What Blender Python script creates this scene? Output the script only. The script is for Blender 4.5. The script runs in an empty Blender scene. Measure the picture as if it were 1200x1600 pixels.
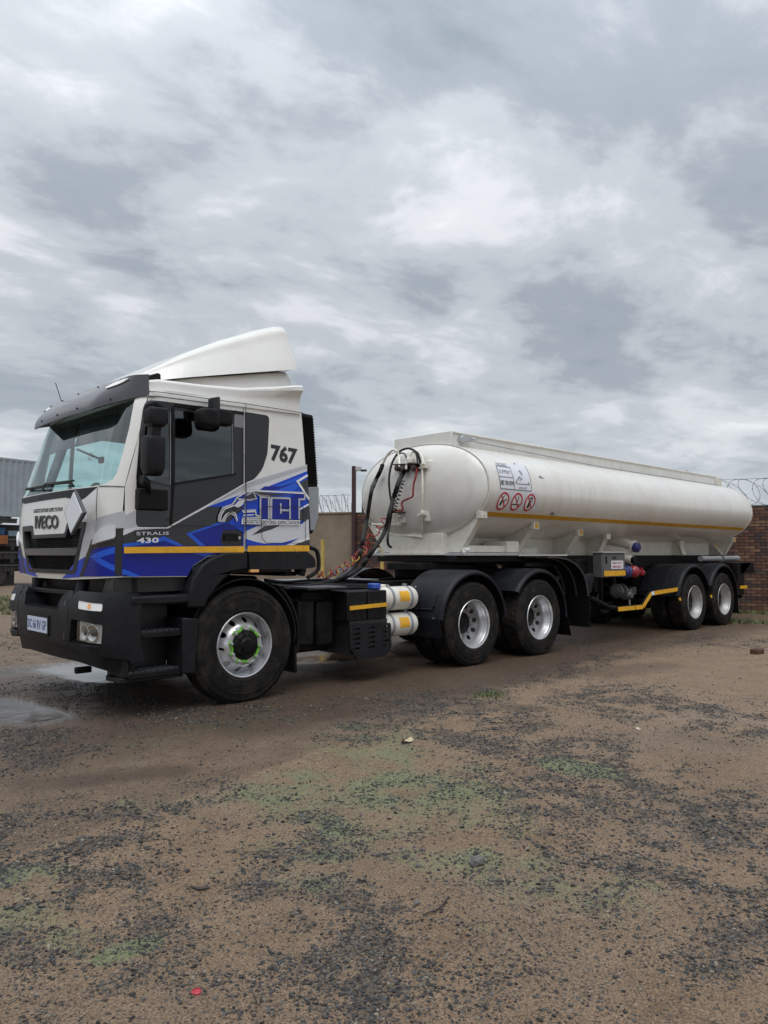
import bpy, bmesh, math, random
import numpy as np
from mathutils import Vector, Matrix, noise, geometry
random.seed(7)
SC = bpy.context.scene
# ------------------------------------------------------------------ camera
cam_d = bpy.data.cameras.new('camera'); cam = bpy.data.objects.new('camera', cam_d); SC.collection.objects.link(cam)
cam.location = (-3.9353, -5.9602, 1.3748)
YAW, PITCH = math.radians(43.736), math.radians(3.231)
cam.rotation_euler = Vector((math.sin(YAW) * math.cos(PITCH), math.cos(YAW) * math.cos(PITCH), math.sin(PITCH))).to_track_quat('-Z', 'Y').to_euler()
cam_d.sensor_fit = 'VERTICAL'; cam_d.sensor_height = 24; cam_d.lens = 24 * 1167.87 / 1600; cam_d.clip_end = 3000; cam_d.clip_start = .05
SC.camera = cam
# ------------------------------------------------------------------ sky: sky texture behind a procedural overcast
world = bpy.data.worlds.new('World'); SC.world = world; world.use_nodes = True
SUN_EL, SUN_AZ = math.radians(66), math.radians(222)      # azimuth clockwise from +Y
class NT:
    def __init__(s, tree): s.t = tree; s.t.nodes.clear()
    def n(s, kind, **kw):
        o = s.t.nodes.new(kind)
        for k, v in kw.items():
            if k.startswith('i_'): o.inputs[k[2:].replace('_', ' ')].default_value = v
            elif k.startswith('n_'): o.inputs[int(k[2:])].default_value = v
            else: setattr(o, k, v)
        return o
    def l(s, a, b): s.t.links.new(a, b)
    def math(s, op, a, b=None, clamp=False):
        o = s.n('ShaderNodeMath', operation=op, use_clamp=clamp)
        for i, v in enumerate((a, b)):
            if v is None: continue
            if isinstance(v, (int, float)): o.inputs[i].default_value = v
            else: s.l(v, o.inputs[i])
        return o.outputs[0]
    def ramp(s, fac, stops, interp='LINEAR'):
        o = s.n('ShaderNodeValToRGB'); r = o.color_ramp; r.interpolation = interp
        while len(r.elements) < len(stops): r.elements.new(.5)
        for e, (p, c) in zip(r.elements, stops):
            e.position = p; e.color = (c, c, c, 1) if isinstance(c, (int, float)) else (*c, 1)
        s.l(fac, o.inputs[0]); return o.outputs[0]
    def noise(s, vec, scale, detail=4, rough=.55, dist=0):
        o = s.n('ShaderNodeTexNoise', i_Scale=scale, i_Detail=detail, i_Roughness=rough, i_Distortion=dist)
        if vec is not None: s.l(vec, o.inputs['Vector'])
        return o.outputs['Fac']
    def mix(s, fac, a, b, blend='MIX'):
        o = s.n('ShaderNodeMix', data_type='RGBA', blend_type=blend)
        for sock, v in ((o.inputs[0], fac), (o.inputs[6], a), (o.inputs[7], b)):
            if isinstance(v, (int, float)): sock.default_value = v
            elif isinstance(v, tuple): sock.default_value = (*v, 1)
            else: s.l(v, sock)
        return o.outputs[2]
def build_sky():
    k = NT(world.node_tree)
    out = k.n('ShaderNodeOutputWorld'); bg1 = k.n('ShaderNodeBackground'); bg1.inputs[1].default_value = .1
    sky = k.n('ShaderNodeTexSky', sky_type='NISHITA', sun_disc=False, sun_elevation=SUN_EL, sun_rotation=SUN_AZ, air_density=1.0, dust_density=2.0)
    k.l(sky.outputs[0], bg1.inputs[0])
    tc = k.n('ShaderNodeTexCoord'); sep = k.n('ShaderNodeSeparateXYZ'); k.l(tc.outputs['Generated'], sep.inputs[0])
    zz = k.math('ADD', k.math('MAXIMUM', sep.outputs[2], 0.0), .16)
    cx, cy = k.math('DIVIDE', sep.outputs[0], zz), k.math('DIVIDE', sep.outputs[1], zz)
    comb = k.n('ShaderNodeCombineXYZ'); k.l(cx, comb.inputs[0]); k.l(cy, comb.inputs[1])
    mp = k.n('ShaderNodeMapping'); mp.inputs['Location'].default_value = (1.6, 13.4, 0); mp.inputs['Rotation'].default_value = (0, 0, .5); mp.inputs['Scale'].default_value = (.85, 1.1, 1)
    k.l(comb.outputs[0], mp.inputs[0]); v = mp.outputs[0]
    big = k.noise(v, .55, 2, .5, .3); mid = k.noise(v, 1.5, 7, .56, .35); fine = k.noise(v, 5.0, 6, .6, .4)
    f = k.math('ADD', k.math('ADD', k.math('MULTIPLY', big, .36), k.math('MULTIPLY', mid, .48)), k.math('MULTIPLY', fine, .16))
    col = k.ramp(f, [(.37, (.25, .2865, .330)), (.455, (.335, .372, .415)), (.52, (.495, .528, .567)), (.58, (.69, .71, .742)), (.65, (.86, .88, .90))], 'EASE')
    # an overcast sky brightens overhead (rise steepened high up, added to keep the ambient light); paler just above the horizon
    zen = k.math('ADD', .81, k.math('MULTIPLY', k.math('POWER', k.math('MAXIMUM', sep.outputs[2], 0.0), 3.2), 2.3))
    hor = k.ramp(sep.outputs[2], [(0.0, .55), (.12, .25), (.28, 0.0)]); hor = k.math('MAXIMUM', hor, k.math('LESS_THAN', sep.outputs[2], -.004))
    col = k.mix(hor, col, (.62, .665, .71))
    bg2 = k.n('ShaderNodeBackground'); k.l(col, bg2.inputs[0]); k.l(zen, bg2.inputs[1])
    ms = k.n('ShaderNodeMixShader'); ms.inputs[0].default_value = .93
    k.l(bg1.outputs[0], ms.inputs[1]); k.l(bg2.outputs[0], ms.inputs[2]); k.l(ms.outputs[0], out.inputs[0])
build_sky()
# ------------------------------------------------------------------ sun behind the cloud, exposure
sun_d = bpy.data.lights.new('sun', 'SUN'); sun_d.energy = 1.0; sun_d.angle = math.radians(50); sun_d.color = (1, .975, .94)
sun = bpy.data.objects.new('sun', sun_d); SC.collection.objects.link(sun)
sd = Vector((math.sin(SUN_AZ) * math.cos(SUN_EL), math.cos(SUN_AZ) * math.cos(SUN_EL), math.sin(SUN_EL)))
sun.rotation_euler = sd.to_track_quat('Z', 'Y').to_euler()
SC.view_settings.view_transform = 'Standard'; SC.view_settings.look = 'None'; SC.view_settings.gamma = 1; SC.view_settings.use_curve_mapping = False
SC.view_settings.exposure = 0.40
SC.render.engine = 'CYCLES'; SC.cycles.max_bounces = 8; SC.cycles.transparent_max_bounces = 12
# ---- shape of the cab skin: P(u, z); u is the arc length round the plan outline from the middle of the front ----
def lerp_tab(tab, z):
    if z <= tab[0][0]: return tab[0][1]
    for (a, va), (b, vb) in zip(tab, tab[1:]):
        if z <= b:
            t = (z - a) / (b - a); return va + (vb - va) * t
    return tab[-1][1]
class Shell:
    def __init__(s, xf, w, yc, bow, rx, ry, length):
        s.xf, s.w, s.yc = xf, w, yc
        w0 = w(0); t0 = 1 - ry / w0; pts = []
        n = 160
        for i in range(n + 1):
            if i <= n // 2: t = t0 * i / (n // 2); c = 0
            else:
                a = (i - n // 2) / (n // 2) * math.pi / 2
                t = t0 + (1 - t0) * math.sin(a); c = rx * (1 - math.cos(a))
            pts.append((t, bow * t * t + c))
        pts.append((1.0, pts[-1][1] + length))
        s.U = [0.0]
        for a, b in zip(pts, pts[1:]): s.U.append(s.U[-1] + math.hypot((b[0] - a[0]) * w0, b[1] - a[1]))
        s.pts = pts
    def _at(s, u):
        u = abs(u); U = s.U
        if u >= U[-1]: k = len(U) - 2
        else:
            lo, hi = 0, len(U) - 1
            while hi - lo > 1:
                m = (lo + hi) // 2
                if U[m] <= u: lo = m
                else: hi = m
            k = lo
        f = (u - U[k]) / (U[k + 1] - U[k]); a, b = s.pts[k], s.pts[k + 1]
        return a[0] + (b[0] - a[0]) * f, a[1] + (b[1] - a[1]) * f
    def P(s, u, z):
        t, dx = s._at(u)
        return (s.xf(z) + dx, s.yc - s.w(z) * t * (1 if u >= 0 else -1), z)
    def N(s, u, z):
        e = 2e-3; a, b = s.P(u - e, z), s.P(u + e, z); c, d = s.P(u, z - e), s.P(u, z + e)
        p = [b[i] - a[i] for i in range(3)]; q = [d[i] - c[i] for i in range(3)]
        n = (p[1]*q[2]-p[2]*q[1], p[2]*q[0]-p[0]*q[2], p[0]*q[1]-p[1]*q[0]); l = math.sqrt(sum(k*k for k in n))
        n = [k / l for k in n]
        return n if (n[0] * -1 + n[1] * (-1 if u > 0 else 1)) > 0 else [-k for k in n]
    def ux(s, x, z):      # arc position on the near side from x
        dx = x - s.xf(z)
        for k in range(len(s.U) - 1):
            if s.pts[k + 1][1] >= dx:
                f = (dx - s.pts[k][1]) / (s.pts[k + 1][1] - s.pts[k][1] + 1e-9); return s.U[k] + (s.U[k + 1] - s.U[k]) * f
        return s.U[-1] + dx - s.pts[-1][1]
    def uy(s, y, z):
        t = (s.yc - y) / s.w(z); sg = 1 if t >= 0 else -1; t = min(abs(t), .99999)
        for k in range(len(s.U) - 1):
            if s.pts[k + 1][0] >= t:
                f = (t - s.pts[k][0]) / (s.pts[k + 1][0] - s.pts[k][0] + 1e-9); return sg * (s.U[k] + (s.U[k + 1] - s.U[k]) * f)
    def xz(s, u, z): return s.P(u, z)[0]
CAB = Shell(lambda z: lerp_tab([(1.0, -1.34), (1.25, -1.365), (1.5, -1.38), (1.75, -1.375), (1.95, -1.355), (2.1, -1.315), (2.4, -1.225), (2.7, -1.135), (2.9, -1.05)], z),
            lambda z: 1.18 - .055 * max(0, min(1, (z - 1.95) / .9)) ** 1.4, 1.25, .08, .25, .24, 1.75)
BUMPER = Shell(lambda z: lerp_tab([(.3, -1.36), (.5, -1.40), (.62, -1.435), (.9, -1.44), (1.0, -1.42), (1.06, -1.38)], z), lambda z: 1.235, 1.25, .07, .27, .3, .6)
TC, TA = 2.22, 1.225       # tank: height of its widest line, half width
def tank_y(z):              # near-side surface of the tank at height z
    h, n = (.69, 2.25) if z > TC else (.65, 1.95)
    return 1.25 - TA * max(0.0, 1 - min(1, abs(z - TC) / h) ** n) ** (1 / n)

# ------------------------------------------------------------------ materials
MATS = {}
def mat(name, col, rough=.5, metal=0., coat=0., var=0., vscale=6., bump=0., bscale=60., dirt=None, spec=.5, rvar=0., streak=0.):
    """procedural paint / plastic / metal: base colour with a little drift, optional grime colour, fine relief"""
    if name in MATS: return MATS[name]
    m = bpy.data.materials.new(name); m.use_nodes = True; MATS[name] = m; k = NT(m.node_tree)
    out = k.n('ShaderNodeOutputMaterial'); b = k.n('ShaderNodeBsdfPrincipled'); k.l(b.outputs[0], out.inputs[0])
    b.inputs['Roughness'].default_value = rough; b.inputs['Metallic'].default_value = metal; b.inputs['Coat Weight'].default_value = coat
    b.inputs['Coat Roughness'].default_value = .06; b.inputs['Specular IOR Level'].default_value = spec
    tc = k.n('ShaderNodeTexCoord').outputs['Object']
    c = (*col, 1); b.inputs['Base Color'].default_value = c; cur = None
    if var:
        n = k.noise(tc, vscale, 6, .6)
        cur = k.mix(k.ramp(n, [(.3, 0.), (.7, 1.)]), tuple(max(0, x * (1 - var)) for x in col), tuple(min(1, x * (1 + var)) for x in col))
    if dirt:
        dc, amt, ds = dirt
        n = k.noise(tc, ds, 8, .68, .4)
        f = k.ramp(n, [(.46, 0.), (.72, amt)])
        if streak:      # rain streaks: grime drawn out down the flank
            mpn = k.n('ShaderNodeMapping'); mpn.inputs['Scale'].default_value = (5.5, .6, .55); k.l(tc, mpn.inputs[0])
            f = k.math('MAXIMUM', f, k.math('MULTIPLY', k.ramp(k.noise(mpn.outputs[0], 2.2, 6, .6, .15), [(.50, 0.), (.74, 1.)]), streak * .55))
        cur = k.mix(f, cur if cur is not None else tuple(col), tuple(dc))
        rr = k.math('ADD', k.math('MULTIPLY', f, .35), rough, True); k.l(rr, b.inputs['Roughness'])
    elif rvar:
        k.l(k.math('ADD', k.math('MULTIPLY', k.math('SUBTRACT', k.noise(tc, vscale * 1.7, 5, .6), .5), rvar), rough, True), b.inputs['Roughness'])
    if cur is not None: k.l(cur, b.inputs['Base Color'])
    if bump:
        bp = k.n('ShaderNodeBump', i_Strength=bump, i_Distance=.01); k.l(k.noise(tc, bscale, 5, .6), bp.inputs['Height']); k.l(bp.outputs[0], b.inputs['Normal'])
    return m
def glass_mat(name, tint, rough=.0, alpha_tint=None):
    """thin tinted pane: mostly clear with a mirror-like reflection at grazing angles"""
    m = bpy.data.materials.new(name); m.use_nodes = True; MATS[name] = m; k = NT(m.node_tree)
    out = k.n('ShaderNodeOutputMaterial'); tr = k.n('ShaderNodeBsdfTransparent'); tr.inputs[0].default_value = (*tint, 1)
    gl = k.n('ShaderNodeBsdfGlossy'); gl.inputs['Roughness'].default_value = rough; gl.inputs[0].default_value = (.95, 1, 1, 1)
    fr = k.n('ShaderNodeFresnel', i_IOR=1.75); ms = k.n('ShaderNodeMixShader')
    bf = k.n('ShaderNodeNewGeometry').outputs['Backfacing']; k.l(k.math('MULTIPLY', k.math('ADD', fr.outputs[0], .03), k.math('SUBTRACT', 1.0, bf), True), ms.inputs[0]); k.l(tr.outputs[0], ms.inputs[1]); k.l(gl.outputs[0], ms.inputs[2]); k.l(ms.outputs[0], out.inputs[0])
    return m
mat('white_paint', (.72, .71, .675), .28, coat=.6, dirt=((.45, .40, .33), .22, 3.0))
mat('tank_paint', (.72, .705, .66), .30, coat=.35, dirt=((.40, .35, .28), .34, 1.6), streak=.6, bump=.35, bscale=1.3)
mat('cream_steel', (.70, .68, .61), .45, dirt=((.33, .25, .17), .35, 5.0))
mat('black_plastic', (.009, .009, .0105), .48, spec=.16, var=.25, vscale=9, bump=.06, bscale=350, dirt=((.045, .040, .034), .3, 4.0))
mat('dark_plastic', (.014, .0145, .017), .42, spec=.16, var=.2, vscale=8, dirt=((.05, .046, .042), .22, 5.0))
mat('frame_plastic', (.028, .028, .031), .42, var=.2, vscale=8, spec=.3)
mat('visor_plastic', (.075, .075, .088), .22, coat=.2, rvar=.15)
mat('gloss_black', (.012, .012, .014), .10, coat=.4)
mat('satin_black', (.010, .010, .0115), .3, coat=.2, rvar=.1)
mat('chassis_black', (.006, .006, .0065), .45, spec=.16, dirt=((.04, .034, .028), .5, 7.0))
mat('fender_black', (.012, .0135, .018), .34, spec=.16, bump=.05, bscale=120, dirt=((.05, .047, .043), .28, 4.0))
mat('rubber', (.0105, .010, .010), .72, spec=.16, var=.25, vscale=14, bump=.12, bscale=90, dirt=((.075, .058, .042), .6, 5.0))
mat('rubber_black', (.008, .008, .008), .55, spec=.16, var=.3, vscale=20)
mat('hose_black', (.011, .010, .010), .5, spec=.25, var=.4, vscale=30, bump=.2, bscale=120)
mat('silver', (.62, .62, .63), .33, metal=.75, dirt=((.25, .22, .19), .45, 9.0))
mat('rim_silver', (.66, .66, .68), .30, metal=.7, dirt=((.24, .21, .18), .4, 9.0))
mat('rim_white', (.46, .455, .45), .40, metal=.4, dirt=((.25, .21, .18), .5, 8.0))
mat('bright_silver', (.80, .80, .82), .25, metal=.6)
mat('grey_steel', (.32, .34, .37), .4, metal=.4, dirt=((.15, .13, .11), .4, 6.0))
mat('galv', (.50, .52, .54), .42, metal=.5, dirt=((.28, .26, .24), .4, 9.0))
mat('chequer', (.30, .30, .32), .38, metal=.7, dirt=((.08, .07, .06), .6, 9.0))
mat('vinyl_blue', (.004, .052, .50), .3, spec=.35, coat=.15, var=.06)
mat('vinyl_darkblue', (.004, .014, .25), .3, spec=.35, coat=.15, var=.08)
mat('vinyl_midblue', (.016, .10, .62), .3, spec=.35, coat=.15)
mat('vinyl_grey', (.42, .43, .46), .3, coat=.4)
mat('vinyl_lightgrey', (.60, .61, .65), .3, coat=.4)
mat('vinyl_black', (.016, .016, .018), .26, coat=.4)
mat('vinyl_white', (.78, .78, .80), .3, coat=.3)
mat('vinyl_silver', (.50, .50, .51), .3, metal=.3)
mat('reflective_yellow', (.78, .40, .018), .38, var=.10, vscale=16, dirt=((.30, .18, .05), .35, 9.0))
mat('tape_yellow', (.62, .33, .012), .42, var=.08, vscale=6, dirt=((.24, .14, .04), .45, 5.0))
mat('print_black', (.02, .02, .022), .4)
mat('print_grey', (.20, .20, .21), .5)
mat('print_red', (.50, .016, .035), .4)
mat('print_darkred', (.35, .03, .05), .4)
mat('sticker_white', (.78, .78, .80), .4)
mat('sticker_pale', (.66, .67, .72), .4)
mat('plate_blue', (.56, .63, .78), .35)
mat('plate_ink', (.05, .08, .20), .4)
mat('amber', (.75, .25, .03), .2, coat=.5)
mat('amber_lamp', (.85, .42, .16), .2, coat=.6)
mat('lamp_clear', (.80, .80, .77), .18, coat=.8)
mat('cabinet_steel', (.15, .155, .16), .4, metal=.4, dirt=((.06, .05, .045), .5, 6.0))
mat('rib_grey', (.055, .055, .058), .5)
mat('disc_grey', (.30, .30, .31), .42, metal=.45, dirt=((.10, .085, .07), .6, 9.0))
mat('disc_dark', (.035, .033, .032), .5, metal=.3, dirt=((.05, .04, .035), .6, 9.0))
mat('coupling_brown', (.055, .038, .028), .6, var=.4, vscale=20)
mat('plate_cream', (.70, .69, .64), .4)
mat('lamp_chrome', (.75, .76, .74), .12, metal=1.0)
mat('lamp_dark', (.05, .05, .05), .2)
mat('green_plastic', (.16, .52, .03), .45)
mat('blue_cap', (.03, .09, .42), .4)
mat('blue_valve', (.03, .035, .16), .35, coat=.3)
mat('red_valve', (.27, .016, .025), .35, coat=.3)
mat('red_hose', (.30, .014, .02), .4)
mat('yellow_hose', (.42, .27, .045), .4)
mat('pipe_cream', (.78, .75, .66), .4, dirt=((.16, .11, .07), .55, 14.0))
mat('rust', (.17, .08, .045), .8, var=.4, vscale=20)
mat('seat_cloth', (.05, .05, .055), .9)
mat('interior', (.22, .22, .23), .7)
mat('interior_dark', (.03, .03, .033), .7)
mat('interior_cloth', (.16, .15, .15), .9)
mat('placard_face', (.72, .75, .80), .35)
mat('placard_edge', (.07, .075, .08), .4)
glass_mat('windscreen_glass', (.84, .95, .94)); glass_mat('side_glass', (.16, .20, .215)); glass_mat('clear_glass', (.86, .97, .96)); glass_mat('lamp_glass', (.9, .9, .9))
# ------------------------------------------------------------------ object helpers
def link(o, parent=None):
    SC.collection.objects.link(o)
    if parent is not None: o.parent = parent
    return o
def thing(name, label, cat, loc=(0, 0, 0), group=None):
    o = bpy.data.objects.new(name, None); o.empty_display_size = .2; link(o); o.location = loc; o['label'] = label; o['category'] = cat
    if group: o['group'] = group
    return o
def tag(o, label=None, cat=None, group=None, kind=None):
    for k, v in (('label', label), ('category', cat), ('group', group), ('kind', kind)):
        if v: o[k] = v
    return o
def world_loc(o):
    v = Vector((0, 0, 0))
    while o is not None: v += o.location; o = o.parent
    return v
class MB:
    """collects shapes in world coordinates; build() links them as ONE mesh object"""
    def __init__(s): s.v = []; s.f = []; s.m = []; s.cur = 0
    def add(s, vs, fs):
        b = len(s.v); s.v += [tuple(p) for p in vs]; s.f += [tuple(i + b for i in f) for f in fs]; s.m += [s.cur] * len(fs); return s
    def box(s, x0, x1, y0, y1, z0, z1):
        return s.add([(x, y, z) for x in (x0, x1) for y in (y0, y1) for z in (z0, z1)], [(0, 1, 3, 2), (4, 6, 7, 5), (0, 4, 5, 1), (2, 3, 7, 6), (0, 2, 6, 4), (1, 5, 7, 3)])
    def hexa(s, bot, top):
        return s.add(list(bot) + list(top), [(3, 2, 1, 0), (4, 5, 6, 7)] + [(i, (i + 1) % 4, 4 + (i + 1) % 4, 4 + i) for i in range(4)])
    def cyl(s, a, b, r, n=20, r2=None, caps=True):
        a, b = Vector(a), Vector(b); d = (b - a).normalized(); r2 = r if r2 is None else r2
        p = d.orthogonal().normalized(); q = d.cross(p)
        vs = [c + (p * math.cos(t) + q * math.sin(t)) * rr for c, rr in ((a, r), (b, r2)) for t in [2 * math.pi * i / n for i in range(n)]]
        fs = [(i, (i + 1) % n, n + (i + 1) % n, n + i) for i in range(n)]
        if caps: fs += [tuple(range(n))[::-1], tuple(range(n, 2 * n))]
        return s.add(vs, fs)
    def tube(s, path, r, n=8, caps=True):
        path = [Vector(p) for p in path]; vs = []; fs = []; ref = None
        for i, p in enumerate(path):
            d = (path[min(i + 1, len(path) - 1)] - path[max(i - 1, 0)]).normalized()
            if ref is None: ref = d.orthogonal().normalized()
            ref = (ref - d * ref.dot(d)); ref = ref.normalized() if ref.length > 1e-6 else d.orthogonal().normalized()
            q = d.cross(ref); rr = r[i] if isinstance(r, (list, tuple)) else r
            vs += [p + (ref * math.cos(t) + q * math.sin(t)) * rr for t in [2 * math.pi * j / n for j in range(n)]]
        for i in range(len(path) - 1):
            fs += [(i * n + j, i * n + (j + 1) % n, (i + 1) * n + (j + 1) % n, (i + 1) * n + j) for j in range(n)]
        if caps: fs += [tuple(range(n))[::-1], tuple(range((len(path) - 1) * n, len(path) * n))]
        return s.add(vs, fs)
    def lathe(s, prof, c, n=48, closed=False, a0=0., a1=2 * math.pi):
        """prof: (radius, y offset) pairs turned about the Y axis through c=(x,y,z)"""
        full = abs(a1 - a0 - 2 * math.pi) < 1e-6; m = len(prof); k = n if full else n + 1; vs = []
        for i in range(k):
            t = a0 + (a1 - a0) * i / n
            vs += [(c[0] + r * math.cos(t), c[1] + o, c[2] + r * math.sin(t)) for r, o in prof]
        fs = []
        for i in range(n):
            i2 = (i + 1) % k
            for j in range(m if closed else m - 1):
                j2 = (j + 1) % m; fs.append((i * m + j, i * m + j2, i2 * m + j2, i2 * m + j))
        if closed and not full: fs += [tuple(range(m)), tuple(range(n * m, n * m + m))[::-1]]
        return s.add(vs, fs)
    def prism(s, poly, axis, a, b):
        """polygon in the plane across `axis` ('x','y','z'), pushed from a to b"""
        def p3(p, t): return {'x': (t, p[0], p[1]), 'y': (p[0], t, p[1]), 'z': (p[0], p[1], t)}[axis]
        n = len(poly); vs = [p3(p, a) for p in poly] + [p3(p, b) for p in poly]
        fs = [(i, (i + 1) % n, n + (i + 1) % n, n + i) for i in range(n)]
        tri = geometry.tessellate_polygon([[Vector((p[0], p[1], 0)) for p in poly]])
        fs += [tuple(t) for t in tri] + [tuple(n + i for i in t[::-1]) for t in tri]
        return s.add(vs, fs)
    def loft(s, rings, caps=True, closed=True):
        n = len(rings[0]); vs = [p for r in rings for p in r]; fs = []
        for i in range(len(rings) - 1):
            for j in range(n if closed else n - 1):
                j2 = (j + 1) % n; fs.append((i * n + j, i * n + j2, (i + 1) * n + j2, (i + 1) * n + j))
        if caps: fs += [tuple(range(n))[::-1], tuple(range((len(rings) - 1) * n, len(rings) * n))]
        return s.add(vs, fs)
    def sheet(s, fn, us, ws, thick):
        """thin curved sheet fn(u, w, offset) with real thickness"""
        nu, nw = len(us), len(ws)
        vs = [fn(u, w, 0) for u in us for w in ws] + [fn(u, w, thick) for u in us for w in ws]; N = nu * nw; fs = []
        for i in range(nu - 1):
            for j in range(nw - 1):
                a = i * nw + j; q = (a, a + 1, a + nw + 1, a + nw); fs += [q, tuple(N + k for k in q[::-1])]
        for i in range(nu - 1):
            for j in (0, nw - 1): a = i * nw + j; fs.append((a, a + nw, N + a + nw, N + a))
        for j in range(nw - 1):
            for i in (0, nu - 1): a = i * nw + j; fs.append((a, a + 1, N + a + 1, N + a))
        return s.add(vs, fs)
    def build(s, name, m, parent=None, bevel=0., sharp=35, seg=2, smooth=True, label=None):
        me = bpy.data.meshes.new(name); off = world_loc(parent)
        me.from_pydata([(p[0] - off.x, p[1] - off.y, p[2] - off.z) for p in s.v], [], s.f)
        bm = bmesh.new(); bm.from_mesh(me); bmesh.ops.remove_doubles(bm, verts=bm.verts, dist=1e-5); bmesh.ops.recalc_face_normals(bm, faces=bm.faces); bm.to_mesh(me); bm.free()
        for x in (m if isinstance(m, (list, tuple)) else [m]): me.materials.append(MATS[x])
        if smooth:
            me.polygons.foreach_set('use_smooth', [True] * len(me.polygons)); me.set_sharp_from_angle(angle=math.radians(sharp))
        o = link(bpy.data.objects.new(name, me), parent)
        if bevel:
            b = o.modifiers.new('bevel', 'BEVEL'); b.width = bevel; b.segments = seg; b.limit_method = 'ANGLE'; b.angle_limit = math.radians(40); b.harden_normals = False
        if label: o['label'] = label
        return o
def spline(pts, n=8):
    """Catmull-Rom through pts"""
    P = [Vector(p) for p in pts]; P = [P[0] * 2 - P[1]] + P + [P[-1] * 2 - P[-2]]; out = []
    for i in range(1, len(P) - 2):
        for k in range(n):
            t = k / n; a, b, c, d = P[i - 1], P[i], P[i + 1], P[i + 2]
            out.append(.5 * ((2 * b) + (c - a) * t + (2 * a - 5 * b + 4 * c - d) * t * t + (3 * b - a - 3 * c + d) * t ** 3))
    out.append(P[-2]); return out
def inside(p, poly):
    x, y = p; r = False; n = len(poly)
    for i in range(n):
        (x1, y1), (x2, y2) = poly[i], poly[i - 1]
        if (y1 > y) != (y2 > y) and x < (x2 - x1) * (y - y1) / (y2 - y1) + x1: r = not r
    return r
def densify(poly, step):
    out = []
    for i in range(len(poly)):
        a, b = poly[i], poly[(i + 1) % len(poly)]; n = max(1, int(math.ceil(math.hypot(b[0] - a[0], b[1] - a[1]) / step)))
        out += [(a[0] + (b[0] - a[0]) * k / n, a[1] + (b[1] - a[1]) * k / n) for k in range(n)]
    return out
def rounded(poly, r, n=5):
    """polygon with its corners rounded by radius r (number or list)"""
    out = []; N = len(poly)
    for i in range(N):
        p, a, b = Vector(poly[i]), Vector(poly[i - 1]), Vector(poly[(i + 1) % N]); rr = r[i] if isinstance(r, (list, tuple)) else r
        if rr <= 0: out.append(tuple(p)); continue
        da, db = (a - p), (b - p); t = min(rr, da.length * .48, db.length * .48); s, e = p + da.normalized() * t, p + db.normalized() * t
        for k in range(n + 1):
            u = k / n; q = s * (1 - u) ** 2 + p * 2 * u * (1 - u) + e * u * u; out.append((q.x, q.y))
    return out
def patch(mb, poly, fn, holes=(), step=.07, off=0., thick=.01):
    """polygon in surface coordinates laid on the surface fn(a, b, offset), with thickness below it"""
    loops = [densify(poly, step)] + [densify(h, step) for h in holes]; vs = []; es = []
    for L in loops:
        b = len(vs); vs += L; es += [(b + i, b + (i + 1) % len(L)) for i in range(len(L))]
    xs = [p[0] for p in loops[0]]; ys = [p[1] for p in loops[0]]; bd = [Vector(p) for p in vs]
    a = min(xs) + step * .5
    while a < max(xs):
        c = min(ys) + step * .5
        while c < max(ys):
            if inside((a, c), loops[0]) and not any(inside((a, c), h) for h in loops[1:]):
                if all((q[0] - a) ** 2 + (q[1] - c) ** 2 > (.4 * step) ** 2 for q in bd): vs.append((a, c))
            c += step
        a += step
    V, E, F, *_ = geometry.delaunay_2d_cdt([Vector(p) for p in vs], es, [], 0, 1e-6)
    keep = []
    for f in F:
        g = (sum(V[i][0] for i in f) / len(f), sum(V[i][1] for i in f) / len(f))
        if inside(g, loops[0]) and not any(inside(g, h) for h in loops[1:]): keep.append(tuple(f))
    n = len(V); pts = [fn(v[0], v[1], off) for v in V] + [fn(v[0], v[1], off - thick) for v in V]
    cnt = {}
    for f in keep:
        for i in range(len(f)): e = (f[i], f[(i + 1) % len(f)]); cnt[tuple(sorted(e))] = None if tuple(sorted(e)) in cnt else e
    fs = keep + [tuple(n + i for i in f[::-1]) for f in keep] + [(e[1], e[0], n + e[0], n + e[1]) for e in cnt.values() if e]
    mb.add(pts, fs); return mb
def clip_x(poly, x0, keep_less):
    out = []
    for i in range(len(poly)):
        a, b = poly[i - 1], poly[i]; ia = (a[0] < x0) == keep_less; ib = (b[0] < x0) == keep_less
        if ia != ib: t = (x0 - a[0]) / (b[0] - a[0]); out.append((x0, a[1] + (b[1] - a[1]) * t))
        if ib: out.append(b)
    return out
def stroke(path, w, closed=False):
    """outline polygon of a line of width w (open path)"""
    P = [Vector(p) for p in path]; L = []; R = []
    for i, p in enumerate(P):
        a = (p - P[i - 1]).normalized() if i > 0 else None; b = (P[i + 1] - p).normalized() if i < len(P) - 1 else None
        d = ((a + b) if a and b else (a or b)).normalized(); nrm = Vector((-d.y, d.x)); k = 1 / max(.5, abs(nrm.dot(Vector((-(a or b).y, (a or b).x)))))
        L.append(tuple(p + nrm * w / 2 * k)); R.append(tuple(p - nrm * w / 2 * k))
    return L + R[::-1]
TEXTS = {}
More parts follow.
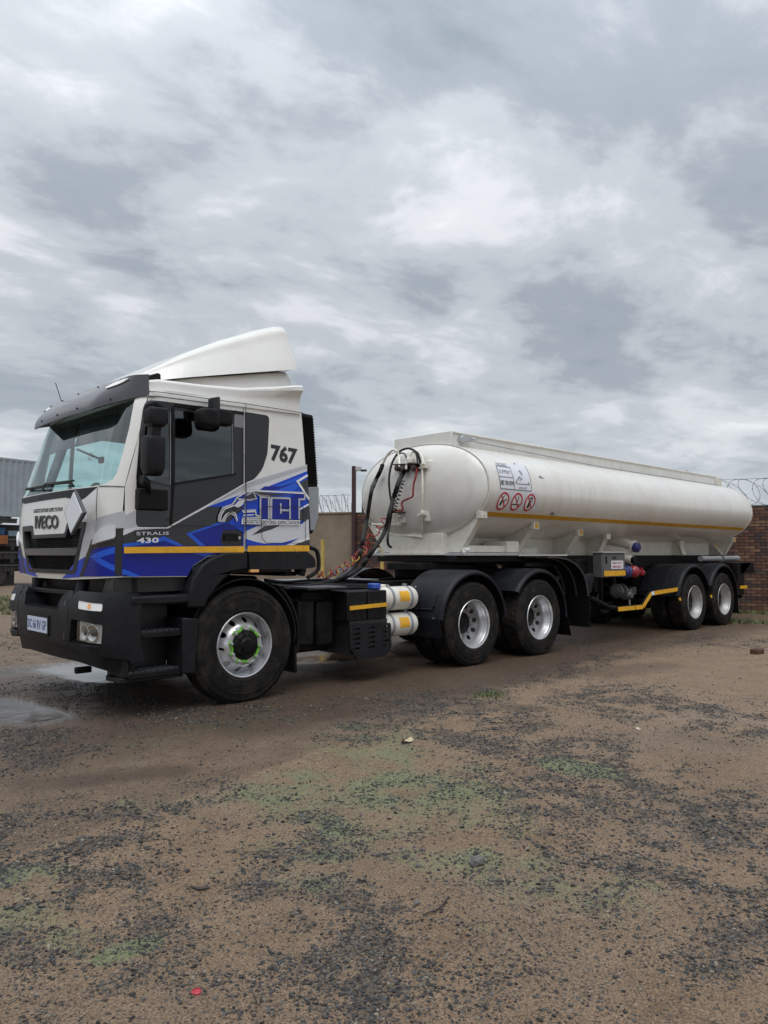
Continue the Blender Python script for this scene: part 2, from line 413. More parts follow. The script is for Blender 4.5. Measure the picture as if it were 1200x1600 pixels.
def text_tris(body, bold=0., res=2):
    """built-in lettering as flat triangles: (verts, faces) with width 1 unit per em"""
    key = (body, bold)
    if key in TEXTS: return TEXTS[key]
    cu = bpy.data.curves.new('t', 'FONT'); cu.body = body; cu.resolution_u = res; cu.offset = bold; cu.fill_mode = 'FRONT'
    o = bpy.data.objects.new('t', cu); SC.collection.objects.link(o); bpy.context.view_layer.update()
    me = bpy.data.meshes.new_from_object(o.evaluated_get(bpy.context.evaluated_depsgraph_get()))
    V = [(v.co.x, v.co.y) for v in me.vertices]; F = [tuple(p.vertices) for p in me.polygons]
    bpy.data.objects.remove(o); bpy.data.curves.remove(cu); bpy.data.meshes.remove(me)
    x0, x1 = min(v[0] for v in V), max(v[0] for v in V); y0, y1 = min(v[1] for v in V), max(v[1] for v in V)
    V = [((a - x0) / (x1 - x0), (b - y0) / (y1 - y0)) for a, b in V]; TEXTS[key] = (V, F); return TEXTS[key]
def lettering(mb, body, quad, fn, off=.001, bold=0., thick=.0012):
    """text stretched into quad = (bottom-left, bottom-right, top-right, top-left) in surface coordinates"""
    V, F = text_tris(body, bold); a, b, c, d = [Vector(p) for p in quad]; n = len(V); P = []
    for o in (off, off - thick):
        for s, t in V:
            q = a * (1 - s) * (1 - t) + b * s * (1 - t) + c * s * t + d * (1 - s) * t; P.append(fn(q.x, q.y, o))
    cnt = {}
    for f in F:
        for i in range(len(f)): e = (f[i], f[(i + 1) % len(f)]); cnt[tuple(sorted(e))] = None if tuple(sorted(e)) in cnt else e
    mb.add(P, list(F) + [(e[1], e[0], n + e[0], n + e[1]) for e in cnt.values() if e]); return mb
def copy_part(o, parent, dloc=(0, 0, 0)):
    c = o.copy(); link(c, parent); c.location = o.location + Vector(dloc); return c

# ================================================================== THE TRACTOR UNIT
tractor = thing('truck_tractor', 'white and blue cab-over truck tractor with roof deflector, parked at the head of the tanker', 'truck', (0, 1.25, 0))
def cabU(u, z, off):
    p, n = CAB.P(u, z), CAB.N(u, z); return (p[0] + n[0] * off, p[1] + n[1] * off, p[2] + n[2] * off)
def farU(u, z, off): return cabU(-u, z, off)
def to_u(poly, step=.04): return [(CAB.ux(x, z), z) for x, z in densify(poly, step)]
def bumpU(u, z, off):
    p, n = BUMPER.P(u, z), BUMPER.N(u, z); return (p[0] + n[0] * off, p[1] + n[1] * off, p[2] + n[2] * off)
def mirror_half(half): return half + [(-u, z) for u, z in half[::-1]]
# ---- outlines of the near side, metres along and up the truck
DOOR = [(-0.932, 2.778), (0.008, 2.806), (-0.002, 1.398), (-0.179, 1.389), (-0.386, 1.351), (-0.535, 1.27), (-0.591, 1.175), (-1.163, 1.182), (-1.168, 1.429), (-1.163, 1.946), (-1.045, 2.369)]
DOOR_REAR = DOOR[2][0]
SIDE = [(-0.925, 2.832), (0.707, 2.849), (0.782, 1.404), (0.001, 1.402), (0.015, 2.81), (-0.931, 2.783)]
WIN = rounded([(-0.713, 2.671), (-0.114, 2.662), (-0.121, 2.123), (-0.722, 1.992)], .03)
QTR = rounded([(-0.965, 2.642), (-0.753, 2.662), (-0.762, 1.98), (-1.036, 2.03)], .03)
TRIM = rounded([(-0.957, 2.721), (0.005, 2.74), (-0.009, 2.045), (-0.775, 1.622), (-0.798, 1.607), (-1.076, 1.603), (-1.077, 2.035), (-1.032, 2.414), (-0.99, 2.641)], [.04, 0, 0, 0, .01, .05, .02, .02, .02])
BLIND = rounded([(0.022, 2.743), (0.308, 2.741), (0.271, 2.36), (0.205, 2.199), (0.107, 2.092), (0.002, 2.039)], [0, .05, .05, .04, .05, 0])
FRONT_EDGE = [(1.2, 1.182), (1.214, 1.429), (1.196, 1.946), (1.193, 2.369), (1.17, 2.778), (1.152, 2.832)]
WS = [(0.0, 1.99)] + [(0.918, 1.961), (1.027, 1.972), (1.081, 2.008), (1.103, 2.067), (1.104, 2.175), (1.102, 2.273), (1.093, 2.472), (1.063, 2.746)]
WS_TOP = WS[-1][1]
for side in (1, -1):
    fn = cabU if side == 1 else farU
    door = patch(MB(), to_u(DOOR), fn, [to_u(WIN), to_u(QTR)], .045, 0, .02).build('door', 'white_paint', tractor)
    patch(MB(), to_u(TRIM), fn, [to_u(WIN), to_u(QTR)], .08, .0035, .006).build('window_surround', 'satin_black', door)
    patch(MB(), to_u([(x, z) for x, z in WIN]), fn, (), .12, -.012, .005).build('door_window', 'side_glass' if side == 1 else 'clear_glass', door)
    patch(MB(), to_u([(x, z) for x, z in QTR]), fn, (), .12, -.012, .005).build('quarter_window', 'side_glass' if side == 1 else 'clear_glass', door)
    lower = rounded([(-1.078, 1.999), (-0.773, 1.961), (-0.761, 1.852), (-0.773, 1.631), (-0.798, 1.611), (-1.071, 1.609)], .02)
    patch(MB(), to_u(lower), fn, (), .1, .006, .004).build('gloss_panel', 'gloss_black', door)
    patch(MB(), to_u(stroke([(-0.733, 2.691), (-0.742, 1.941), (-0.758, 1.634)], .022)), fn, (), .1, .012, .012).build('window_divider', 'black_plastic', door)
    patch(MB(), to_u(stroke([(-0.722, 1.996), (-0.096, 2.128)], .02)), fn, (), .1, .012, .012).build('window_seal', 'black_plastic', door)
    patch(MB(), to_u(stroke([(-0.712, 2.704), (-0.416, 2.715), (0.004, 2.721)], .03)), fn, (), .1, .016, .014).build('rain_gutter', 'black_plastic', door)
    body = patch(MB(), to_u(SIDE), fn, () if side == 1 else [to_u(BLIND)], .08, 0, .02).build('cab_side', 'white_paint', tractor)
    patch(MB(), to_u(BLIND), fn, (), .1, .0035 if side == 1 else -.006, .006).build('blanking_panel' if side == 1 else 'added_side_window', 'satin_black' if side == 1 else 'clear_glass', body)  # far side: window added so bright sky shows through the windscreen
    patch(MB(), to_u(stroke([(DOOR_REAR, 1.25), (DOOR_REAR, 2.79)], .03)), fn, (), .1, -.021, .004).build('door_seal', 'print_black', body)
    h = rounded([(-0.256, 1.596), (-0.027, 1.601), (-0.021, 1.456), (-0.25, 1.453)], .035)
    patch(MB(), to_u(h), fn, (), .08, .004, .005).build('handle_recess', 'satin_black', door)
    hm = MB(); patch(hm, to_u(rounded([(-0.224, 1.565), (-0.074, 1.567), (-0.073, 1.498), (-0.223, 1.496)], .015)), fn, (), .08, .022, .018); hm.build('handle', 'black_plastic', door, bevel=.004)
    patch(MB(), to_u(rounded([(-0.07, 1.541), (-0.044, 1.542), (-0.044, 1.517), (-0.069, 1.516)], .008)), fn, (), .08, .010, .008).build('lock', 'silver', door)
    if side == 1: door_near, side_near = door, body
    else: door_far = door; patch(MB(), to_u([p for p in DOOR if p[1] < 1.75] + [(-1.167, 1.554), (-0.013, 1.796)][::-1]) if False else to_u([(-1.171, 1.554), (-0.013, 1.827), (-0.008, 1.405), (-0.179, 1.392), (-0.386, 1.354), (-0.536, 1.273), (-0.588, 1.18), (-1.161, 1.188)]), farU, (), .08, .0015, .002).build('vinyl', 'vinyl_darkblue', door)
# ---- livery film on the near side: each colour a thin film, split at the door's rear edge
LAYER = [0.0024]
def film(poly, m, where='both', name='vinyl'):
    LAYER[0] += .0007
    for less, par in ((True, door_near), (False, side_near)):
        if where == 'door' and not less or where == 'side' and less: continue
        q = clip_x(poly, DOOR_REAR - .004 if less else DOOR_REAR + .010, less)
        if len(q) > 2: patch(MB(), to_u(q, .03), cabU, (), .045, LAYER[0], .0010).build(name, m, par)
film([(-1.172, 1.471), (-0.965, 1.522), (-0.606, 1.565), (-0.002, 1.686), (-0.004, 1.405), (-0.179, 1.395), (-0.386, 1.357), (-0.536, 1.274), (-0.586, 1.181), (-1.162, 1.188)], 'vinyl_darkblue', 'door')
film([(-1.175, 1.693), (-1.087, 1.744), (-1.079, 1.603), (-1.071, 1.6), (-0.798, 1.604), (-1.084, 1.578), (-1.173, 1.532)], 'vinyl_grey', 'door')
film([(-1.173, 1.582), (-1.079, 1.603), (-0.798, 1.604), (-1.084, 1.578), (-1.173, 1.532)], 'vinyl_lightgrey', 'door')
film([(-1.173, 1.532), (-1.084, 1.578), (-0.782, 1.603), (-0.393, 1.807), (-0.009, 1.824), (-0.007, 1.655), (-0.271, 1.67), (-0.609, 1.557), (-0.472, 1.451), (-0.628, 1.45), (-0.82, 1.534), (-0.957, 1.494), (-1.171, 1.464)], 'vinyl_black', 'door')
film([(-1.171, 1.462), (-0.957, 1.491), (-0.82, 1.532), (-0.628, 1.45), (-0.692, 1.449), (-0.819, 1.491), (-0.957, 1.461), (-1.171, 1.436)], 'vinyl_midblue', 'door')
film([(-0.609, 1.557), (-0.271, 1.67), (-0.183, 1.673), (-0.557, 1.557), (-0.413, 1.451), (-0.472, 1.451)], 'vinyl_midblue', 'door')
film([(-0.183, 1.673), (-0.008, 1.733), (-0.007, 1.608), (-0.235, 1.603), (-0.258, 1.495), (-0.25, 1.456), (-0.413, 1.451), (-0.557, 1.557)], 'vinyl_darkblue', 'door')
film([(-0.537, 1.382), (-0.318, 1.389), (-0.386, 1.358), (-0.42, 1.35)], 'vinyl_midblue', 'door')
film([(-1.164, 1.251), (-1.026, 1.187), (-1.102, 1.186), (-1.163, 1.21)], 'vinyl_midblue', 'door')
film([(-0.773, 1.608), (-0.41, 1.816), (-0.005, 2.045), (0.107, 2.092), (0.75, 2.29), (0.748, 2.174), (0.144, 1.978), (-0.078, 1.924), (-0.402, 1.804)], 'vinyl_lightgrey')
film([(-0.393, 1.818), (-0.005, 2.039), (0.107, 2.084), (0.75, 2.282), (0.75, 2.248), (0.144, 2.042), (-0.002, 1.985)], 'vinyl_grey')
film([(-0.402, 1.804), (-0.078, 1.927), (0.144, 1.986), (0.75, 2.222), (0.751, 1.76), (0.685, 1.674), (0.003, 1.569), (-0.183, 1.665), (-0, 1.825)], 'vinyl_blue')
film([(-0.078, 1.902), (0.144, 1.954), (0.497, 1.932), (0.748, 2.166), (0.749, 2.191), (0.144, 1.97)], 'vinyl_midblue')
film([(0.221, 2.031), (0.417, 2.043), (0.664, 2.118), (0.377, 2.008), (0.144, 1.978)], 'vinyl_darkblue', 'side')
film([(0.003, 1.589), (0.176, 1.657), (0.664, 1.673), (0.762, 1.735), (0.775, 1.466), (0.004, 1.459)], 'vinyl_lightgrey', 'side')
film([(0.004, 1.459), (0.004, 1.522), (0.207, 1.472), (0.005, 1.436)], 'vinyl_blue', 'side')
film([(0.074, 1.553), (0.22, 1.645), (0.429, 1.667), (0.311, 1.618)], 'vinyl_black', 'side')
film([(0.004, 1.514), (0.226, 1.476), (0.421, 1.484), (0.644, 1.536), (0.471, 1.463), (0.038, 1.458)], 'vinyl_blue', 'side')
film([(0.562, 1.464), (0.774, 1.525), (0.775, 1.464)], 'vinyl_black', 'side')
film([(0.501, 1.465), (0.77, 1.55), (0.772, 1.525), (0.562, 1.464)], 'vinyl_white', 'side')
film([(0.647, 2.091), (0.751, 2.139), (0.756, 1.942)], 'vinyl_black', 'side')
film(stroke([(0.748, 2.178), (0.618, 2.106), (0.761, 1.933)], .022), 'vinyl_white', 'side')
film([(0.65, 1.807), (0.757, 1.865), (0.762, 1.735), (0.651, 1.703)], 'vinyl_black', 'side')
film(stroke([(0.759, 1.882), (0.58, 1.795)], .018), 'vinyl_white', 'side')
film(stroke([(-0.781, 1.61), (-0.41, 1.811), (-0.009, 2.041), (0.107, 2.089)], .010), 'vinyl_white')
film(stroke([(-1.076, 1.599), (-0.795, 1.603), (-0.776, 1.615)], .008), 'vinyl_white', 'door')
# the fleet emblem: a truck outline running into three block letters, and the line of words below
film([(-0.039, 1.708), (0.65, 1.715), (0.648, 1.665), (-0.043, 1.658)], 'vinyl_white', name='slogan_strip')
film([(0.153, 1.949), (0.269, 1.941), (0.515, 1.931), (0.703, 2.005), (0.697, 1.931), (0.64, 1.928), (0.641, 1.722), (0.156, 1.714)], 'vinyl_darkblue', name='emblem')
for path in ([(-0.291, 1.68), (-0.283, 1.731), (-0.244, 1.804), (-0.148, 1.836), (-0.084, 1.916), (0, 1.973), (0.077, 1.99), (0.145, 1.981), (0.708, 1.994), (0.7, 1.93), (0.633, 1.925), (0.635, 1.725)],
             [(-0.292, 1.682), (-0.233, 1.681), (-0.206, 1.73), (-0.161, 1.756), (-0.119, 1.737), (-0.09, 1.682)], [(-0.04, 1.781), (0.108, 1.795), (0.118, 1.746), (0.153, 1.739), (0.153, 1.722), (-0.034, 1.716)],
             [(-0.004, 1.92), (0.077, 1.977), (0.116, 1.91), (0.049, 1.89), (-0.084, 1.891)], [(0.087, 1.978), (0.165, 1.933), (0.168, 1.715)], [(0.135, 1.948), (0.269, 1.936), (0.269, 1.926), (0.165, 1.925)],
             [(0.292, 1.719), (0.294, 1.923), (0.515, 1.929)], [(0.515, 1.931), (0.517, 1.722)], [(0.262, 1.718), (0.259, 1.926)], [(0.402, 1.874), (0.403, 1.773)], [(0.402, 1.807), (0.501, 1.809)]):
    film(stroke(path, .018), 'vinyl_silver', name='emblem')
film([(0.272, 1.922), (0.288, 1.923), (0.291, 1.719), (0.275, 1.718)], 'vinyl_grey', name='emblem')
for path in ([(-0.278, 1.692), (-0.265, 1.74), (-0.23, 1.793), (-0.139, 1.825), (-0.083, 1.847), (-0.018, 1.887)], [(-0.256, 1.689), (-0.22, 1.742), (-0.161, 1.776), (-0.115, 1.753), (-0.095, 1.694)], [(-0.075, 1.916), (0, 1.965), (0.077, 1.979), (0.691, 1.985)],
             [(-0.035, 1.769), (0.099, 1.78)], [(-0.035, 1.74), (0.089, 1.751)]):
    film(stroke(path, .008), 'vinyl_white', name='emblem')
film([(-0.139, 1.825), (-0.084, 1.875), (-0.018, 1.885), (-0.041, 1.837), (-0.092, 1.811)], 'vinyl_lightgrey', name='emblem')
film([(-0.22, 1.726), (-0.175, 1.775), (-0.055, 1.808), (-0.054, 1.796), (-0.161, 1.766)], 'vinyl_black', name='emblem')
film([(0.001, 1.924), (0.077, 1.955), (0.107, 1.909), (-0.056, 1.899)], 'vinyl_black', name='emblem')
film([(0.077, 1.973), (0.489, 1.959), (0.304, 1.943), (0.165, 1.945)], 'vinyl_black', name='emblem')
def cabS(x, z, off): return cabU(CAB.ux(x, z), z, off)
LAYER[0] += .001
def side_text(body, quad, m, par, bold=0., off=None, name='lettering'): lettering(MB(), body, quad, cabS, off or LAYER[0] + .001, bold).build(name, m, par, smooth=False)
side_text('LOGISTICS', [(-0.034, 1.668), (0.17, 1.668), (0.17, 1.7), (-0.034, 1.7)], 'print_black', side_near, .012)
side_text('BEYOND EXPECTATION', [(0.184, 1.667), (0.638, 1.673), (0.637, 1.708), (0.183, 1.7)], 'print_black', side_near, .012)
side_text('767', [(0.306, 2.291), (0.623, 2.275), (0.642, 2.446), (0.316, 2.463)], 'print_black', side_near, .045, .0025, 'fleet_number')
side_text('STRALIS', [(-1.083, 1.534), (-0.794, 1.544), (-0.789, 1.571), (-1.084, 1.562)], 'bright_silver', door_near, .0, None, 'badge')
side_text('430', [(-1.082, 1.467), (-0.884, 1.473), (-0.885, 1.52), (-1.078, 1.513)], 'bright_silver', door_near, .03, None, 'badge')
# reflective strips, shut lines, flap
for q, par in (([(-1.165, 1.436), (-0.023, 1.45), (-0.022, 1.392), (-1.163, 1.383)], door_near), ([(0.017, 1.453), (0.749, 1.464), (0.752, 1.404), (0.018, 1.397)], side_near)):
    patch(MB(), to_u(q), cabU, (), .1, LAYER[0] + .003, .003).build('reflective_strip', 'reflective_yellow', par)
flap = [(0.168, 1.811), (0.193, 1.833), (0.662, 1.85), (0.7, 1.825), (0.707, 1.516), (0.676, 1.487), (0.226, 1.482), (0.177, 1.533)]
for path, par in ((flap + flap[:1], side_near), ([(-0.931, 2.788), (0.008, 2.812), (0.055, 2.812), (0.705, 2.814)], side_near), ([(-0.936, 2.744), (-0.414, 2.762)], door_near), ([(0.014, 2.81), (-0.006, 2.111), (0.001, 1.402)], side_near), ([(-0.783, 1.622), (-0.253, 1.633), (0.167, 1.647)], door_near)):
    patch(MB(), to_u(stroke(path, .006)), cabU, (), .06, LAYER[0] + .001, .002).build('shut_line', 'print_black', par)
# ---- front skin: one bowed panel with openings for windscreen and grille
GR = rounded([(.80, 1.655), (.775, 1.56), (.60, 1.20), (-.60, 1.20), (-.775, 1.56), (-.80, 1.655), (-.44, 1.655), (-.40, 1.56), (.40, 1.56), (.44, 1.655)], [.03, .02, .06, .06, .02, .03, .02, .03, .03, .02], 4)
outer = FRONT_EDGE + [(-u, z) for u, z in FRONT_EDGE[::-1]]
bottom = [(.95, 1.168), (.5, 1.15), (-.5, 1.15), (-.95, 1.168)]
outer = FRONT_EDGE[::-1] + bottom + [(-u, z) for u, z in FRONT_EDGE]
WSP = mirror_half(WS[1:])
front = patch(MB(), outer, cabU, [WSP, GR], .05, 0, .02).build('front_panel', 'white_paint', tractor)
patch(MB(), WSP, cabU, (), .10, -.006, .006).build('windscreen', 'windscreen_glass', tractor)
ws_band = [(u * .985, z) for u, z in WS[1:] if z > 2.45]
COWL = [(0, 2.0)] + [(0.924, 1.95), (0.831, 1.908), (0.734, 1.866), (0.639, 1.843)]
COWL = COWL[1:] + [(.35, 1.887), (-.80, 1.887), (-.90, 1.90), (-1.02, 1.93), (-COWL[1][0], COWL[1][1])]
patch(MB(), COWL, cabU, (), .08, .004, .006).build('cowl', 'dark_plastic', front)
def ffilm(poly, m, both=False, name='vinyl'):
    LAYER[0] += .0004
    for sg in ((1, -1) if both else (1,)):
        patch(MB(), densify([(sg * u, z) for u, z in poly], .03), cabU, (), .045, LAYER[0] - .0115, .0012).build(name, m, front)
LAYER[0] = .0145
ffilm([(0.795, 1.632), (0.945, 1.674), (0.955, 1.549), (0.926, 1.504), (0.781, 1.356), (0.572, 1.293), (0.695, 1.412)], 'vinyl_lightgrey')
ffilm([(0.956, 1.674), (1.222, 1.741), (1.227, 1.592), (1.149, 1.591), (0.957, 1.515)], 'vinyl_grey')
ffilm([(0.922, 1.448), (1.23, 1.523), (1.229, 1.457), (0.885, 1.409)], 'vinyl_black')
ffilm([(0.879, 1.412), (1.229, 1.457), (1.207, 1.192), (0.709, 1.182), (0.784, 1.307)], 'vinyl_darkblue', True)
ffilm([(0.846, 1.351), (1.15, 1.437), (1.148, 1.386), (1.009, 1.346), (0.914, 1.34)], 'vinyl_midblue', True)
ffilm([(0.914, 1.334), (1.009, 1.343), (1.217, 1.242), (1.213, 1.197)], 'vinyl_midblue', True)
ffilm([(0.781, 1.354), (0.689, 1.18), (0.302, 1.158), (0.395, 1.192), (0.572, 1.293)], 'vinyl_blue', True)
ffilm([(0.957, 1.512), (0.906, 1.409), (0.782, 1.248), (0.716, 1.184), (0.662, 1.183), (0.719, 1.248), (0.79, 1.344), (0.903, 1.498)], 'print_black', True, 'corner_slot')
ffilm([(1.155, 1.591), (1.216, 1.594), (1.196, 1.198), (1.139, 1.2)], 'print_black', True, 'corner_slot')
for sg in (1, -1):
    q = rounded([(sg * u, z) for u, z in [(0.927, 1.453), (0.957, 1.515), (1.012, 1.581), (1.078, 1.614), (1.154, 1.619), (1.158, 1.514)]], .02)
    patch(MB(), q, cabU, (), .06, .022, .02).build('corner_deflector', 'vinyl_lightgrey', front, bevel=.004)
    patch(MB(), [(sg * u, z) for u, z in stroke([(0.943, 1.953), (1.2, 1.944)], .006)], cabU, (), .06, .0045, .002).build('shut_line', 'print_black', front)
    patch(MB(), [(sg * u, z) for u, z in stroke([(0.93, 1.943), (0.964, 1.66)], .005)], cabU, (), .06, .0045, .002).build('shut_line', 'print_black', front)
lettering(MB(), 'LOGISTICS BEYOND EXPECTATION', [(-0.446, 1.776), (0.315, 1.764), (0.313, 1.802), (-0.449, 1.814)], cabU, .0025, .014).build('lettering', 'print_black', front, smooth=False)
lettering(MB(), 'IVECO', [(-0.345, 1.62), (0.258, 1.605), (0.244, 1.734), (-0.364, 1.746)], cabU, .010, .022, .009).build('badge', 'print_black', front, smooth=False)
# grille: frame, two mesh fields of crossed bars, a cross bar
gril = patch(MB(), [(u * 1.0, z) for u, z in GR], cabU, (), .09, -.075, .01).build('grille', 'black_plastic', tractor)
gm = MB()
gi = [(.72, 1.60), (.70, 1.52), (.54, 1.235), (-.54, 1.235), (-.70, 1.52), (-.72, 1.60), (-.46, 1.60), (-.42, 1.525), (.42, 1.525), (.46, 1.60)]
patch(gm, [(u, z) for u, z in GR], cabU, [gi], .07, .008, .05); gm.build('grille_frame', 'frame_plastic', gril, bevel=.006)
gm = MB(); z = 1.24
while z < 1.60:
    w = .54 + (z - 1.235) / .285 * .16 if z < 1.52 else .71
    segs = [(-w, w)] if z < 1.52 else [(-w, -.45), (.45, w)]
    for a, b in segs: patch(gm, [(a, z), (b, z), (b, z + .008), (a, z + .008)], cabU, (), .12, -.038, .02)
    z += .022
x = -.70
while x < .70:
    zt = 1.52 if abs(x) < .45 else 1.595; zb = 1.24 if abs(x) < .54 else 1.24 + (abs(x) - .54) / .16 * .28
    patch(gm, [(x, zb), (x + .006, zb), (x + .006, zt), (x, zt)], cabU, (), .5, -.034, .02); x += .024
gm.build('grille_mesh', 'black_plastic', gril, smooth=False)
gm = MB(); patch(gm, rounded([(.67, 1.405), (.62, 1.365), (-.62, 1.365), (-.67, 1.405), (-.66, 1.43), (.66, 1.43)], .015), cabU, (), .06, .012, .05); gm.build('grille_bar', 'visor_plastic', gril, bevel=.012)
# hazard diamond on its bracket
DIA = [(0.396, 1.916), (0.176, 1.717), (0.442, 1.533), (0.611, 1.735)]
yc, zc = sum(q[0] for q in DIA) / 4, sum(q[1] for q in DIA) / 4; DIN = [(yc + (y - yc) * .84, zc + (z - zc) * .90) for y, z in DIA]
dm = MB(); dm.prism(DIA, 'x', -1.475, -1.45); dm.build('hazard_diamond_holder', 'placard_edge', tractor, bevel=.004)
dm = MB(); dm.prism(DIN, 'x', -1.482, -1.474); dm.cyl((-1.486, yc, zc + .13), (-1.480, yc, zc + .13), .008, 8); dm.box(-1.452, -1.37, yc - .03, yc + .03, zc - .05, zc + .05); dm.build('hazard_diamond_face', 'placard_face', tractor)
# wipers on the windscreen
for k, (u0, u1, z1) in enumerate(((.55, -.18, 2.035), (-.12, -.82, 2.03))):
    wm = MB(); wm.tube([cabU(u0, 1.965, .03), cabU(u0 - .05, 2.0, .045), cabU(u1 + .25, 2.02, .03), cabU(u1, z1, .018)], .011, 6)
    wm.tube([cabU(u0 - .08, 2.03, .012), cabU(u1 - .05, z1 + .012, .012)], .009, 6); wm.build('wiper', 'black_plastic', tractor)
sm = MB()
patch(sm, [(.62 + .034 * math.cos(t), 2.245 + .034 * math.sin(t)) for t in [k * math.pi / 8 for k in range(16)]], cabU, [[(.62 + .026 * math.cos(t), 2.245 + .026 * math.sin(t)) for t in [k * math.pi / 8 for k in range(16)]]], .1, .001, .001)
sm.build('windscreen_sticker', 'print_grey', tractor)
# ---- roof: side mouldings, roof pan, deflector in two tiers
def roof_ring(x, zs, zt, y0, flare=0., n=10, e=2.6):
    """half-round roof section from the near seam over to the far seam"""
    pts = []
    for k in range(2 * n + 1):
        t = math.pi * k / (2 * n); c, s_ = math.cos(t), math.sin(t)
        pts.append((x, 1.25 - (1.25 - y0) * (abs(c) ** (2 / e)) * (1 if c > 0 else -1), zs + (zt - zs) * s_ ** (2 / e)))
    pts += [(x, 2.5 - y0, zs - .01), (x, y0, zs - .01)]
    return pts
def roof_sec(x, zs, zt, y0, flare):
    """roof section: side wall from the shut line up to a crisp ledge that flares outwards towards the rear, nearly flat pan"""
    h = [(y0, zs - .012), (y0, zs), (y0 + .012, zs + (zt - zs) * .30), (y0 + .03 - flare * .3, zs + (zt - zs) * .58), (y0 + .03 - flare, zs + (zt - zs) * .80), (y0 + .034 - flare, zt - .016), (y0 + .05 - flare, zt), (y0 + .25, zt + .008), (y0 + .6, zt + .014)]
    return [(x, y, z) for y, z in h] + [(x, 2.5 - y, z) for y, z in h[::-1]]
rm = MB(); rm.loft([roof_sec(*q) for q in ((-1.0, 2.76, 2.83, .40, 0), (-.96, 2.768, 2.88, .20, 0), (-.94, 2.772, 2.905, .128, 0), (-.85, 2.778, 2.925, .118, 0), (-.41, 2.787, 2.945, .112, .0), (0, 2.796, 2.975, .108, .012), (.35, 2.806, 3.035, .104, .045), (.60, 2.814, 3.085, .102, .07), (.685, 2.818, 3.095, .102, .072))])
roof = rm.build('roof', 'white_paint', tractor, sharp=38)
def deflector_ring(x, zb, zt, hw, lean, sh=0.):
    """closed section: base line, leaning side, big shoulder radius, slightly crowned top; sh leans the upper edge forward"""
    half = [(hw - .05, zb + .012), (hw, zb), (hw - lean * .22, zb + (zt - zb) * .3), (hw - lean * .52, zb + (zt - zb) * .6)]; r = min(.15, (zt - zb) * .32); cx, cz = hw - lean * .62 - r, zt - r
    for k in range(9): t = math.pi / 2 * (.12 + .88 * k / 8); half.append((cx + r * math.cos(t), cz + r * math.sin(t)))
    half.append((cx * .5, zt + .012)); H_ = max(.01, zt - zb)
    f = lambda y, z: (x - sh * ((z - zb) / H_) ** 2, y, z)
    return [f(1.25 - y, z) for y, z in half] + [f(1.25 + y, z) for y, z in half[::-1]]
zb_ = lambda x: 2.955 + (x + .74) * .232
dm = MB()
dm.loft([deflector_ring(x, zb_(x) if x > -.8 else 2.93, zt, hw, ln, sh) for x, zt, hw, ln, sh in ((-1.0, 2.95, .86, .03, 0), (-.92, 3.0, .93, .07, 0), (-.83, 3.055, .99, .10, 0), (-.68, 3.15, 1.02, .14, 0), (-.52, 3.25, 1.04, .17, 0), (-.1, 3.475, 1.05, .21, 0), (.35, 3.685, 1.05, .23, 0), (.58, 3.775, 1.05, .24, .0), (.68, 3.80, 1.05, .24, .015), (.71, 3.795, 1.048, .24, .03), (.725, 3.77, 1.045, .24, .05))])
dm.build('roof_deflector', 'white_paint', tractor, sharp=45)
dm = MB()
dm.loft([deflector_ring(x, 2.90, zt, hw, ln) for x, zt, hw, ln in ((-.70, 2.97, .93, .03), (-.4, 3.04, 1.0, .04), (0, 3.13, 1.02, .05), (.4, 3.23, 1.02, .06), (.66, 3.29, 1.02, .07), (.70, 3.26, 1.015, .09), (.715, 3.12, 1.0, .05))])
dm.build('deflector_base', 'white_paint', tractor, sharp=40)
bm_ = MB(); bm_.loft([[(-.93, .24, 2.93), (-.93, .31, 2.93), (-.93, .31, 2.955), (-.93, .24, 2.955)], [(-.82, .22, 2.93), (-.82, .32, 2.93), (-.82, .32, 3.0), (-.82, .22, 3.0)], [(-.79, .23, 2.92), (-.79, .31, 2.92), (-.79, .31, 2.99), (-.79, .23, 2.99)]]); bm_.build('roof_horn', 'black_plastic', tractor, bevel=.008)
am = MB(); am.tube([cabU(-.55, 2.86, .02), (-1.11, 1.90, 3.14)], .004, 6); am.build('antenna', 'black_plastic', tractor)
# sun visor wrapping the top of the windscreen
def visor_fn(u, v, off):
    """u: arc position, v: 0 at the roof .. 1 at the lower lip"""
    k = max(0, min(1, (1.10 - abs(u)) / .42)); k = k * k * (3 - 2 * k); e = max(0, (abs(u) - .72) / .43)
    fwd = .03 + .03 * e + .25 * k * math.sin(min(1, v * 1.02) * math.pi / 2) ** 1.2; z1, z0 = 2.945 + .004 * e, 2.645 + .13 * e
    p = CAB.P(u, 2.86); n = CAB.N(u, 2.86); q = fwd + off; return (p[0] + n[0] * q, p[1] + n[1] * q, z1 + (z0 - z1) * v ** 1.15)
us = [-1.15 + 2.30 * i / 64 for i in range(65)]; vm = MB(); vm.sheet(visor_fn, us, [0, .08, .2, .35, .5, .65, .8, .92, 1], -.022)
visor = vm.build('sun_visor', 'visor_plastic', tractor, sharp=50)
for u in (-.88, -.45, 0, .45, .88):
    for v in (.12, .86):
        b = MB(); p, q = visor_fn(u, v, -.004), visor_fn(u, v, .006); b.cyl(p, q, .011, 8); b.build('visor_screw', 'print_black', visor)
for sg in (1, -1):
    lm = MB(); q = rounded([(sg * .76, .36), (sg * .82, .20), (sg * .96, .14), (sg * 1.0, .18), (sg * .93, .33), (sg * .80, .42)], .04)
    patch(lm, q, visor_fn, (), .06, .016, .02); lm.build('marker_lamp', 'lamp_clear', visor, bevel=.004)
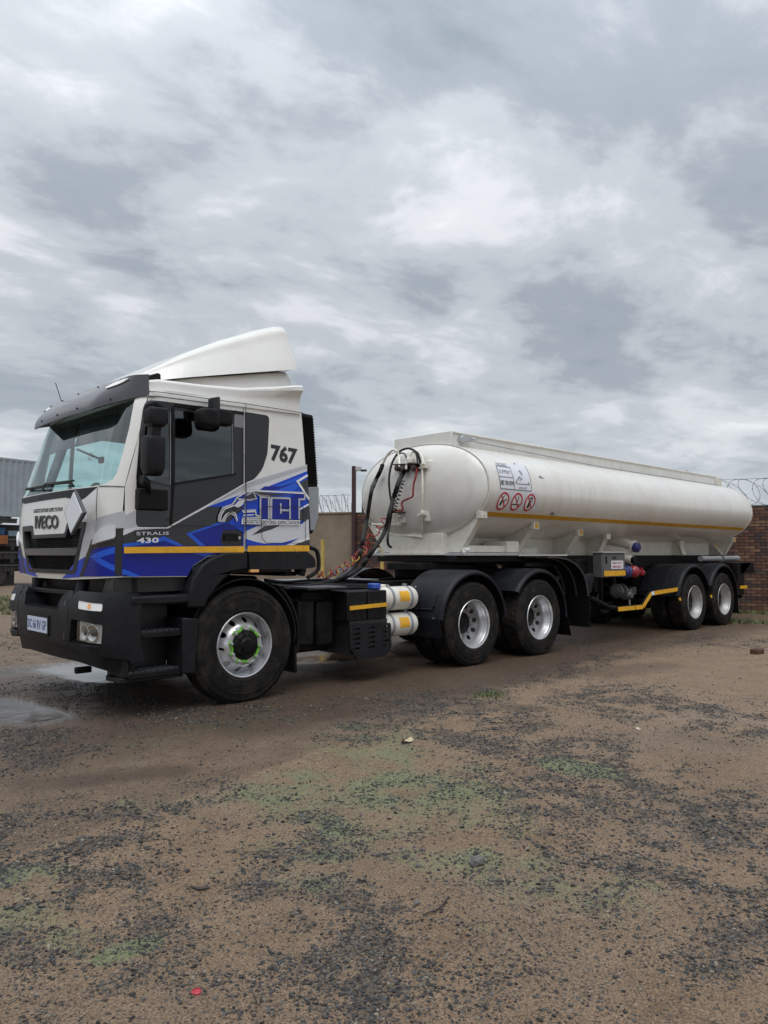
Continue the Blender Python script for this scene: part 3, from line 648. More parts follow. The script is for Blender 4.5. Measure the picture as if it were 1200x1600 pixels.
# ---- far-off inside of the cab, seen through the glass
im = MB(); im.box(-1.1, .62, .13, 2.37, 1.20, 1.24); im.build('cab_floor', 'interior_dark', tractor)
im = MB(); im.box(.60, .63, .12, 2.38, 1.2, 2.80); im.build('cab_rear_wall', 'white_paint', tractor)
im = MB(); im.box(.555, .595, .15, 2.35, 1.25, 2.74); im.build('cab_lining', 'interior_cloth', tractor)
im = MB(); im.box(-.95, .59, .2, 2.3, 2.745, 2.76); im.build('headlining', 'interior', tractor)
im = MB(); im.prism([(-1.22, 1.92), (-1.0, 1.98), (-.78, 1.90), (-.72, 1.72), (-.85, 1.3), (-1.22, 1.3)], 'y', .2, 2.3); dash = im.build('dashboard', 'interior_dark', tractor, bevel=.03)
im = MB()
for y in (.62, .80): im.cyl((-.98, y, 2.0), (-.94, y, 2.0), .055, 14)
im.build('dash_fan', 'vinyl_lightgrey', dash)
im = MB(); im.tube([(-.72 + .04 * math.sin(t), 1.86 + .22 * math.cos(t), 1.92 + .20 * math.sin(t)) for t in [k * 2 * math.pi / 24 for k in range(25)]], .016, 8); im.tube([(-.9, 1.86, 1.75), (-.72, 1.86, 1.92)], .03); im.build('steering_wheel', 'interior_dark', tractor)
for y in (.62, 1.86):
    s = MB(); s.box(-.38, .14, y - .26, y + .26, 1.52, 1.68); s.hexa([(.06, y - .25, 1.66), (.2, y - .25, 1.66), (.2, y + .25, 1.66), (.06, y + .25, 1.66)], [(.2, y - .2, 2.32), (.3, y - .2, 2.32), (.3, y + .2, 2.32), (.2, y + .2, 2.32)]); s.box(-.3, .1, y - .2, y + .2, 1.24, 1.52)
    seat = s.build('seat', 'seat_cloth', tractor, bevel=.03); h = MB(); h.box(.22, .3, y - .14, y + .14, 2.34, 2.52); h.build('headrest', 'seat_cloth', seat, bevel=.03)
for u, m in ((.42, 'interior_dark'), (-.42, 'interior_dark')):
    s = MB(); patch(s, [(u - .37, 2.42), (u + .37, 2.42), (u + .37, 2.66), (u - .37, 2.66)], cabU, (), .2, -.05, .02); s.build('sun_blind', m, tractor)
s = MB(); s.box(-1.0, -.97, .98, 1.06, 2.24, 2.30); s.tube([cabU(.22, 2.36, -.02), (-1.0, 1.02, 2.28)], .012, 6); s.build('dash_camera', 'interior_dark', tractor, bevel=.006)
s = MB(); s.tube(spline([(-.62, .17, 2.72), (-.58, .17, 2.5), (-.50, .17, 2.2), (-.47, .17, 1.95), (-.47, .17, 1.8)], 6), .03, 8); s.build('curtain_edge', 'interior_dark', tractor)
# A-pillar lining so the panel is not hollow
for sg in (1, -1):
    s = MB(); s.tube([cabU(sg * 1.33, 1.95, -.07), cabU(sg * 1.33, 2.7, -.07)], .05, 8); s.build('pillar_lining', 'interior', tractor)
    s = MB(); s.box(-.10, .0, .10 if sg == 1 else 2.36, .14 if sg == 1 else 2.40, 1.3, 2.74); s.build('pillar_lining', 'interior', tractor)
# ---- mirrors
mir = MB(); cx = -1.16
def pill(mb, x0, x1, y0, y1, z0, z1, top=.9, bot=.85):
    def ring(z, k, j): xm, ym = (x0 + x1) / 2, (y0 + y1) / 2; w, d = (x1 - x0) / 2 * k, (y1 - y0) / 2 * j; return [(xm + w * math.copysign(abs(math.cos(t)) ** .36, math.cos(t)), ym + d * math.copysign(abs(math.sin(t)) ** .42, math.sin(t)), z) for t in [2 * math.pi * i / 28 for i in range(28)]]
    h = z1 - z0
    mb.loft([ring(z0, bot * .86, .6), ring(z0 + .03 * h, bot * .95, .85), ring(z0 + .12 * h, .3 + bot * .7, .96), ring(z0 + .22 * h, 1, 1), ring(z0 + .8 * h, 1, 1), ring(z0 + .94 * h, .5 + top * .5, .97), ring(z0 + .985 * h, top * .96, .85), ring(z1, top * .88, .6)])
MU = [(-1.153, 2.604), (-0.881, 2.445)]; ML = [(-1.177, 2.366), (-0.897, 2.032)]
for sg in (1, -1):
    Y = lambda y: y if sg == 1 else 2.5 - y
    ya, yb = sorted((Y(-.20), Y(-.03)))
    mm = MB(); pill(mm, ML[0][0] + .07, ML[1][0] - .045, ya, yb, ML[1][1], ML[0][1], .92, .80); m1 = mm.build('mirror', 'dark_plastic', tractor, sharp=60)
    mm = MB(); pill(mm, MU[0][0] + .06, MU[1][0] - .04, ya, yb, MU[1][1], MU[0][1], .95, .70); mm.build('mirror_head', 'dark_plastic', m1, sharp=60)
    mm = MB(); mm.box(MU[0][0] + .10, MU[1][0] - .09, *sorted((Y(-.16), Y(-.06))), ML[0][1] - .03, MU[1][1] + .03); mm.build('mirror_stem', 'dark_plastic', m1, bevel=.02)
    mm = MB()
    mm.loft([[(x, Y(y + a), z + b) for a, b in ((-.035, -.02), (.035, -.02), (.035, .03), (-.035, .03))] for x, y, z in ((MU[0][0] + .06, -.10, MU[0][1] + .0), (MU[0][0] + .16, -.06, MU[0][1] + .045), (MU[1][0] + .02, .05, MU[0][1] + .03), (MU[1][0] + .08, .10, MU[0][1] - .02))])
    mm.build('mirror_arm', 'black_plastic', m1, bevel=.012); mm = MB()
    mm.loft([[(x, Y(y + a), z + b) for a, b in ((-.045, -.04), (.045, -.04), (.045, .03), (-.045, .03))] for x, y, z in ((ML[0][0] + .06, -.11, ML[1][1] - .03), (ML[0][0] + .14, -.05, ML[1][1] - .06), (ML[0][0] + .22, .08, ML[1][1] - .14))])
    mm.box(ML[0][0] + .09, ML[0][0] + .36, *sorted((Y(.0), Y(.085))), ML[1][1] - .28, ML[1][1] - .10)
    mm.build('mirror_arm', 'black_plastic', m1, bevel=.012); break      # the far mirror is not in sight
# kerb mirror above the near window
KM = [(-0.672, 2.64), (-0.403, 2.497)]
mm = MB(); pill(mm, KM[0][0] + .05, KM[1][0] - .03, -.21, -.04, KM[1][1], KM[0][1] + .02, .7, .9); km = mm.build('kerb_mirror', 'black_plastic', tractor, sharp=60)
mm = MB(); mm.loft([[(x, y + a, z + b) for a, b in ((-.04, -.07), (.04, -.07), (.04, .07), (-.04, .07))] for x, y, z in ((KM[0][0] + .19, -.10, 2.70), (KM[0][0] + .30, -.04, 2.735), (KM[0][0] + .36, .05, 2.745), (KM[0][0] + .37, .085, 2.745))]); mm.build('kerb_mirror_arm', 'dark_plastic', km, bevel=.012)
mm = MB(); pill(mm, KM[1][0] - .02, KM[1][0] + .20, -.06, .06, 2.555, 2.70, .6, .9); mm.build('kerb_mirror_cover', 'black_plastic', km, sharp=60)
# ---- bumper: centre unit, corner units with lamps, lower valance, recess behind
UE = BUMPER.ux(-1.045, .8)
mm = MB(); cu = rounded([(-.63, .585), (.63, .585), (.63, 1.05), (.52, 1.065), (.45, 1.0), (.42, .88), (-.42, .88), (-.45, 1.0), (-.52, 1.065), (-.63, 1.05)], [.0, .0, .02, .05, .05, .03, .03, .05, .05, .02], 4)
patch(mm, cu, bumpU, (), .08, 0, .20); bump = mm.build('bumper', 'dark_plastic', tractor, bevel=.015)
HL = [(0.786, 0.81), (1.128, 0.785), (1.12, 0.63), (0.781, 0.645)]; IND = [(0.789, 0.982), (1.126, 0.965), (1.133, 0.903), (0.813, 0.914)]; BEZ = [(0.697, 0.822), (1.142, 0.799), (1.125, 0.611), (0.652, 0.608)]
for sg in (1, -1):
    M_ = lambda poly: [(sg * u, z) for u, z in poly]
    q = rounded(M_([(.64, .585), (1.0, .545), (1.3, .50), (UE, .465), (UE, 1.03), (1.28, 1.055), (.70, 1.06), (.64, 1.04)]), [.0, .0, .0, 0, .05, .02, .04, .03], 4)
    mm = MB(); patch(mm, q, bumpU, [M_(rounded(BEZ, .03)), M_(rounded(IND, .015))], .06, 0, .20); bc = mm.build('bumper_corner', 'dark_plastic', tractor, bevel=.012)
    mm = MB(); patch(mm, M_(rounded(BEZ, .02)), bumpU, (), .1, -.10, .02); mm.build('lamp_pocket', 'print_black', bc)
    mm = MB(); patch(mm, M_(rounded(HL, .02)), bumpU, (), .06, -.038, .06); hl = mm.build('headlamp', 'lamp_clear', bc)
    uc, zc = sum(p[0] for p in HL) / 4, sum(p[1] for p in HL) / 4
    for du, r in ((-.055, .068), (.06, .074)):
        mm = MB(); n = 20
        rings = []
        for rr, o in ((r, -.039), (r, -.024), (r * .92, -.022), (r * .7, -.032), (r * .45, -.037)):
            rings.append([bumpU(sg * (uc + du) + rr * math.cos(t), zc + rr * math.sin(t), o) for t in [2 * math.pi * k / n for k in range(n)]])
        mm.loft(rings); mm.build('lamp_reflector', 'lamp_chrome', bc)
        mm = MB(); mm.loft([[bumpU(sg * (uc + du) + rr * math.cos(t), zc + rr * math.sin(t), o) for t in [2 * math.pi * k / 14 for k in range(14)]] for rr, o in ((r * .42, -.037), (r * .36, -.024), (r * .1, -.018))]); mm.build('lamp_lens', 'lamp_dark', bc)
    mm = MB(); patch(mm, M_(rounded(HL, .02)), bumpU, (), .06, -.012, .006); mm.build('headlamp_glass', 'lamp_glass', bc)
    mm = MB(); patch(mm, M_(rounded(IND, .015)), bumpU, (), .06, -.004, .03); il = mm.build('indicator', 'lamp_clear', bc, bevel=.004)
    ui, zi = sum(p[0] for p in IND) / 4, sum(p[1] for p in IND) / 4
    mm = MB(); patch(mm, M_(rounded([(ui - .0, zi - .02), (ui + .045, zi - .02), (ui + .045, zi + .02), (ui, zi + .02)], .01)), bumpU, (), .06, -.002, .006); mm.build('indicator_bulb', 'amber_lamp', bc)
    mm = MB(); mm.tube([bumpU(sg * .56, 1.03, -.10), bumpU(sg * .56, 1.19, -.13)], .05, 12); mm.build('bumper_post', 'dark_plastic', bc)
    mm = MB()
    for z in (.95, .66): patch(mm, [(sg * (.565 + .02 * math.cos(t)), z + .03 * math.sin(t)) for t in [k * math.pi / 6 for k in range(12)]], bumpU, (), .1, .003, .01)
    mm.build('bolt_recess', 'print_black', bc)
    q = [(sg * .70, .535), (sg * UE, .48), (sg * UE, .50), (sg * .70, .56)]
mm = MB(); patch(mm, [(-UE + .06, .36), (-1.0, .395), (-.6, .42), (.6, .42), (1.0, .395), (UE - .06, .345), (UE - .06, .445), (1.25, .48), (.9, .535), (.6, .56), (-.6, .56), (-.9, .535), (-UE + .06, .46)], bumpU, (), .09, -.07, .06); mm.build('valance', 'dark_plastic', tractor, bevel=.01)
mm = MB(); patch(mm, [(-UE + .08, .42), (UE - .08, .42), (UE - .08, .62), (-UE + .08, .62)], bumpU, (), .15, -.15, .03); mm.build('bumper_backing', 'print_black', tractor)
mm = MB(); patch(mm, [(-1.30, .86), (1.30, .86), (1.30, 1.20), (-1.30, 1.20)], cabU, (), .12, -.13, .03); mm.build('front_recess', 'black_plastic', tractor)
mm = MB(); patch(mm, [(.70, 1.0), (1.34, 1.0), (1.34, 1.165), (.70, 1.165)], cabU, (), .12, -.06, .05); patch(mm, [(-.48, 1.01), (.48, 1.01), (.48, 1.05), (-.48, 1.05)], cabU, (), .1, .0, .08); mm.build('foot_ledge', 'dark_plastic', tractor, bevel=.006)
mm = MB(); mm.tube([bumpU(.1, .86, -.14), bumpU(.1, .97, -.14)], .018, 8); mm.build('tow_pin', 'black_plastic', tractor)
mm = MB(); mm.box(-1.36, -1.22, .56, .61, .345, .40); mm.build('tow_hook', 'chassis_black', tractor, bevel=.01)
# number plate
PL = [(-.265, .665), (.235, .665), (.235, .80), (-.265, .80)]
mm = MB(); patch(mm, rounded([(-.285, .64), (.255, .64), (.255, .825), (-.285, .825)], .01), bumpU, (), .2, .014, .02); pf = mm.build('plate_frame', 'black_plastic', tractor, bevel=.004)
mm = MB(); patch(mm, PL, bumpU, (), .2, .018, .004); mm.build('number_plate', 'plate_blue', pf)
lettering(MB(), 'DC 66 RV GP', [(-.25, .69), (.22, .69), (.22, .775), (-.25, .775)], bumpU, .0195, .01).build('plate_lettering', 'plate_ink', pf, smooth=False)
# ---- steps beside the front wheel
q = [(-1.264, 0.994), (-1.136, 0.981), (-1.128, 0.917), (-1.116, 0.341), (-1.197, 0.35), (-1.208, 0.531), (-1.255, 0.549)]
s0, s1 = q[1][0], [(-0.657, 0.812)][0][0]
mm = MB(); mm.box(s0 - .02, s1 + .02, .34, .40, .30, 1.18); mm.box(s0 - .1, s1 + .1, .14, .34, 1.05, 1.175); mm.build('step_well', 'print_black', tractor)
for zz in ([(-1.099, 0.717)][0][1], [(-1.1, 0.386)][0][1]):
    mm = MB(); mm.box(s0, s1, .04, .34, zz - .04, zz); mm.box(s0, s1, .035, .05, zz - .055, zz - .005); st = mm.build('step', 'black_plastic', tractor, bevel=.008)
    mm = MB(); n = 9
    for i in range(n):
        for j in range(4): x = s0 + .03 + (s1 - s0 - .06) * i / (n - 1); mm.box(x - .018, x + .018, .05 + .06 * j, .085 + .06 * j, zz, zz + .006)
    mm.build('step_tread', 'rib_grey', st)['kind'] = 'stuff'
mm = MB(); mm.box(s0 - .06, s1 + .04, .06, .34, .30, .345); mm.box(s0 - .03, s0 + .012, .05, .33, .345, 1.04); mm.build('step_sill', 'dark_plastic', tractor, bevel=.008)
lg = [(-1.13, 1.023), (-0.609, 0.913)]
mm = MB(); mm.box(lg[0][0], lg[1][0] + .02, .01, .2, lg[1][1] + .03, lg[0][1]); mm.build('step_ledge', 'dark_plastic', tractor, bevel=.02)
w5 = [(-0.657, 0.819), (-0.507, 0.803), (-0.533, 0.319), (-0.657, 0.332)]
mm = MB(); mm.prism(w5, 'y', .01, .30); mm.build('step_side', 'dark_plastic', tractor, bevel=.012)
# far side skirt, plain
mm = MB(); mm.box(-1.1, -.62, 2.2, 2.49, .36, 1.16); mm.build('step_well', 'black_plastic', tractor, bevel=.02)
# ---- front wheel arches and mudguards
ARCH = [(-0.612, 0.903), (-0.595, 1.07), (-0.567, 1.167), (-0.48, 1.279), (-0.369, 1.347), (-0.254, 1.386), (0, 1.389), (0.01, 1.233), (-0.142, 1.208), (-0.25, 1.144), (-0.338, 1.062), (-0.407, 0.98), (-0.448, 0.895)]
ARCH2 = [(0.012, 1.389), (0.712, 1.396), (0.795, 1.339), (0.813, 1.284), (0.809, 1.24), (0.564, 1.225), (0.025, 1.232)]
for sg in (1, -1):
    ys = (0.0, .30) if sg == 1 else (2.2, 2.5)
    mm = MB(); mm.prism(ARCH, 'y', *ys); mm.build('wheel_arch', 'dark_plastic', tractor, bevel=.022, seg=3)
    mm = MB(); mm.prism(rounded(ARCH2, [0, .02, .03, .02, .03, .03, 0], 3), 'y', *ys); a2 = mm.build('wheel_arch', 'dark_plastic', tractor, bevel=.022, seg=3)
    mm = MB(); mm.box(*([k[0] for k in [(0.029, 1.226), (0.121, 1.225)]]), *((-.008, .03) if sg == 1 else (2.47, 2.508)), *([k[1] for k in [(0.082, 1.204), (0.082, 1.23)]])); mm.build('side_marker', 'amber_lamp', a2, bevel=.003)
    mm = MB(); yy = (.06, .62) if sg == 1 else (1.88, 2.44); mm.lathe([(.60, yy[0]), (.60, yy[1]), (.585, yy[1]), (.585, yy[0])], (.02, 0, .55), 28, True, -.15, 2.9); mm.build('mudguard_liner', 'black_plastic', tractor)
    mm = MB(); mm.hexa([(.60, yy[0], .20), (.63, yy[0], .20), (.63, yy[1], .20), (.60, yy[1], .20)], [(.595, yy[0], .56), (.62, yy[0], .56), (.62, yy[1], .56), (.595, yy[1], .56)]); mm.build('mud_flap', 'rubber_black', tractor, bevel=.004)
    mm = MB(); mm.sheet(lambda u, w, o: (.02 + (.64 + o) * math.cos(u), w, .55 + (.66 + o) * math.sin(u)), [-.25 + 1.1 * k / 12 for k in range(13)], yy if sg == 1 else yy, -.02); mm.build('mudguard', 'black_plastic', tractor)
# ---- air intake stack behind the cab
for sg in (1,):
    st = [(0.703, 2.827), (0.86, 2.822), (0.93, 2.077), (0.932, 1.767), (0.868, 1.586), (0.815, 1.585), (0.779, 2.068)]
    mm = MB(); mm.prism(st, 'y', .12, .42); stk = mm.build('intake_stack', 'black_plastic', tractor, bevel=.015)
    lo = [(0.79, 2.06), (0.933, 2.074), (0.93, 1.767), (0.875, 1.62), (0.825, 1.619)]
    mm = MB(); mm.prism(lo, 'y', .105, .122); mm.build('intake_panel', 'grey_steel', stk, bevel=.006, label='scuffed grey lower panel')
    mm = MB(); sl = [(0.724, 2.796), (0.853, 2.787), (0.919, 2.102), (0.789, 2.102)]
    for k in range(26):
        t = (k + .5) / 26; a = [sl[0][i] + (sl[3][i] - sl[0][i]) * t for i in (0, 1)]; b = [sl[1][i] + (sl[2][i] - sl[1][i]) * t for i in (0, 1)]
        mm.hexa([(a[0], .105, a[1] - .008), (b[0], .105, b[1] - .008), (b[0], .13, b[1] - .008), (a[0], .13, a[1] - .008)], [(a[0], .100, a[1] + .002), (b[0], .100, b[1] + .002), (b[0], .13, b[1] + .008), (a[0], .13, a[1] + .008)])
    mm.build('intake_slats', 'black_plastic', stk)
    mm = MB(); path = spline([(.84, .25, 1.42), (.84, .25, 1.3), (.80, .25, 1.16)], 8); mm.tube(path, [.05 + .007 * (i % 2) for i in range(len(path))], 10); mm.tube(spline([(.86, .18, 1.45), (.97, .18, 1.40), (.985, .18, 1.22), (.86, .2, 1.13)], 8), .022, 8); mm.build('intake_hose', 'hose_black', stk)
mm = MB(); mm.box(.64, .80, .3, 2.2, 1.15, 1.45); mm.build('cab_crossbeam', 'chassis_black', tractor, bevel=.01)
# ---- chassis
mm = MB()
for y in (.82, 1.60): mm.box(-1.1, 5.25, y, y + .08, .78, 1.04)
for x in (.9, 2.2, 3.2, 4.0, 5.1): mm.box(x, x + .1, .9, 1.6, .8, 1.0)
mm.build('chassis_frame', 'chassis_black', tractor, bevel=.006)
mm = MB(); mm.box(-.9, .55, .62, 1.9, .55, 1.15); mm.cyl((.55, 1.25, .8), (1.6, 1.25, .75), .2, 16); mm.build('engine', 'chassis_black', tractor, bevel=.04)
mm = MB()
for x in (0, 3.331, 4.741): mm.cyl((x, .3, .53), (x, 2.2, .53), .09, 14); mm.cyl((x, 1.05, .53), (x, 1.45, .53), .22, 16)
for y in (.72, 1.7): mm.box(3.5, 4.6, y, y + .1, .55, .70)
mm.build('axle', 'chassis_black', tractor)
mm = MB(); mm.box(.72, 1.30, .36, .80, .34, .93); mm.box(.76, .98, .22, .36, .42, .90); mm.box(1.02, 1.26, .24, .36, .40, .88); mm.build('silencer', 'chassis_black', tractor, bevel=.03)
mm = MB(); mm.cyl((1.0, 2.05, .68), (2.3, 2.05, .68), .29, 22); mm.build('fuel_tank', 'chassis_black', tractor, bevel=.02)
mm = MB(); mm.box(1.35, 2.25, .66, .82, .36, .76); mm.box(2.0, 2.6, .9, 1.6, .42, .75); mm.cyl((1.6, 1.25, .70), (3.3, 1.25, .58), .08, 14); mm.cyl((4.0, 1.25, .55), (4.6, 1.25, .55), .07, 14); mm.build('driveline', 'chassis_black', tractor, bevel=.02)
for k, (y, z) in enumerate(((.40, .97), (.52, .99), (.62, 1.0), (.74, 1.05))):
    mm = MB(); mm.tube(spline([(.70, y, z + .05), (1.0, y + .02, z + .02), (1.5, y + .03 * k - .02, z + .03), (2.2, y + .06, z), (2.75, y + .1, z - .05)], 6), .016, 8); mm.build('chassis_line', 'hose_black', tractor)
mm = MB(); mm.box(2.42, 2.62, .30, .62, .62, .92); mm.cyl((2.52, .29, .78), (2.52, .22, .78), .08, 14); mm.build('brake_valve', 'chassis_black', tractor, bevel=.02)
# deck plates on the chassis between cab and fifth wheel
mm = MB(); mm.box(.98, 2.5, .86, 1.66, 1.05, 1.065); mm.build('deck_plate', 'chequer', tractor)
cp = [(0.85, 0.188), (0.215, -0.689), (0.634, -0.623), (1.218, 0.111)]
mm = MB(); mm.box(.80, 1.36, .12, .72, 1.0, 1.02); cw = mm.build('catwalk', 'chassis_black', tractor, bevel=.004)
mm = MB()
for k in range(15): x = .83 + k * .035; mm.hexa([(x, .14, 1.02), (x + .018, .14, 1.02), (x + .038, .5, 1.02), (x + .02, .5, 1.02)], [(x, .14, 1.032), (x + .018, .14, 1.032), (x + .038, .5, 1.032), (x + .02, .5, 1.032)])
mm.build('catwalk_bars', 'chequer', cw)
# battery box with its lower louvred guard
bb = [(1.306, 0.932), (1.886, 0.944), (1.886, 0.61), (1.307, 0.634)]
mm = MB(); mm.box(.90, 1.33, .34, .7, .45, .985); mm.build('tank_bracket', 'chassis_black', tractor, bevel=.02)
mm = MB()
xm = (bb[0][0] + bb[1][0]) / 2
for a, b in ((bb[0][0], xm - .01), (xm + .01, bb[1][0])): mm.box(a, b, .08, .66, .66, .975)
for k in range(5): x = bb[0][0] + .12 + k * (bb[1][0] - bb[0][0] - .2) / 4; mm.box(x - .015, x + .015, .068, .09, .66, .86)
bx = mm.build('battery_box', 'black_plastic', tractor, bevel=.02)
ys = [(1.323, 0.823), (1.866, 0.838), (1.866, 0.796), (1.324, 0.78)]
mm = MB(); mm.prism([(ys[0][0], ys[3][1]), (ys[1][0], ys[2][1]), (ys[1][0], ys[1][1]), (ys[0][0], ys[0][1])], 'y', .056, .066); mm.build('reflective_strip', 'reflective_yellow', bx)
g = rounded([(1.315, 0.634), (1.923, 0.611), (1.933, 0.339), (1.838, 0.24), (1.421, 0.256), (1.325, 0.378)], .03)
holes = []
gx0, gx1 = min(p[0] for p in g), max(p[0] for p in g)
for c in range(3):
    for r in range(6): x = gx0 + .09 + c * (gx1 - gx0 - .18) / 2; z = .62 - r * .052; holes.append([(x - .055, z), (x + .055, z), (x + .055, z + .02), (x - .055, z + .02)])
mm = MB(); patch(mm, g, lambda a, b, o: (a, .05 - o, b), [h for h in holes if all(inside(p, g) for p in h)], .12, 0, .02); gd = mm.build('battery_guard', 'dark_plastic', bx, bevel=.003)
mm = MB(); mm.box(gx0 + .03, gx1 - .03, .09, .6, .30, .66); mm.build('battery_tray', 'print_black', bx)
# additive tank cap and air tanks
cpz = [(1.772, 0.984), (1.933, 0.979)]
mm = MB(); mm.cyl(((cpz[0][0] + cpz[1][0]) / 2, .25, .985), ((cpz[0][0] + cpz[1][0]) / 2, .25, 1.045), .075, 20); mm.build('filler_cap', 'blue_cap', tractor, bevel=.01)
mm = MB(); mm.box(cpz[1][0] - .02, cpz[1][0] + .12, .2, .32, .97, 1.03); mm.build('filler_neck', 'pipe_cream', tractor, bevel=.02)
for (ax, az), (bx_, bz), lab in (([(1.924, 0.874), (2.33, 0.861)][0], [(1.924, 0.874), (2.33, 0.861)][1], 0), ([(1.924, 0.579), (2.329, 0.56)][0], [(1.924, 0.579), (2.329, 0.56)][1], 1)):
    r = .135; z = (az + bz) / 2; y = .05 + r + .03; x0, x1 = ax - .02, bx_ + .05
    prof = [(x0 - .07, .02), (x0 - .06, .07), (x0 - .03, .115), (x0, r), (x1, r), (x1 + .03, .12), (x1 + .055, .08), (x1 + .065, .02)]
    mm = MB(); n = 28; mm.loft([[(x, y + rr * math.cos(t), z + rr * math.sin(t)) for t in [2 * math.pi * k / n for k in range(n)]] for x, rr in prof]); tk = mm.build('air_tank', 'cream_steel', tractor, sharp=30)
    mm = MB()
    for f in (.18, .80): x = x0 + (x1 - x0) * f; mm.loft([[(xx, y + rr * math.cos(t), z + rr * math.sin(t)) for t in [2 * math.pi * k / n for k in range(n)]] for xx, rr in ((x, r - .002), (x, r + .006), (x + .035, r + .006), (x + .035, r - .002))], caps=False); mm.box(x, x + .035, y - .02, y + .02, z + r, z + r + .03)
    mm.build('tank_strap', 'grey_steel', tk)
    mm = MB(); mm.sheet(lambda u, w, o: (u, y + (r + .004 + o) * math.cos(w), z + (r + .004 + o) * math.sin(w)), [x0 + (x1 - x0) * .42, x0 + (x1 - x0) * .74], [math.pi * (1.03 - .02 * k) + .12 for k in range(0, 15, 2)], -.004); mm.build('reflective_patch', 'reflective_yellow', tk)
    mm = MB(); mm.cyl((x0 - .06, y, z), (x0 - .16, y, z), .05, 10); mm.box(x0 - .14, x0 - .02, y - .10, y + .05, z - .11, z + .09); mm.build('air_valve', 'chassis_black', tk, bevel=.015)
mm = MB(); mm.box(1.95, 2.40, .34, .44, .55, 1.0); mm.build('tank_bracket', 'chassis_black', tractor, bevel=.01)
# fifth wheel
mm = MB(); mm.prism([(3.3, .95), (3.3, 1.55), (3.7, 1.70), (4.35, 1.70), (4.85, 1.45), (4.85, 1.33), (4.3, 1.30), (4.3, 1.20), (4.85, 1.17), (4.85, 1.05), (4.35, .80), (3.7, .80)], 'z', 1.16, 1.26); mm.box(3.6, 4.4, .8, 1.7, 1.04, 1.16); mm.build('fifth_wheel', 'chassis_black', tractor, bevel=.01)
# ---- wheels
def tyre(mb, x, y, zc, R, width, rim_r, tread=160, lug=True, flat=.014):
    """y is the outer side wall; body runs inboard (+y)"""
    w = width; prof = [(rim_r - .012, .035), (rim_r + .004, .012), (rim_r + .022, .006), (rim_r + .024, .002), (rim_r + .034, .002), (rim_r + .036, .005), (rim_r + .085, 0.), (R - .105, .004), (R - .103, .001), (R - .094, .001), (R - .092, .006), (R - .05, .012), (R - .048, .008), (R - .04, .009), (R - .022, .024)]
    inner = [(r, w - o) for r, o in prof[::-1]]
    g = (w - .06) / 5; tr = []
    for k in range(5):
        a = .03 + k * g; tr += [(R, a + .006), (R, a + g - .014)]
        if k < 4: tr += [(R - .014, a + g - .012), (R - .014, a + g + .003)]
    P = prof + tr + inner; m = len(P); vs = []; fs = []
    for i in range(tread):
        t = 2 * math.pi * i / tread; c, s_ = math.cos(t), math.sin(t)
        for j, (r, o) in enumerate(P):
            if lug and len(prof) <= j < len(prof) + len(tr) and r > R - .005 and (i + int((o / w) * 5)) % 4 == 0: r -= .009
            px, pz = r * c, r * s_
            if pz < -(R - flat): k = (-(R - flat) - pz); pz = -(R - flat); o = o - (.012 if o < w / 2 else -.012) * min(1, k / .02)
            vs.append((x + px, y + o, zc + pz))
    for i in range(tread):
        i2 = (i + 1) % tread
        for j in range(m - 1): fs.append((i * m + j, i * m + j + 1, i2 * m + j + 1, i2 * m + j))
    mb.add(vs, fs)
def disc_with_holes(mb, x, y0, zc, r_in, r_out, depth, nh, hr, hc, thick=.012, phase=0.):
    """ring plate, depth(r) gives its y; round hand holes"""
    ring = lambda r, n: [(r * math.cos(2 * math.pi * k / n), r * math.sin(2 * math.pi * k / n)) for k in range(n)]
    hs = [[(hc * math.cos(a) + hr * math.cos(t), hc * math.sin(a) + hr * math.sin(t)) for t in [2 * math.pi * k / 14 for k in range(14)]] for a in [phase + 2 * math.pi * i / nh for i in range(nh)]]
    patch(mb, ring(r_out, 60), lambda a, b, o: (x + a, y0 + depth(math.hypot(a, b)) - o, zc + b), [ring(r_in, 30)] + hs, .022, 0, thick)
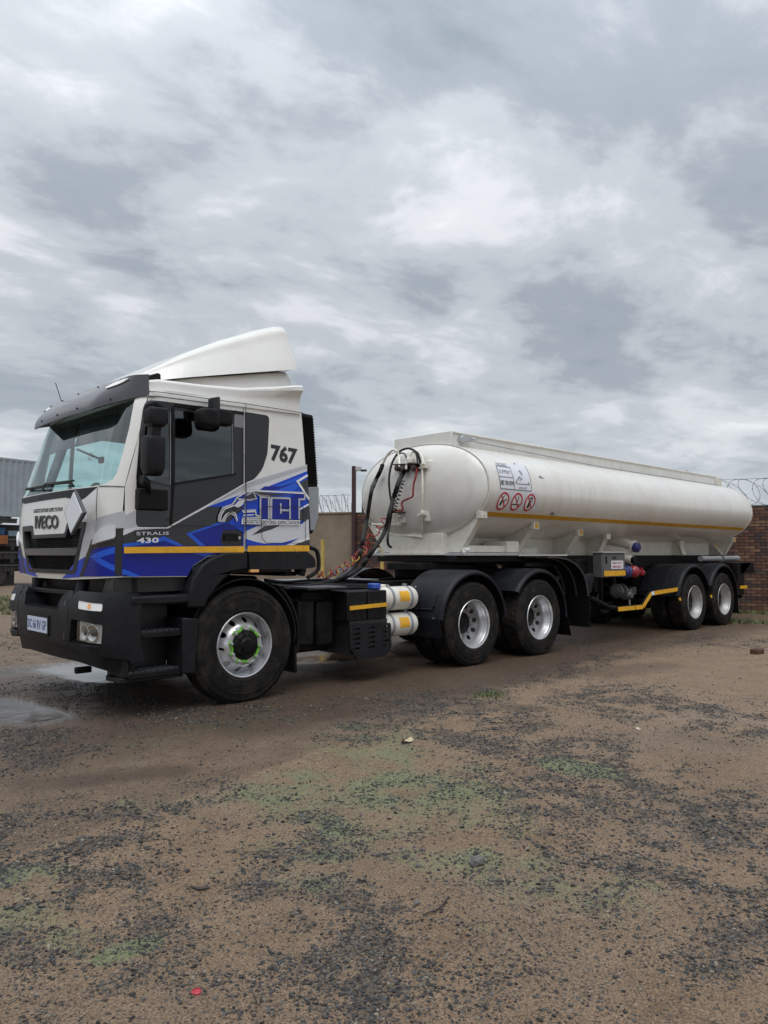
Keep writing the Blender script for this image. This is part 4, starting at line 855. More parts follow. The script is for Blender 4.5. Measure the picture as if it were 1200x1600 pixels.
def make_wheel(kind, x, y, zc, R, parent, rim_m):
    w = bpy.data.objects.new('wheel', None); w.empty_display_size = .1; link(w, parent); w.location = Vector((x, y + .15, zc)) - world_loc(parent); bpy.context.view_layer.update()
    m = MB(); tyre(m, x, y, zc, R, .27 if kind == 'front' else .30, .30, lug=kind != 'front'); m.build('tyre', 'rubber', w, sharp=28)
    rr = .302; m = MB()
    flange = [(rr - .022, .030), (rr - .014, .008), (rr - .004, .004), (rr + .002, .012), (rr - .002, .03), (rr - .02, .045)]
    if kind == 'front':
        m.lathe([(rr - .018, .03), (rr - .028, .05), (rr - .034, .12), (rr - .034, .25), (rr - .02, .27), (rr, .28), (rr, .04)], (x, y, zc), 64, True)
        m.lathe(flange, (x, y, zc), 64, True); m.build('rim', rim_m, w, sharp=40)
        m = MB(); dep = lambda r: .016 if r < .185 else .016 + .105 * ((r - .185) / .083) ** .9
        disc_with_holes(m, x, y, zc, .135, .268, dep, 10, .027, .229, .012, .17); m.build('wheel_disc', rim_m, w, sharp=30)
        m = MB(); m.lathe([(.0, -.035), (.055, -.035), (.07, -.02), (.10, -.015), (.115, .0), (.14, .01), (.14, .06), (0, .06)], (x, y, zc), 40); hub = m.build('hub', 'chassis_black', w, sharp=30)
        m = MB()
        for k in range(10): a = 2 * math.pi * k / 10; m.cyl((x + .10 * math.cos(a), y - .02, zc + .10 * math.sin(a)), (x + .10 * math.cos(a), y + .02, zc + .10 * math.sin(a)), .011, 6)
        m.build('hub_bolts', 'chassis_black', w)
        for k in range(10):
            a = 2 * math.pi * (k + .5) / 10 + .16; px, pz = x + .162 * math.cos(a), zc + .162 * math.sin(a)
            m = MB(); m.cyl((px, y + .014, pz), (px, y - .012, pz), .018, 6); m.cyl((px, y - .012, pz), (px, y - .03, pz), .011, 8); m.build('wheel_nut', 'silver', w)
            m = MB(); m.lathe([(.0165, .012), (.022, .012), (.021, .0), (.0165, .0)], (px, y, pz), 14, True)
            m.build('nut_indicator', 'green_plastic', w)
        for k in range(0, 10, 2):
            a = 2 * math.pi * (k + .5) / 10 + .16; b = a + 2 * math.pi / 10; mid = (a + b) / 2
            p = [(x + .162 * math.cos(t), zc + .162 * math.sin(t)) for t in (a, b)]; q = (x + .146 * math.cos(mid), zc + .146 * math.sin(mid))
            f = lambda s_, e: tuple(s_[i] + (e[i] - s_[i]) * .2 for i in (0, 1)); m = MB(); pts = [f(p[0], p[1]), q, f(p[1], p[0])]
            m.prism(stroke(pts, .017), 'y', y - .002, y + .008); m.build('nut_link', 'green_plastic', w)
    else:
        d = .185 if kind == 'drive' else .20
        m.lathe([(rr - .018, .03), (rr - .03, .05), (rr - .038, d * .5), (rr - .055, d * .62), (rr - .058, d), (rr - .05, .28), (rr, .28), (rr, .04)], (x, y, zc), 64, True)
        m.lathe(flange, (x, y, zc), 64, True); m.build('rim', rim_m, w, sharp=40)
        m = MB(); dep = lambda r: d + .02 - .05 * max(0, (r - .16) / .09) if kind == 'drive' else d - .03 * max(0, (r - .16) / .09)
        disc_with_holes(m, x, y, zc, .135, .246, dep, 10, .030, .204, .012, .12); m.build('wheel_disc', 'disc_dark' if kind == 'trailer' else 'disc_grey' if kind == 'drive' else rim_m, w, sharp=30)
        m = MB(); m.lathe([(0, d - .03), (.05, d - .03), (.07, d - .01), (.105, d + .012), (.134, d + .016), (.134, d + .06), (0, d + .06)], (x, y, zc), 32); m.build('hub', 'chassis_black', w, sharp=30)
        for k in range(10):
            a = 2 * math.pi * (k + .5) / 10 + .1; px, pz = x + .160 * math.cos(a), zc + .160 * math.sin(a)
            m = MB(); m.cyl((px, y + d + .03, pz), (px, y + d + .004, pz), .014, 6); m.build('wheel_nut', 'disc_grey' if kind == 'drive' else 'disc_dark', w)
    return w
def copy_wheel(w, parent, dx, y, flip):
    c = w.copy(); link(c, parent); c.location = w.location + Vector((dx, 0, 0)); c.location.y = y - world_loc(parent).y
    if flip: c.rotation_euler = (0, 0, math.pi)
    for ch in list(w.children): k = ch.copy(); link(k, c)
    return c
fw = make_wheel('front', 0, .02, .528, .546, tractor, 'rim_silver'); copy_wheel(fw, tractor, 0, 2.5 - .165, True)
dw = make_wheel('drive', 3.331, .0, .51, .52, tractor, 'rim_silver')
for dx in (0, 1.41):
    if dx: copy_wheel(dw, tractor, dx, .15, False)
    copy_wheel(dw, tractor, dx, .49, True); copy_wheel(dw, tractor, dx, 2.01, False); copy_wheel(dw, tractor, dx, 2.35, True)
# ---- rear fenders: half-round guards over the drive wheels, bolt strips, flaps
for x, y0, y1, a0, a1 in ((3.331, -.01, .66, .10, 3.02), (4.741, -.01, .66, -.05, 2.55), (3.331, 1.84, 2.51, .1, 3.02), (4.741, 1.84, 2.51, -.05, 2.55)):
    mm = MB(); R_ = .655; out, inn = (y0, y1) if y0 < 1 else (y1, y0)
    sgn = 1 if y0 < 1 else -1
    prof = [(R_ - .055, out), (R_ - .03, out - sgn * .006), (R_ - .012, out + sgn * .006), (R_ - .004, out + sgn * .03), (R_ + .004, out + sgn * .045), (R_ + .004, inn), (R_ - .006, inn), (R_ - .014, out + sgn * .045), (R_ - .03, out + sgn * .02), (R_ - .055, out + sgn * .014)]
    mm.lathe(prof, (x, 0, .52), 48, True, a0, a1); fd = mm.build('fender', 'fender_black', tractor, sharp=40)
    if y0 < 1 and x < 4:
        mm = MB()
        for w in (.12, .40):
            path = [(x + (R_ + .012) * math.cos(t), w, .52 + (R_ + .012) * math.sin(t)) for t in [2.55 + .04 * k for k in range(7)]]; mm.tube(path, .012, 6); mm.tube([path[-1], (path[-1][0] - .02, w, path[-1][2] + .01)], .018, 8)
        p = [(x + (R_ + .012) * math.cos(2.85), w, .52 + (R_ + .012) * math.sin(2.85)) for w in (.10, .55)]; mm.tube(p, .010, 6)
        mm.build('fender_strap', 'dark_plastic', fd)
        mm = MB(); mm.sheet(lambda u, w, o: (x - R_ - .004 - o + .02 * u, w, .60 - .22 * u), [0, .5, 1], [0.0, .2, .4, .62], -.008); mm.build('fender_flap', 'fender_black', fd)
        mm = MB()
        for w, t in ((.1, 3.0), (.36, 3.0), (.55, 2.4)): mm.cyl((x + (R_) * math.cos(t), w, .52 + R_ * math.sin(t)), (x + (R_ + .012) * math.cos(t), w, .52 + (R_ + .012) * math.sin(t)), .009, 8)
        mm.build('fender_bolt', 'silver', fd)
    if x > 4:
        ya, yb = (out, inn) if out < inn else (inn, out); mm = MB(); mm.sheet(lambda u, w, o: (x + R_ - .01 + .10 * u + o, w, .50 - .29 * u), [0, .5, 1], [ya, (ya + yb) / 2, yb], -.010); mm.build('mud_flap', 'rubber_black', tractor)
mm = MB(); mm.box(3.9, 4.1, .25, .8, .95, 1.02); mm.box(5.3, 5.36, .1, .85, 1.0, 1.06); mm.build('fender_bracket', 'chassis_black', tractor)

# ================================================================== THE TANK SEMI-TRAILER
trailer = thing('tanker_trailer', 'long white tank semi-trailer with a yellow stripe, coupled behind the tractor', 'tanker', (9, 1.25, 0))
def tank_sec(x, s=1.0, n=72):
    pts = []
    for k in range(n):
        t = 2 * math.pi * k / n; c, q = math.cos(t), math.sin(t); h, e = (.69, 2.25) if q >= 0 else (.65, 1.95)
        pts.append((x, 1.25 - TA * s * math.copysign(abs(c) ** (2 / e), c), TC + h * s * math.copysign(abs(q) ** (2 / e), q)))
    return pts
def tankS(x, z, off):
    e = .004; y = tank_y(z); d = (tank_y(z + e) - tank_y(z - e)) / (2 * e); l = math.hypot(1, d)
    return (x, y - off / l, z + off * d / l)
def farT(x, z, off):
    p = tankS(x, z, off); return (p[0], 2.5 - p[1], p[2])
X0, X1 = 3.68, 12.47
mm = MB(); mm.loft([tank_sec(X0 + (X1 - X0) * k / 24) for k in range(25)], caps=False); shell = mm.build('tank_shell', 'tank_paint', trailer, sharp=60)
mm = MB(); dome = lambda s: .25 * (1 - s ** 2.4) ** .75
mm.loft([tank_sec(X0 + .03, .985), tank_sec(X0 - .005, .985)] + [tank_sec(X0 - .012 - dome(s), s * .982) for s in (.995, .985, .965, .94, .9, .85, .78, .68, .55, .4, .25, .1, .02)]); mm.build('tank_head', 'tank_paint', shell, sharp=60)
mm = MB(); mm.loft([tank_sec(X0 - .012, .99), tank_sec(X0 - .012, 1.004), tank_sec(X0 + .02, 1.004), tank_sec(X0 + .02, .99)], caps=False); mm.build('head_seam', 'cream_steel', shell)
mm = MB(); mm.loft([tank_sec(X1 - .03, 1.0), tank_sec(X1 - .03, 1.012), tank_sec(X1 + .02, 1.012), tank_sec(X1 + .02, .98)] + [tank_sec(X1 + .02 + dome(s), s * .98) for s in (.985, .94, .85, .7, .5, .3, .1, .02)]); mm.build('tank_head', 'tank_paint', shell, sharp=60)
for x in (5.2, 6.75, 8.3, 9.85, 11.4):
    mm = MB(); mm.loft([tank_sec(x - .014, 1.0), tank_sec(x - .006, 1.0025), tank_sec(x + .006, 1.0025), tank_sec(x + .014, 1.0)], caps=False); mm.build('weld_seam', 'tank_paint', shell, sharp=60)
ST = [(3.936, 1.93), (4.01, 1.877)]
for f in (tankS, farT):
    mm = MB(); patch(mm, [(X0 + .06, ST[1][1]), (X1 - .04, ST[1][1]), (X1 - .04, ST[0][1]), (X0 + .06, ST[0][1])], f, (), .3, .003, .003); mm.build('yellow_stripe', 'tape_yellow', shell)
# warning panel: framed word boxes, slip pictogram, three ban roundels
P3 = lambda pts: pts
TP = [(4.023, 2.624), (4.346, 2.623), (4.686, 2.682), (4.656, 2.605), (4.59, 2.239), (4.201, 2.235), (3.904, 2.236)]
panel = [(3.939, 2.569), (4.253, 2.593), (4.663, 2.659), (4.65, 2.602), (4.625, 2.501), (4.598, 2.358), (4.59, 2.238), (4.201, 2.234), (3.898, 2.234), (3.906, 2.392), (3.941, 2.545)]
def tfilm(poly, m, off, name, par, step=.06): return patch(MB(), poly, tankS, (), step, off, .0012).build(name, m, par)
sg_ = tfilm(panel, 'sticker_pale', .002, 'warning_panel', shell)
tfilm([(3.845, 2.207), (4.713, 2.232), (4.843, 1.979), (3.912, 1.964)], 'sticker_pale', .0018, 'warning_panel', shell)
for path in ([(3.941, 2.545), (4.238, 2.544)], [(3.906, 2.393), (4.209, 2.395)], [(3.898, 2.234), (4.201, 2.234), (4.59, 2.238)], [(4.238, 2.544), (4.219, 2.468), (4.212, 2.391), (4.201, 2.234)], [(3.941, 2.545), (3.909, 2.45), (3.901, 2.368), (3.9, 2.235)], [(4.65, 2.602), (4.625, 2.501), (4.598, 2.358), (4.59, 2.238)], [(4.268, 2.319), (4.562, 2.323)]):
    tfilm(stroke(path, .014), 'print_grey', .0035, 'panel_rule', sg_)
for body, quad, b, m in (('HAZARD', [(3.956, 2.555), (4.192, 2.555), (4.216, 2.598), (3.989, 2.596)], .0, 'print_grey'), ('SLIPPERY', [(3.93, 2.44), (4.187, 2.442), (4.201, 2.494), (3.95, 2.495)], .0, 'print_grey'), ('083 700 0393', [(3.908, 2.282), (4.189, 2.287), (4.199, 2.348), (3.917, 2.347)], .02, 'print_black'), ('SPILLAGE', [(4.302, 2.251), (4.482, 2.259), (4.485, 2.286), (4.304, 2.277)], .0, 'print_grey')):
    lettering(MB(), body, quad, tankS, .004, b).build('panel_lettering', m, sg_, smooth=False)
for poly in ([(4.231, 2.322), (4.265, 2.371), (4.278, 2.32)], [(4.509, 2.322), (4.544, 2.37), (4.554, 2.321)], [(4.414, 2.619), (4.466, 2.637), (4.449, 2.606), (4.426, 2.607)], [(4.393, 2.494), (4.429, 2.522), (4.451, 2.505), (4.46, 2.469), (4.436, 2.436), (4.421, 2.448), (4.424, 2.485)]):
    tfilm(poly, 'print_grey', .0036, 'panel_symbol', sg_)
for path in ([(4.384, 2.427), (4.317, 2.392), (4.289, 2.358)], [(4.419, 2.403), (4.369, 2.39), (4.347, 2.359)]): tfilm(stroke(path, .018), 'print_grey', .0036, 'panel_symbol', sg_)
for ctr, sym in (([(3.996, 2.076)], 0), ([(4.291, 2.081)], 1), ([(4.59, 2.085)], 2)):
    cx, cz = ctr[0]; R_ = .118; circ = lambda r: [(cx + r * math.cos(t), cz + r * math.sin(t)) for t in [2 * math.pi * k / 28 for k in range(28)]]
    d = tfilm(circ(R_), 'sticker_white', .0032, 'ban_sign', shell)
    k = R_ / .12
    if sym == 0: S_ = [[(-.06, -.055), (-.02, -.06), (-.01, -.01), (-.03, .02), (-.05, -.01)], [(.0, -.02), (.07, .02), (.07, .035), (0, .0)], [(-.03, .03), (-.01, .03), (.0, .07), (-.02, .06)]]
    elif sym == 1: S_ = [[(-.08, -.045), (.06, -.045), (.06, -.03), (-.08, -.03)], [(.065, -.045), (.08, -.045), (.08, -.03), (.065, -.03)], [(.0, .0), (.02, .0), (.03, .04), (.02, .07), (.005, .065), (.015, .04)]]
    else: S_ = [[(-.035, -.075), (.015, -.075), (.02, .03), (-.03, .03)], [(-.03, .04), (.045, .055), (.045, .075), (-.03, .06)], [(.03, .0), (.045, .0), (.045, .05), (.03, .05)]]
    for s in S_: tfilm([(cx + a * k, cz + b * k) for a, b in s], 'print_black', .0044, 'ban_symbol', d)
    mm = MB(); patch(mm, circ(R_), tankS, [circ(R_ * .80)], .03, .0056, .0012); patch(mm, [(cx - .062, cz + .074), (cx + .074, cz - .062), (cx + .062, cz - .074), (cx - .074, cz + .062)], tankS, (), .05, .0054, .0012); mm.build('ban_ring', 'print_red', d)
for pt in ([(4.881, 2.452)], [(9.632, 1.896)], [(5.245, 1.955)]):
    x, z = pt[0]; tfilm([(x - .05, z + .004), (x - .01, z - .02), (x + .04, z - .012), (x + .10, z - .008), (x + .03, z + .012), (x, z + .03)], 'print_grey', .0012, 'scuff', shell)
# walkway box on top
mm = MB()
for k, (y0, y1) in enumerate(((.70, .745), (1.755, 1.80))): mm.box(3.74, 12.30, y0, y1, 2.72, 3.035)
mm.box(3.70, 3.74, .70, 1.80, 2.72, 3.055); walk = mm.build('walkway_box', 'tank_paint', trailer, bevel=.008)
mm = MB(); mm.box(3.74, 12.3, .745, 1.755, 2.90, 2.92); mm.build('walkway_deck', 'galv', walk)
mm = MB(); mm.box(12.302, 12.62, .68, 1.82, 2.86, 3.035); mm.build('walkway_end', 'cream_steel', walk, bevel=.01)
mm = MB(); mm.tube([(3.74, .695, 3.035), (12.3, .695, 3.035)], .016, 8); mm.build('walkway_rim', 'cream_steel', walk)
lv = [(3.88, 2.955), (4.034, 2.956), (6.784, 2.987)]
mm = MB(); mm.cyl((lv[0][0], .70, lv[0][1]), (lv[0][0], .62, lv[0][1]), .05, 14); mm.box(lv[0][0] - .03, lv[1][0], .615, .66, lv[0][1] - .03, lv[0][1] + .05); mm.cyl((lv[1][0] - .02, .6, lv[1][1]), (lv[1][0] + .06, .6, lv[1][1]), .03, 10); mm.build('latch', 'galv', walk, bevel=.006)
mm = MB(); mm.tube([(lv[1][0], .66, lv[1][1] - .01), (7.5, .66, lv[1][1] - .09), (12.2, .66, lv[1][1] - .10)], .007, 6); mm.build('latch_cable', 'grey_steel', walk)
mm = MB(); mm.cyl((11.6, 1.0, 3.0), (11.6, 1.0, 3.16), .012, 8); mm.tube([(9.5, .80, 3.06), (11.4, .80, 3.07)], .014, 6); mm.build('handrail', 'grey_steel', walk)
# ---- front bulkhead, saddles
def wing(x, name, t=.06, m='cream_steel', z0=None, tip=None, low=1.40, fy=.62):
    """saddle plates across the trailer: near and far wing following the tank's flank down to the chassis"""
    tip = tip or 1.86
    for sg in (1, -1):
        Y = lambda y: y if sg == 1 else 2.5 - y
        zs = [tip - (tip - 1.58) * k / 8 for k in range(9)]; up = [(Y(tank_y(z) + .02), z) for z in zs]
        yt = tank_y(tip); poly = up + [(Y(1.0), 1.56), (Y(1.0), low), (Y(fy), low), (Y(yt + .0), tip - .055), (Y(yt - .025), tip - .01)]
        mm = MB(); mm.prism(poly, 'x', x - t / 2, x + t / 2); w = mm.build(name, m, trailer, bevel=.005)
        mm = MB(); mm.hexa([(x - t, Y(yt - .005), tip - .065), (x + t, Y(yt - .005), tip - .065), (x + t, Y(fy + .02), low), (x - t, Y(fy + .02), low)], [(x - t, Y(yt - .02), tip - .05), (x + t, Y(yt - .02), tip - .05), (x + t, Y(fy + .01), low + .012), (x - t, Y(fy + .01), low + .012)]); mm.build('saddle_flange', m, w)
        yield w, Y, yt
for w, Y, yt in wing(3.70, 'bulkhead', .05, tip=1.90, low=1.40, fy=.50):
    mm = MB(); a, b = sorted((Y(yt - .06), Y(yt + .03))); mm.box(3.64, 3.76, a, b, 1.84, 1.93); mm.cyl((3.70, Y(yt - .075), 1.885), (3.70, Y(yt - .05), 1.885), .012, 8); mm.build('corner_block', 'cream_steel', w, bevel=.006)
    mm = MB(); mm.tube([(3.645, Y(yt + .0), 1.925), (3.66, Y(yt - .01), 1.965), (3.70, Y(yt - .015), 1.975), (3.74, Y(yt - .01), 1.965), (3.755, Y(yt), 1.925)], .008, 6); mm.build('lashing_ring', 'cream_steel', w)
SAD = [(4.996, 1.805), (6.359, 1.736), (7.355, 1.696), (10.582, 1.618), (12.429, 1.598), (12.547, 1.705)]
for i, (sx, sz) in enumerate(SAD):
    for w, Y, yt in wing(sx + .02, 'saddle', .07, tip=sz + .02, low=1.36):
        mm = MB(); a, b = sorted((Y(yt - .05), Y(yt + .02))); mm.box(sx - .045, sx + .085, a, b, sz - .075, sz + .025); mm.build('marker_block', 'cream_steel', w, bevel=.006)
        if i not in (2, 3):
            mm = MB(); a, b = sorted((Y(yt - .054), Y(yt - .04))); mm.box(sx - .02, sx + .06, a, b, sz - .06, sz + .012); mm.build('marker_plate', 'tape_yellow', w)
        mm = MB(); mm.tube([(sx - .04, Y(yt), sz + .02), (sx + .02, Y(yt - .015), sz + .06), (sx + .08, Y(yt), sz + .045)], .006, 6); mm.build('lashing_ring', 'cream_steel', w)
mm = MB(); mm.box(12.38, 12.47, .02 + tank_y(1.62), .12 + tank_y(1.62), 1.53, 1.63); mm.build('corner_block', 'cream_steel', trailer, bevel=.006)
# front skirt box, bolster, gooseneck rails
mm = MB(); mm.box(3.56, 3.70, .74, 1.76, 1.385, 1.66); sk = mm.build('front_skirt', 'cream_steel', trailer, bevel=.01)
mm = MB(); mm.box(3.50, 3.72, .68, 1.82, 1.362, 1.384); mm.build('skirt_lip', 'cream_steel', sk, bevel=.004)
gr = [(3.33, 1.497), (3.445, 1.505), (4.074, 1.448), (4.073, 1.384), (3.341, 1.406)]
for sg in (1, -1):
    y = (lambda a, b: (a, b)) if sg == 1 else (lambda a, b: (2.5 - b, 2.5 - a))
    mm = MB(); mm.box(3.72, 4.55, *y(.42, .80), 1.40, 1.49); mm.box(4.50, 4.78, *y(.38, .80), 1.40, 1.555); b_ = mm.build('landing_bracket', 'cream_steel', trailer, bevel=.008)
    mm = MB(); mm.box(3.55, 4.72, *y(.36, .80), 1.355, 1.395); mm.build('gooseneck_strip', 'galv', b_, bevel=.004)
    mm = MB(); mm.box(4.80, 6.05, *y(.40, .80), 1.350, 1.372); mm.build('deck_edge', 'cream_steel', b_)
    mm = MB(); mm.box(4.80, 5.75, *y(.74, .80), 1.372, 1.47); mm.build('side_plate', 'cream_steel', b_, bevel=.006)
    mm = MB(); mm.cyl((3.60, *(y(.40, .40)[:1]), 1.43), (3.68, *(y(.40, .40)[:1]), 1.43), .035, 12); mm.build('marker_lamp', 'lamp_clear', b_)
mm = MB(); mm.box(3.55, 6.05, .50, 2.0, 1.268, 1.350); mm.hexa([(3.75, .62, 1.265), (5.3, .62, 1.265), (5.3, 1.88, 1.265), (3.75, 1.88, 1.265)], [(3.55, .5, 1.27), (5.9, .5, 1.27), (5.9, 2.0, 1.27), (3.55, 2.0, 1.27)]); mm.build('kingpin_plate', 'chassis_black', trailer, bevel=.006)
mm = MB()
for y in (.80, 1.60): mm.prism([(3.8, 1.352), (12.6, 1.352), (12.6, 1.05), (6.6, 1.05), (5.95, 1.22), (3.8, 1.22)], 'y', y, y + .1)
for x in (6.2, 7.4, 8.6, 9.6, 11.0, 12.4): mm.box(x, x + .1, .9, 1.6, 1.08, 1.34)
mm.build('trailer_frame', 'chassis_black', trailer, bevel=.005)
mm = MB()
for x in (9.667, 10.978): mm.cyl((x, .25, .5), (x, 2.25, .5), .075, 14)
for y in (.80, 1.60): mm.hexa([(9.3, y, .62), (11.3, y, .62), (11.3, y + .1, .62), (9.3, y + .1, .62)], [(9.1, y, .75), (11.5, y, .75), (11.5, y + .1, .75), (9.1, y + .1, .75)]); mm.box(10.2, 10.45, y - .02, y + .12, .7, 1.06); mm.box(9.0, 9.15, y, y + .1, .65, 1.06); mm.box(11.5, 11.65, y, y + .1, .65, 1.06)
mm.build('axle', 'chassis_black', trailer)
mm = MB()
for y0, y1 in ((.86, .92), (1.58, 1.64)): mm.box(3.76, 12.3, y0, y1, 1.354, 1.70)
mm.build('sub_frame', 'cream_steel', trailer)
# ribbed quarter guard behind the tractor's wheels
for sg in (1, -1):
    ya = .06 if sg == 1 else 1.60; yb = .90 if sg == 1 else 2.44
    prof = [(5.05, 1.345), (5.35, 1.335), (5.62, 1.29), (5.83, 1.20), (5.98, 1.07), (6.06, .92), (6.10, .76)]
    pp = [(v.x, v.y) for v in spline([(x, z, 0) for x, z in prof], 4)]
    mm = MB(); mm.sheet(lambda u, w, o: (pp[u][0] - o, w, pp[u][1] - o * .5), list(range(len(pp))), [ya + (yb - ya) * k / 4 for k in range(5)], .012); g = mm.build('quarter_guard', 'rubber_black', trailer, sharp=50)
    for k in range(5):
        w = ya + .01 + (yb - ya - .02) * k / 4
        mm = MB(); mm.tube([(x - .016, w, z - .012) for x, z in pp], .014, 6); mm.build('guard_rib', 'rib_grey', g)
    mm = MB(); mm.sheet(lambda u, w, o: (6.10 + .02 * u - o, w, .78 - .50 * u), [0, .3, .6, 1], [ya, ya + .3, ya + .6, yb], .010); mm.build('guard_flap', 'rubber_black', g)
    mm = MB(); mm.box(4.9, 6.0, ya + .3, ya + .36, 1.2, 1.25); mm.build('guard_bracket', 'chassis_black', g)
# landing legs, folded
for sg in (1, -1):
    y = .62 if sg == 1 else 1.78
    mm = MB(); mm.box(6.35, 6.47, y, y + .12, .55, 1.30); mm.box(6.37, 6.45, y + .01, y + .11, .38, .56); lg = mm.build('landing_leg', 'chassis_black', trailer, bevel=.006); mm = MB(); mm.box(6.28, 6.54, y - .06, y + .18, .35, .38); mm.build('foot', 'chassis_black', lg, bevel=.004)
mm = MB(); mm.tube([(6.2, .1, .72), (6.75, .1, .55), (6.95, .1, .53)], .03, 8); mm.tube([(6.2, .25, .62), (6.42, .25, .54)], .03, 8); mm.build('crank_arm', 'chassis_black', trailer)
# valve box
vb = [(6.531, 1.393), (7.261, 1.394), (7.178, 1.013), (6.478, 1.016)]
vx0, vx1, vz0, vz1 = vb[3][0], vb[2][0], vb[3][1], vb[0][1]
mm = MB(); mm.box(vx0, vx1, .06, .22, vz0, vz1); vbx = mm.build('valve_cabinet', 'cabinet_steel', trailer, bevel=.01)
mm = MB(); mm.box(vx0 + .03, vx1 - .02, .048, .062, vz0 + .03, vz1 - .03); dr = mm.build('cabinet_door', 'cabinet_steel', vbx, bevel=.004)
mm = MB(); mm.box(vx0 + .08, vx0 + .12, .04, .05, vz1 - .16, vz1 - .05); mm.box((vx0 + vx1) / 2 - .05, (vx0 + vx1) / 2 + .05, .036, .05, vz1 - .08, vz1 - .06); mm.build('latch', 'black_plastic', dr)
lbx0, lbx1 = vx0 + (vx1 - vx0) * .36, vx0 + (vx1 - vx0) * .88; lbz0, lbz1 = vz0 + (vz1 - vz0) * .34, vz0 + (vz1 - vz0) * .68
mm = MB(); mm.box(lbx0, lbx1, .042, .048, lbz0, lbz1); lb = mm.build('cabinet_label', 'sticker_white', dr)
lh = lbz1 - lbz0
for k, t in enumerate(('MAIN FOOT', 'EMERGENCY')): lettering(MB(), t, [(lbx0 + .03, lbz1 - lh * (.42 + .46 * k)), (lbx1 - .03, lbz1 - lh * (.42 + .46 * k)), (lbx1 - .03, lbz1 - lh * (.12 + .46 * k)), (lbx0 + .03, lbz1 - lh * (.12 + .46 * k))], lambda a, b, o: (a, .0415 - o, b), .001, .02).build('label_lettering', 'print_darkred', dr, smooth=False)
mm = MB(); mm.box(vx0 + .03, vx1 - .02, .040, .048, vz0 + .02, vz0 + .10); mm.build('reflective_strip', 'reflective_yellow', vbx)
mm = MB(); mm.prism([(vx0 - .02, vz1 + .0), (vx1 + .02, vz1 + .0), (vx1 + .02, vz1 + .02), (vx0 - .02, vz1 + .02)], 'y', .03, .25); mm.build('cabinet_roof', 'galv', vbx, bevel=.004)
mm = MB(); mm.box(vx0 - .35, vx0 - .001, .3, .7, vz0 + .05, vz1 - .1); mm.build('junction_case', 'chassis_black', trailer, bevel=.02)
# outlet pipes and valves
o1 = [(8.042, 1.495)][0]
mm = MB(); mm.tube([(o1[0], .9, o1[1] + .14), (o1[0], .55, o1[1] + .08), (o1[0], .36, o1[1] + .01)], .085, 14); mm.cyl((o1[0], .38, o1[1] + .01), (o1[0], .35, o1[1]), .115, 20); mm.build('outlet_pipe', 'cream_steel', trailer, sharp=50)
mm = MB(); mm.cyl((o1[0], .35, o1[1]), (o1[0], .27, o1[1] - .01), .085, 18); mm.cyl((o1[0], .27, o1[1] - .01), (o1[0], .25, o1[1] - .012), .06, 18); mm.build('outlet_cap', 'blue_valve', trailer, bevel=.008)
o2 = [(7.646, 1.086)][0]
mm = MB(); mm.cyl((o2[0] - .22, .24, o2[1]), (o2[0] - .03, .2, o2[1]), .09, 18); mm.cyl((o2[0] - .16, .24, o2[1]), (o2[0] - .13, .235, o2[1]), .115, 18); mm.build('valve_body', 'blue_valve', trailer, bevel=.008)
mm = MB(); mm.lathe([(0, -.07), (.045, -.07), (.08, -.05), (.10, -.01), (.10, .05), (.07, .09), (0, .09)], (o2[0], .14, o2[1]), 24); mm.cyl((o2[0] + .06, .12, o2[1]), (o2[0] + .2, .12, o2[1] - .01), .035, 12); mm.box(o2[0] + .14, o2[0] + .17, .08, .16, o2[1] - .06, o2[1] + .065); mm.cyl((o2[0] + .19, .12, o2[1] - .02), (o2[0] + .23, .12, o2[1] - .02), .05, 12); mm.build('red_coupling', 'red_valve', trailer, sharp=40)
o3 = [(7.943, 1.286)][0]
mm = MB(); mm.cyl((o3[0], .7, o3[1] + .05), (o3[0], .34, o3[1] - .01), .075, 16); mm.build('outlet_pipe', 'cream_steel', trailer, sharp=50)
mm = MB(); mm.cyl((o3[0], .34, o3[1] - .01), (o3[0], .27, o3[1] - .015), .06, 16); mm.build('outlet_cap', 'black_plastic', trailer, bevel=.008)
o4 = [(7.684, 0.718)][0]
mm = MB(); mm.cyl((o4[0] - .30, .36, o4[1] + .05), (o4[0] + .05, .36, o4[1] + .03), .07, 16); mm.cyl((o4[0] - .26, .36, o4[1] + .05), (o4[0] - .23, .36, o4[1] + .05), .115, 16); mm.cyl((o4[0] - .10, .36, o4[1] + .05), (o4[0] - .07, .36, o4[1] + .05), .115, 16); mm.lathe([(0, -.09), (.05, -.09), (.085, -.03), (.085, .06), (0, .08)], (o4[0], .30, o4[1] - .02), 18); mm.cyl((o4[0] + .06, .30, o4[1] + .04), (o4[0] + .24, .30, o4[1] + .05), .03, 10); mm.box(o4[0] + .14, o4[0] + .17, .26, .34, o4[1] - .02, o4[1] + .10); mm.box(o4[0] + .20, o4[0] + .23, .26, .34, o4[1] - .02, o4[1] + .10); mm.build('drain_pump', 'cabinet_steel', trailer, sharp=40)
mm = MB(); mm.tube([(o4[0], .26, o4[1] - .10), (o4[0], .26, o4[1] - .26)], .012, 6); mm.build('drain_rod', 'galv', trailer)
